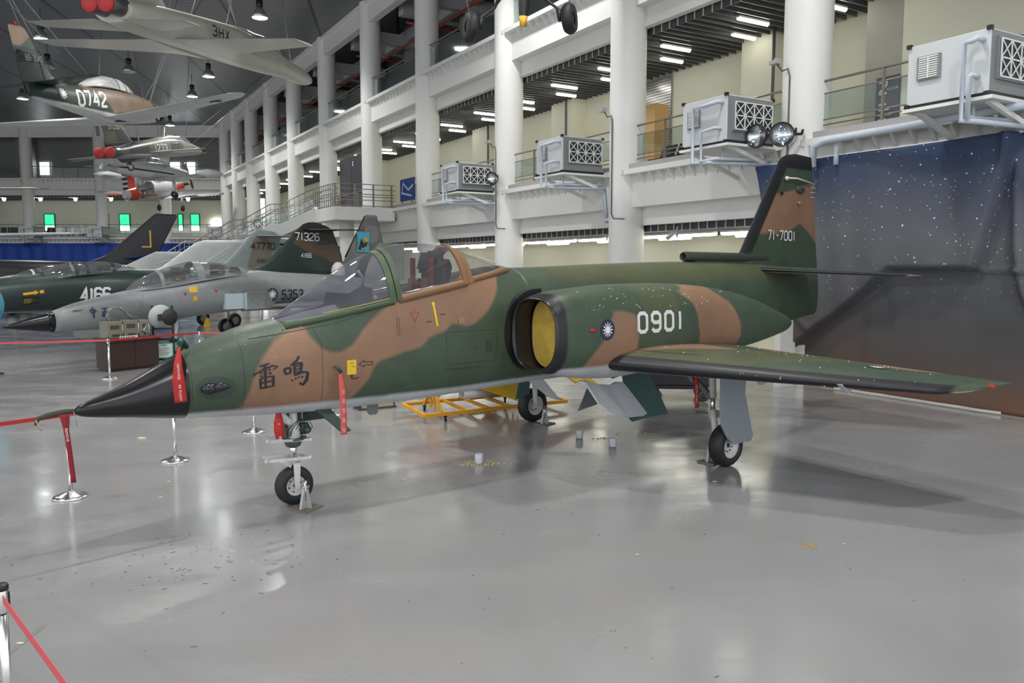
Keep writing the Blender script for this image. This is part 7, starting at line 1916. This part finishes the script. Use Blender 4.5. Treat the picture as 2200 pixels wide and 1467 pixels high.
# 7. camouflaged propeller trainer 0742
TRC = camo('trainer_camo', (.058, .066, .052), [('tan', (.185, .135, .095)), ('dkg', (.024, .045, .043)), ('under', (.64, .65, .64))], rough=.4, soft=.04)
def trainer():
    nose = Vector((-17.5, 40.46, 0)); hd = -1.631
    fus = [(0, 1.35, .12, .14, 2), (.2, 1.36, .4, .45, 2.2), (1.5, 1.42, .52, .62, 2.3), (2.8, 1.5, .56, .74, 2.3), (4.5, 1.55, .54, .78, 2.3), (6, 1.62, .44, .62, 2.2), (8, 1.75, .26, .42, 2), (9.6, 1.92, .1, .26, 2)]
    sp = dict(label='green and brown camouflaged trainer numbered 0742 hanging at the upper left', loc=(nose.x, nose.y, 8.98), heading=hd, skin=TRC, name='propeller_aircraft', fus=fus, roll=.106, pitch=.151,
      surf=[('wing', [((2.1, .3, .95), (5.2, .3, .95), .14), ((2.6, 5.5, 1.35), (4.35, 5.5, 1.38), .12), ((3.0, 5.85, 1.38), (4.0, 5.9, 1.40), .08)], (0, 0, 1)),
            ('tailplane', [((7.9, .1, 2.15), (9.3, .1, 2.15), .10), ((8.4, 2.3, 2.18), (9.2, 2.3, 2.18), .08), ((8.6, 2.45, 2.18), (9.1, 2.45, 2.18), .05)], (0, 0, 1)),
            ('tail_fin', [((6.3, 0, 2.05), (9.7, 0, 1.7), .05), ((7.7, 0, 2.5), (9.75, 0, 2.4), .07), ((8.75, 0, 4.1), (9.75, 0, 4.1), .07), ((8.9, 0, 4.2), (9.7, 0, 4.2), .04)], (0, 1, 0))],
      canopy=[dict(tab=[(1.9, 1.98, 2.0, .1), (2.4, 2.04, 2.45, .34), (3.2, 2.12, 2.74, .4), (4.2, 2.2, 2.78, .42), (5.2, 2.22, 2.6, .36), (6.0, 2.18, 2.3, .15)], glass=glass('canopy_bright', (.85, .88, .88), .2, .06, haze=.6, hazecol=(.75, .75, .75)), frames=[(2.55, .06), (3.0, .05), (3.6, .06)], fmat=TRC)],
      paint={'tan': lambda c: np.maximum(np.maximum(sd_poly(c[:, [0, 2]], [(1.0, 3.), (1, 1.2), (4.3, .7), (4.9, 1.5), (6.3, 2.1), (6.3, 2.5), (3, 3)]), np.minimum(c[:, 2] - 3.55 + (c[:, 0] - 9.2) * .6, 1)), -1),
             'dkg': lambda c: np.maximum(sd_poly(c[:, [0, 2]], [(4.3, .7), (4.9, 1.3), (6.4, 1.35), (6.4, .9)]), sd_poly(c[:, [0, 2]], [(7.6, 1.2), (8.2, 2.2), (7.5, 2.8), (8.4, 3.4), (9.9, 3.5), (9.9, 1.2)])),
             'under': lambda c: np.where((np.abs(c[:, 1]) > .62) & (c[:, 0] < 6.5), np.where(np.abs(c[:, 1]) > .5, 1, -1), np.minimum(1.08 + np.clip(c[:, 0] - 4.5, 0, 9) * .115 - c[:, 2], 9.4 - c[:, 0]))},
      text=[('0742', 1, 6.9, 1.38, .58, .34, .14, .11, WM)], roundel=[(1, 7.75, 1.80, .30)])
    R, s, b = craft(sp)
    mm = M(); mm.lathe([(.1, 0), (.17, .05), (.19, .3), (.15, .34), (.14, .1)], 18, (.9, .52, 1.0), axis=(.6, .8, -.1)); mm.build('exhaust', DARKGR, R)
    mm = M(); mm.prism([(5.3, .62), (5.5, .62), (5.55, .2), (5.4, .2)], -.03, .03, lambda u, v, q: (u, q, v)); mm.build('antenna', DARKGR, R)
    mm = M(); mm.prism([(3.8, .9), (4.3, .9), (4.4, .78), (3.7, .78)], .3, .5, lambda u, v, q: (u, q, v)); mm.build('antenna', DARKGR, R)
    mm = M(); mm.sphere((9.3, 0, 4.28), .06, 8, 6); mm.build('beacon', MATS['red_lens'], R)
    mm = M(); letters('69-3042', 0, 2.95, .20, .12, .03, .03, lambda u, v: (9.35 - u, .14, v), mm); mm.build('fin_serial', WM, R)
    mm = M(); disc(3.45, 4.6, .28, lambda u, v: (u, v, 1.16), mm, n=20, k=1); o = mm.build('wing_roundel', MATS['navy_disc'], R); mm = M(); sunburst(3.45, 4.6, .26, lambda u, v: (u, v, 1.15), mm); mm.build('white_sun', WM, o)
    hang(R, [((3, 1.2, 1.3), 2.5, 0), ((3, 1.2, 1.3), .6, 3), ((3, -1.2, 1.3), -.5, 2), ((8, .3, 2.2), -2, -3), ((8, -.3, 2.2), -.4, -4), ((2, .5, 1.7), 1.6, 4)], 'steel cable holding the camouflaged trainer')
trainer()

# 8. two-tone grey jet 1275 with red exhaust covers, far
F5C = camo('far_camo', (.17, .165, .135), [('dkg', (.075, .095, .09)), ('under', (.34, .34, .33))], rough=.4, soft=.05)
def far_jet():
    d = Vector((-.66, -.75, 0)).normalized(); hd = math.atan2(d.y, d.x)
    hd = -1.5876; nose = Vector((-22.09, 59.41, 0))
    sp = f5_spec('green grey camouflaged jet numbered 1273 with two red exhaust covers, hanging in the middle distance', (nose.x, nose.y, 9.63), hd, F5C, False, roll=.0794, pitch=.16, toff=.2)
    sp['extra'] = f5_extra(0, skin=F5C, cover=REDC); sp['fus'][0] = (0, 1.46, .01, .01, 2)
    sp['canopy'] = [dict(tab=[(2.9, 2.0, 2.02, .05), (3.6, 2.05, 2.4, .3), (4.6, 2.15, 2.62, .36), (5.4, 2.3, 2.6, .3), (6.0, 2.4, 2.5, .1)], glass=CGL, frames=[(3.8, .08)], fmat=F5C)]
    sp['paint'] = {'dkg': lambda c: np.minimum(np.sin(c[:, 0] * 1.15 + .5) - .2, 3.0 - c[:, 2]), 'under': lambda c: np.maximum(1.58 - c[:, 2], np.where(np.abs(c[:, 1]) > .85, 1, -1))}
    sp['text'] = [('1273', 1, 10.4, 1.62, .42, .34, .16, .08, WM)]
    R, s, b = craft(sp)
    mm = M(); letters('97098', 0, 3.0, .32, .2, .06, .05, lambda u, v: (13.9 - u, .11, v), mm); mm.build('fin_serial', WM, R)
    mm = M(); mm.tube([(0.05, 0, 1.46), (-1.6, 0, 1.44)], .03, 6); mm.build('pitot', BLACK, R)
    hang(R, [((4, .2, 2.3), .4, 0), ((9, .2, 2.3), -1, 0), ((4, 0, 2.3), 4.5, 4)], 'steel cable holding the far camouflaged jet')
far_jet()

# 9. white light aircraft, 10. silver and red trainer
def far_prop(label, nose, hd, scale, skin, paintd, text, gear, prop, name='propeller_aircraft', roll=0, pitch=0, win=True, num=None, finh=3.0, tip=None, radial=False):
    s = scale
    fus = [(0, 1.3, .2, .2, 2), (.3, 1.3, .42, .42, 2.2), (1.8, 1.4, .52, .56, 2.4), (3.4, 1.5, .52, .62, 2.4), (5.5, 1.5, .34, .42, 2.2), (7.6, 1.6, .12, .22, 2)]
    if radial: fus = [(0, 1.5, .55, .55, 2), (.15, 1.5, .66, .66, 2), (1.4, 1.5, .66, .7, 2), (3.4, 1.55, .6, .75, 2.2), (5.8, 1.6, .42, .55, 2), (8.2, 1.75, .15, .28, 2)]
    T = [tuple([v * s for v in r_[:4]] + [r_[4]]) for r_ in fus]; Q = lambda rows: [((a[0] * s, a[1] * s, a[2] * s), (b[0] * s, b[1] * s, b[2] * s), t) for a, b, t in rows]
    sp = dict(label=label, loc=nose, heading=hd, skin=skin, name=name, fus=T, roll=roll, pitch=pitch, nx=50, n=24,
       surf=[('wing', Q([((2.0, .3, .95), (3.7, .3, .95), .13), ((2.2, 4.5, 1.3), (3.5, 4.5, 1.3), .12)]), (0, 0, 1)), ('tailplane', Q([((6.4, .1, 1.6), (7.5, .1, 1.6), .08), ((6.8, 1.7, 1.62), (7.5, 1.7, 1.62), .07)]), (0, 0, 1)),
             ('tail_fin', Q([((5.8, 0, 1.8), (7.7, 0, 1.6), .06), ((6.9, 0, finh), (7.7, 0, finh), .06)]), (0, 1, 0))], paint=paintd, text=[tuple([t[0], t[1]] + [v * s for v in t[2:8]] + [t[8]]) for t in text], extra=[])
    sp['canopy'] = [dict(tab=[(1.6 * s, 1.85 * s, 1.86 * s, .1), (2.3 * s, 1.95 * s, 2.35 * s, .4 * s), (3.6 * s, 2.0 * s, 2.45 * s, .42 * s), (5.2 * s, 1.9 * s, 1.95 * s, .1)], glass=CGL if win else skin, frames=[(2.3 * s, .08), (2.9 * s, .06), (3.5 * s, .08)], fmat=skin)]
    R, sd_, b = craft(sp)
    if tip:
        for sg in (1, -1):
            mm = M(); mm.loft([[(x * s, sg * 4.6 * s + r_ * s * .7 * math.cos(2 * PI * j / 14), 1.3 * s + r_ * s * math.sin(2 * PI * j / 14)) for j in range(14)] for x, r_ in ((1.5, .02), (2.0, .22), (3.0, .3), (3.8, .18), (4.2, .02))]); mm.build('tip_tank', skin, R)
    for gx, gy, L_ in gear:
        for sg in ((1, -1) if gy > .1 else (1,)):
            mm = M(); mm.tube([(gx * s, gy * sg * s, 1.0 * s), (gx * s, gy * sg * s, (1.0 - L_) * s)], .07 * s, 8); mm.build('strut', GW, R)
            mm = M(); mm.lathe([(.08 * s, -.07 * s), (.2 * s, -.08 * s), (.25 * s, 0), (.2 * s, .08 * s), (.08 * s, .07 * s)], 20, (gx * s, gy * sg * s, (1.0 - L_) * s), axis='y'); o = mm.build('wheel', TYRE, R)
            mm = M(); mm.lathe([(0, -.05 * s), (.09 * s, -.05 * s), (.09 * s, .05 * s), (0, .05 * s)], 14, (gx * s, gy * sg * s, (1.0 - L_) * s), axis='y'); mm.build('wheel_hub', HUBG, o)
    if prop:
        for k in range(2):
            a = prop + k * PI; dd = Vector((0, math.cos(a), math.sin(a))); c = Vector((-.12 * s, 0, fus[0][1] * s)); mm = M(); mm.loft([[c + dd * t * s + Vector((.03, 0, 0)) * w_, c + dd * t * s + dd.cross(Vector((1, 0, 0))) * w_ * .1 * s, c + dd * t * s - Vector((.03, 0, 0)) * w_, c + dd * t * s - dd.cross(Vector((1, 0, 0))) * w_ * .1 * s] for t, w_ in ((0, .6), (.4, 1.2), (.85, 1.0), (1.05, .5))]); o = mm.build('propeller_blade', mat('prop_dark', (.03, .035, .04), .4), R)
            mm = M(); mm.loft([[c + dd * t * s + Vector((.04, 0, 0)) * w_, c + dd * t * s + dd.cross(Vector((1, 0, 0))) * w_ * .11 * s, c + dd * t * s - Vector((.04, 0, 0)) * w_, c + dd * t * s - dd.cross(Vector((1, 0, 0))) * w_ * .11 * s] for t, w_ in ((.93, .9), (1.06, .55))]); mm.build('yellow_tip', YP, o)
    return R, sd_
d = Vector((-.72, -.69, 0)).normalized(); hd = math.atan2(d.y, d.x)
tail = Vector(((245 - 1100) / 1711 * 56, 56, 0)); nose = tail - d * 9.2
R, s_ = far_prop('white light aircraft with a black side stripe and tip tanks, hanging below the camouflaged jet', (-28.6, 71.4, 9.11), -1.9486, 1.2, WJ, {}, [], [(1.3, 0, 1.1), (2.9, 1.4, 1.1)], 1.9, roll=-.03, pitch=.0525, tip=True, finh=2.5)
f = s_(1); mm = M(); line([(2.2, 1.6), (8.6, 1.98)], .12, mm, 0, lambda u, v, o=0: f(u, v)); mm.build('black_stripe', INK, R)
mm = M(); disc(6.6, 1.98, .34, lambda u, v: f(u, v, .03), mm, n=18, k=2); o = mm.build('roundel', MATS['navy_disc'], R); mm = M(); sunburst(6.6, 1.98, .32, lambda u, v: f(u, v, .05), mm); mm.build('white_sun', WM, o)
hang(R, [((3.5, .1, 2.4), .8, 0), ((5, .1, 2.3), -1, 0)], 'steel cable holding the white light aircraft')
SRJ = camo('silver_red', (.42, .43, .44), [('redp', (.55, .06, .02))], rough=.3, soft=.03)
tail = Vector(((268 - 1100) / 1711 * 62, 62, 0)); d = Vector((-.6, -.8, 0)).normalized(); hd = math.atan2(d.y, d.x); nose = tail - d * 9.4
R, s_ = far_prop('silver trainer with orange red tail and striped rudder numbered 2003, hanging lowest at the left', (-31.12, 75.28, 8.41), -1.5994, 1.2, SRJ,
  {'redp': lambda c: np.maximum(np.minimum(c[:, 0] - 8.0, 9.2 - c[:, 0]), np.minimum(.9 - np.abs(c[:, 0] - .9), .35 - np.abs(c[:, 2] - 1.8)))}, [('2003', 1, 6.5, 1.35, .5, .3, .12, .06, INK)], [(1.4, .9, 1.0)], .25, roll=-.027, pitch=.198, win=True, finh=3.6, radial=True)
mm = M()
for i in range(7): mm.box(9.25, 9.75, -.09, .09, 1.7 + i * .38, 1.9 + i * .38)
mm.build('rudder_stripe', mat('stripe_black', (.01, .01, .012), .5), R)
mm = M(); mm.box(9.2, 9.72, -.07, .07, 1.6, 4.35); mm.build('rudder', mat('stripe_white', (.6, .6, .6), .5), R)
f = s_(1); mm = M(); disc(7.4, 1.9, .35, lambda u, v: f(u, v, .03), mm, n=18, k=2); o = mm.build('roundel', MATS['navy_disc'], R); mm = M(); sunburst(7.4, 1.9, .32, lambda u, v: f(u, v, .05), mm); mm.build('white_sun', WM, o)
hang(R, [((3.5, .1, 2.6), .8, 0), ((6, .1, 2.3), -1, 0)], 'steel cable holding the silver and red trainer')

# 11. dark propeller aircraft above the frame: propeller, engine and main wheels come into view
def top_prop():
    Y = 17.0
    P = lambda px, py, Y=Y: Vector(((px - 1100) / 1711 * (Y * 1.03), Y, EYE + Y * (math.tan(math.atan((733.5 - py) / 1711) - PITCH))))
    c = P(1128, -8); c.z += .05; r = thing('propeller_aircraft', 'black propeller aircraft hanging above the frame, showing wheels and an amber tipped blade', 'aircraft')
    DK = mat('engine_black', (.015, .015, .016), .5)
    mm = M(); mm.lathe([(.25, -.25), (.5, -.2), (.58, 0), (.58, 1.3), (.5, 3.2), (.3, 6.5), (.05, 7.5)], 28, c + Vector((0, 0, .72)), axis=(.05, .9, .38)); mm.build('fuselage', mat('olive_dark', (.04, .045, .035), .5), r)
    mm = M()
    for k in range(9): a = 2 * PI * k / 9; q = c + Vector((.42 * math.cos(a), -.1, .55 + .42 * math.sin(a))); mm.tube([c + Vector((0, -.1, .55)), q], .12, 8)
    mm.lathe([(0, -.35), (.12, -.3), (.2, -.1), (.2, 0)], 18, c + Vector((0, -.15, .55)), axis='y'); mm.build('engine', DK, r)
    hub = c + Vector((0, -.42, .55))
    for k, a in enumerate((-PI / 2 - .05, PI / 2 - .05)):
        dd = Vector((math.cos(a), 0, math.sin(a))); e = dd.cross(Vector((0, 1, 0)))
        mm = M(); mm.loft([[hub + dd * t + e * w_, hub + dd * t + Vector((0, .03, 0)), hub + dd * t - e * w_, hub + dd * t - Vector((0, .03, 0))] for t, w_ in ((0, .05), (.5, .12), (.9, .11), (1.1, .09), (1.32, .06))]); b = mm.build('propeller_blade', DK, r)
        mm = M(); mm.loft([[hub + dd * t + e * w_, hub + dd * t + Vector((0, .035, 0)), hub + dd * t - e * w_, hub + dd * t - Vector((0, .035, 0))] for t, w_ in ((1.12, .092), (1.33, .063))]); mm.build('amber_tip', mat('amber', (.75, .42, .04), .5), b)
    for (px, py, hh, tlt, dx) in ((1216, 40, .27, -.05, 1), (1016, 58, .30, .08, -1)):
        q = P(px, py); ax = Vector((1, -.35 * dx, .05 * dx)).normalized()
        mm = M(); mm.lathe([(.12, -.09), (.26, -.11), (.31, -.04), (.31, .04), (.26, .11), (.12, .09)], 30, q, axis=ax); t = mm.build('wheel', TYRE, r)
        mm = M(); mm.lathe([(0, -.06), (.13, -.08), (.13, .08), (0, .06)], 18, q, axis=ax); mm.build('wheel_hub', DK, t)
        mm = M(); k1 = q - Vector((dx * .18, 0, 0)); k2 = q + Vector((-dx * .5, .1, .42)); k3 = c + Vector((dx * .35, .4, .5))
        mm.tube([q, k1, k1 + Vector((0, 0, .15)), k2, k3], .035, 8); mm.tube([k1 + Vector((0, 0, -.05)), k1 + Vector((-dx * .05, 0, .18))], .055, 8); mm.tube([k2, k2 + Vector((-dx * .3, .3, .5))], .02, 6); mm.build('gear_leg', DK, r)
        mm = M(); mm.tube([q + Vector((-.02, 0, .30)), q + Vector((.25 * dx, 0, 1.2)), Vector((q.x + dx * 1.2, q.y, CEILZ - .04))], .012, 5); mm.build('chain', CABLE, r)
    mm = M(); mm.loft(wing_loops([((c.x - 5, c.y + .9, c.z + 1.0), (c.x - 5, c.y + 2.6, c.z + 1.0), .12), ((c.x + 5, c.y + .9, c.z + 1.0), (c.x + 5, c.y + 2.6, c.z + 1.0), .12)], n=8)); mm.build('wing', mat('olive_dark', (.04, .045, .035), .5), r)
top_prop()
cables([((-15.5, 37.2, 11.2), (-8.6, 27, CEILZ)), ((-27.5, 62, 9.6), (-16, 57, CEILZ)), ((-25.5, 64, 11), (-13, 52, CEILZ)), ((-18.5, 33.5, 11.4), (-21.5, 27, CEILZ)), ((-17.5, 33.8, 10.6), (-20.5, 28, CEILZ))], 'long slanting steel guy cable at the upper left')
# areas of a paint scheme that a part does not carry
for me in bpy.data.meshes:
    for m in me.materials:
        if m and m.name in LAYERS:
            for a in LAYERS[m.name]:
                if a not in me.attributes:
                    at = me.attributes.new(a, 'FLOAT', 'POINT'); at.data.foreach_set('value', np.full(len(me.vertices), -1.0, np.float32))
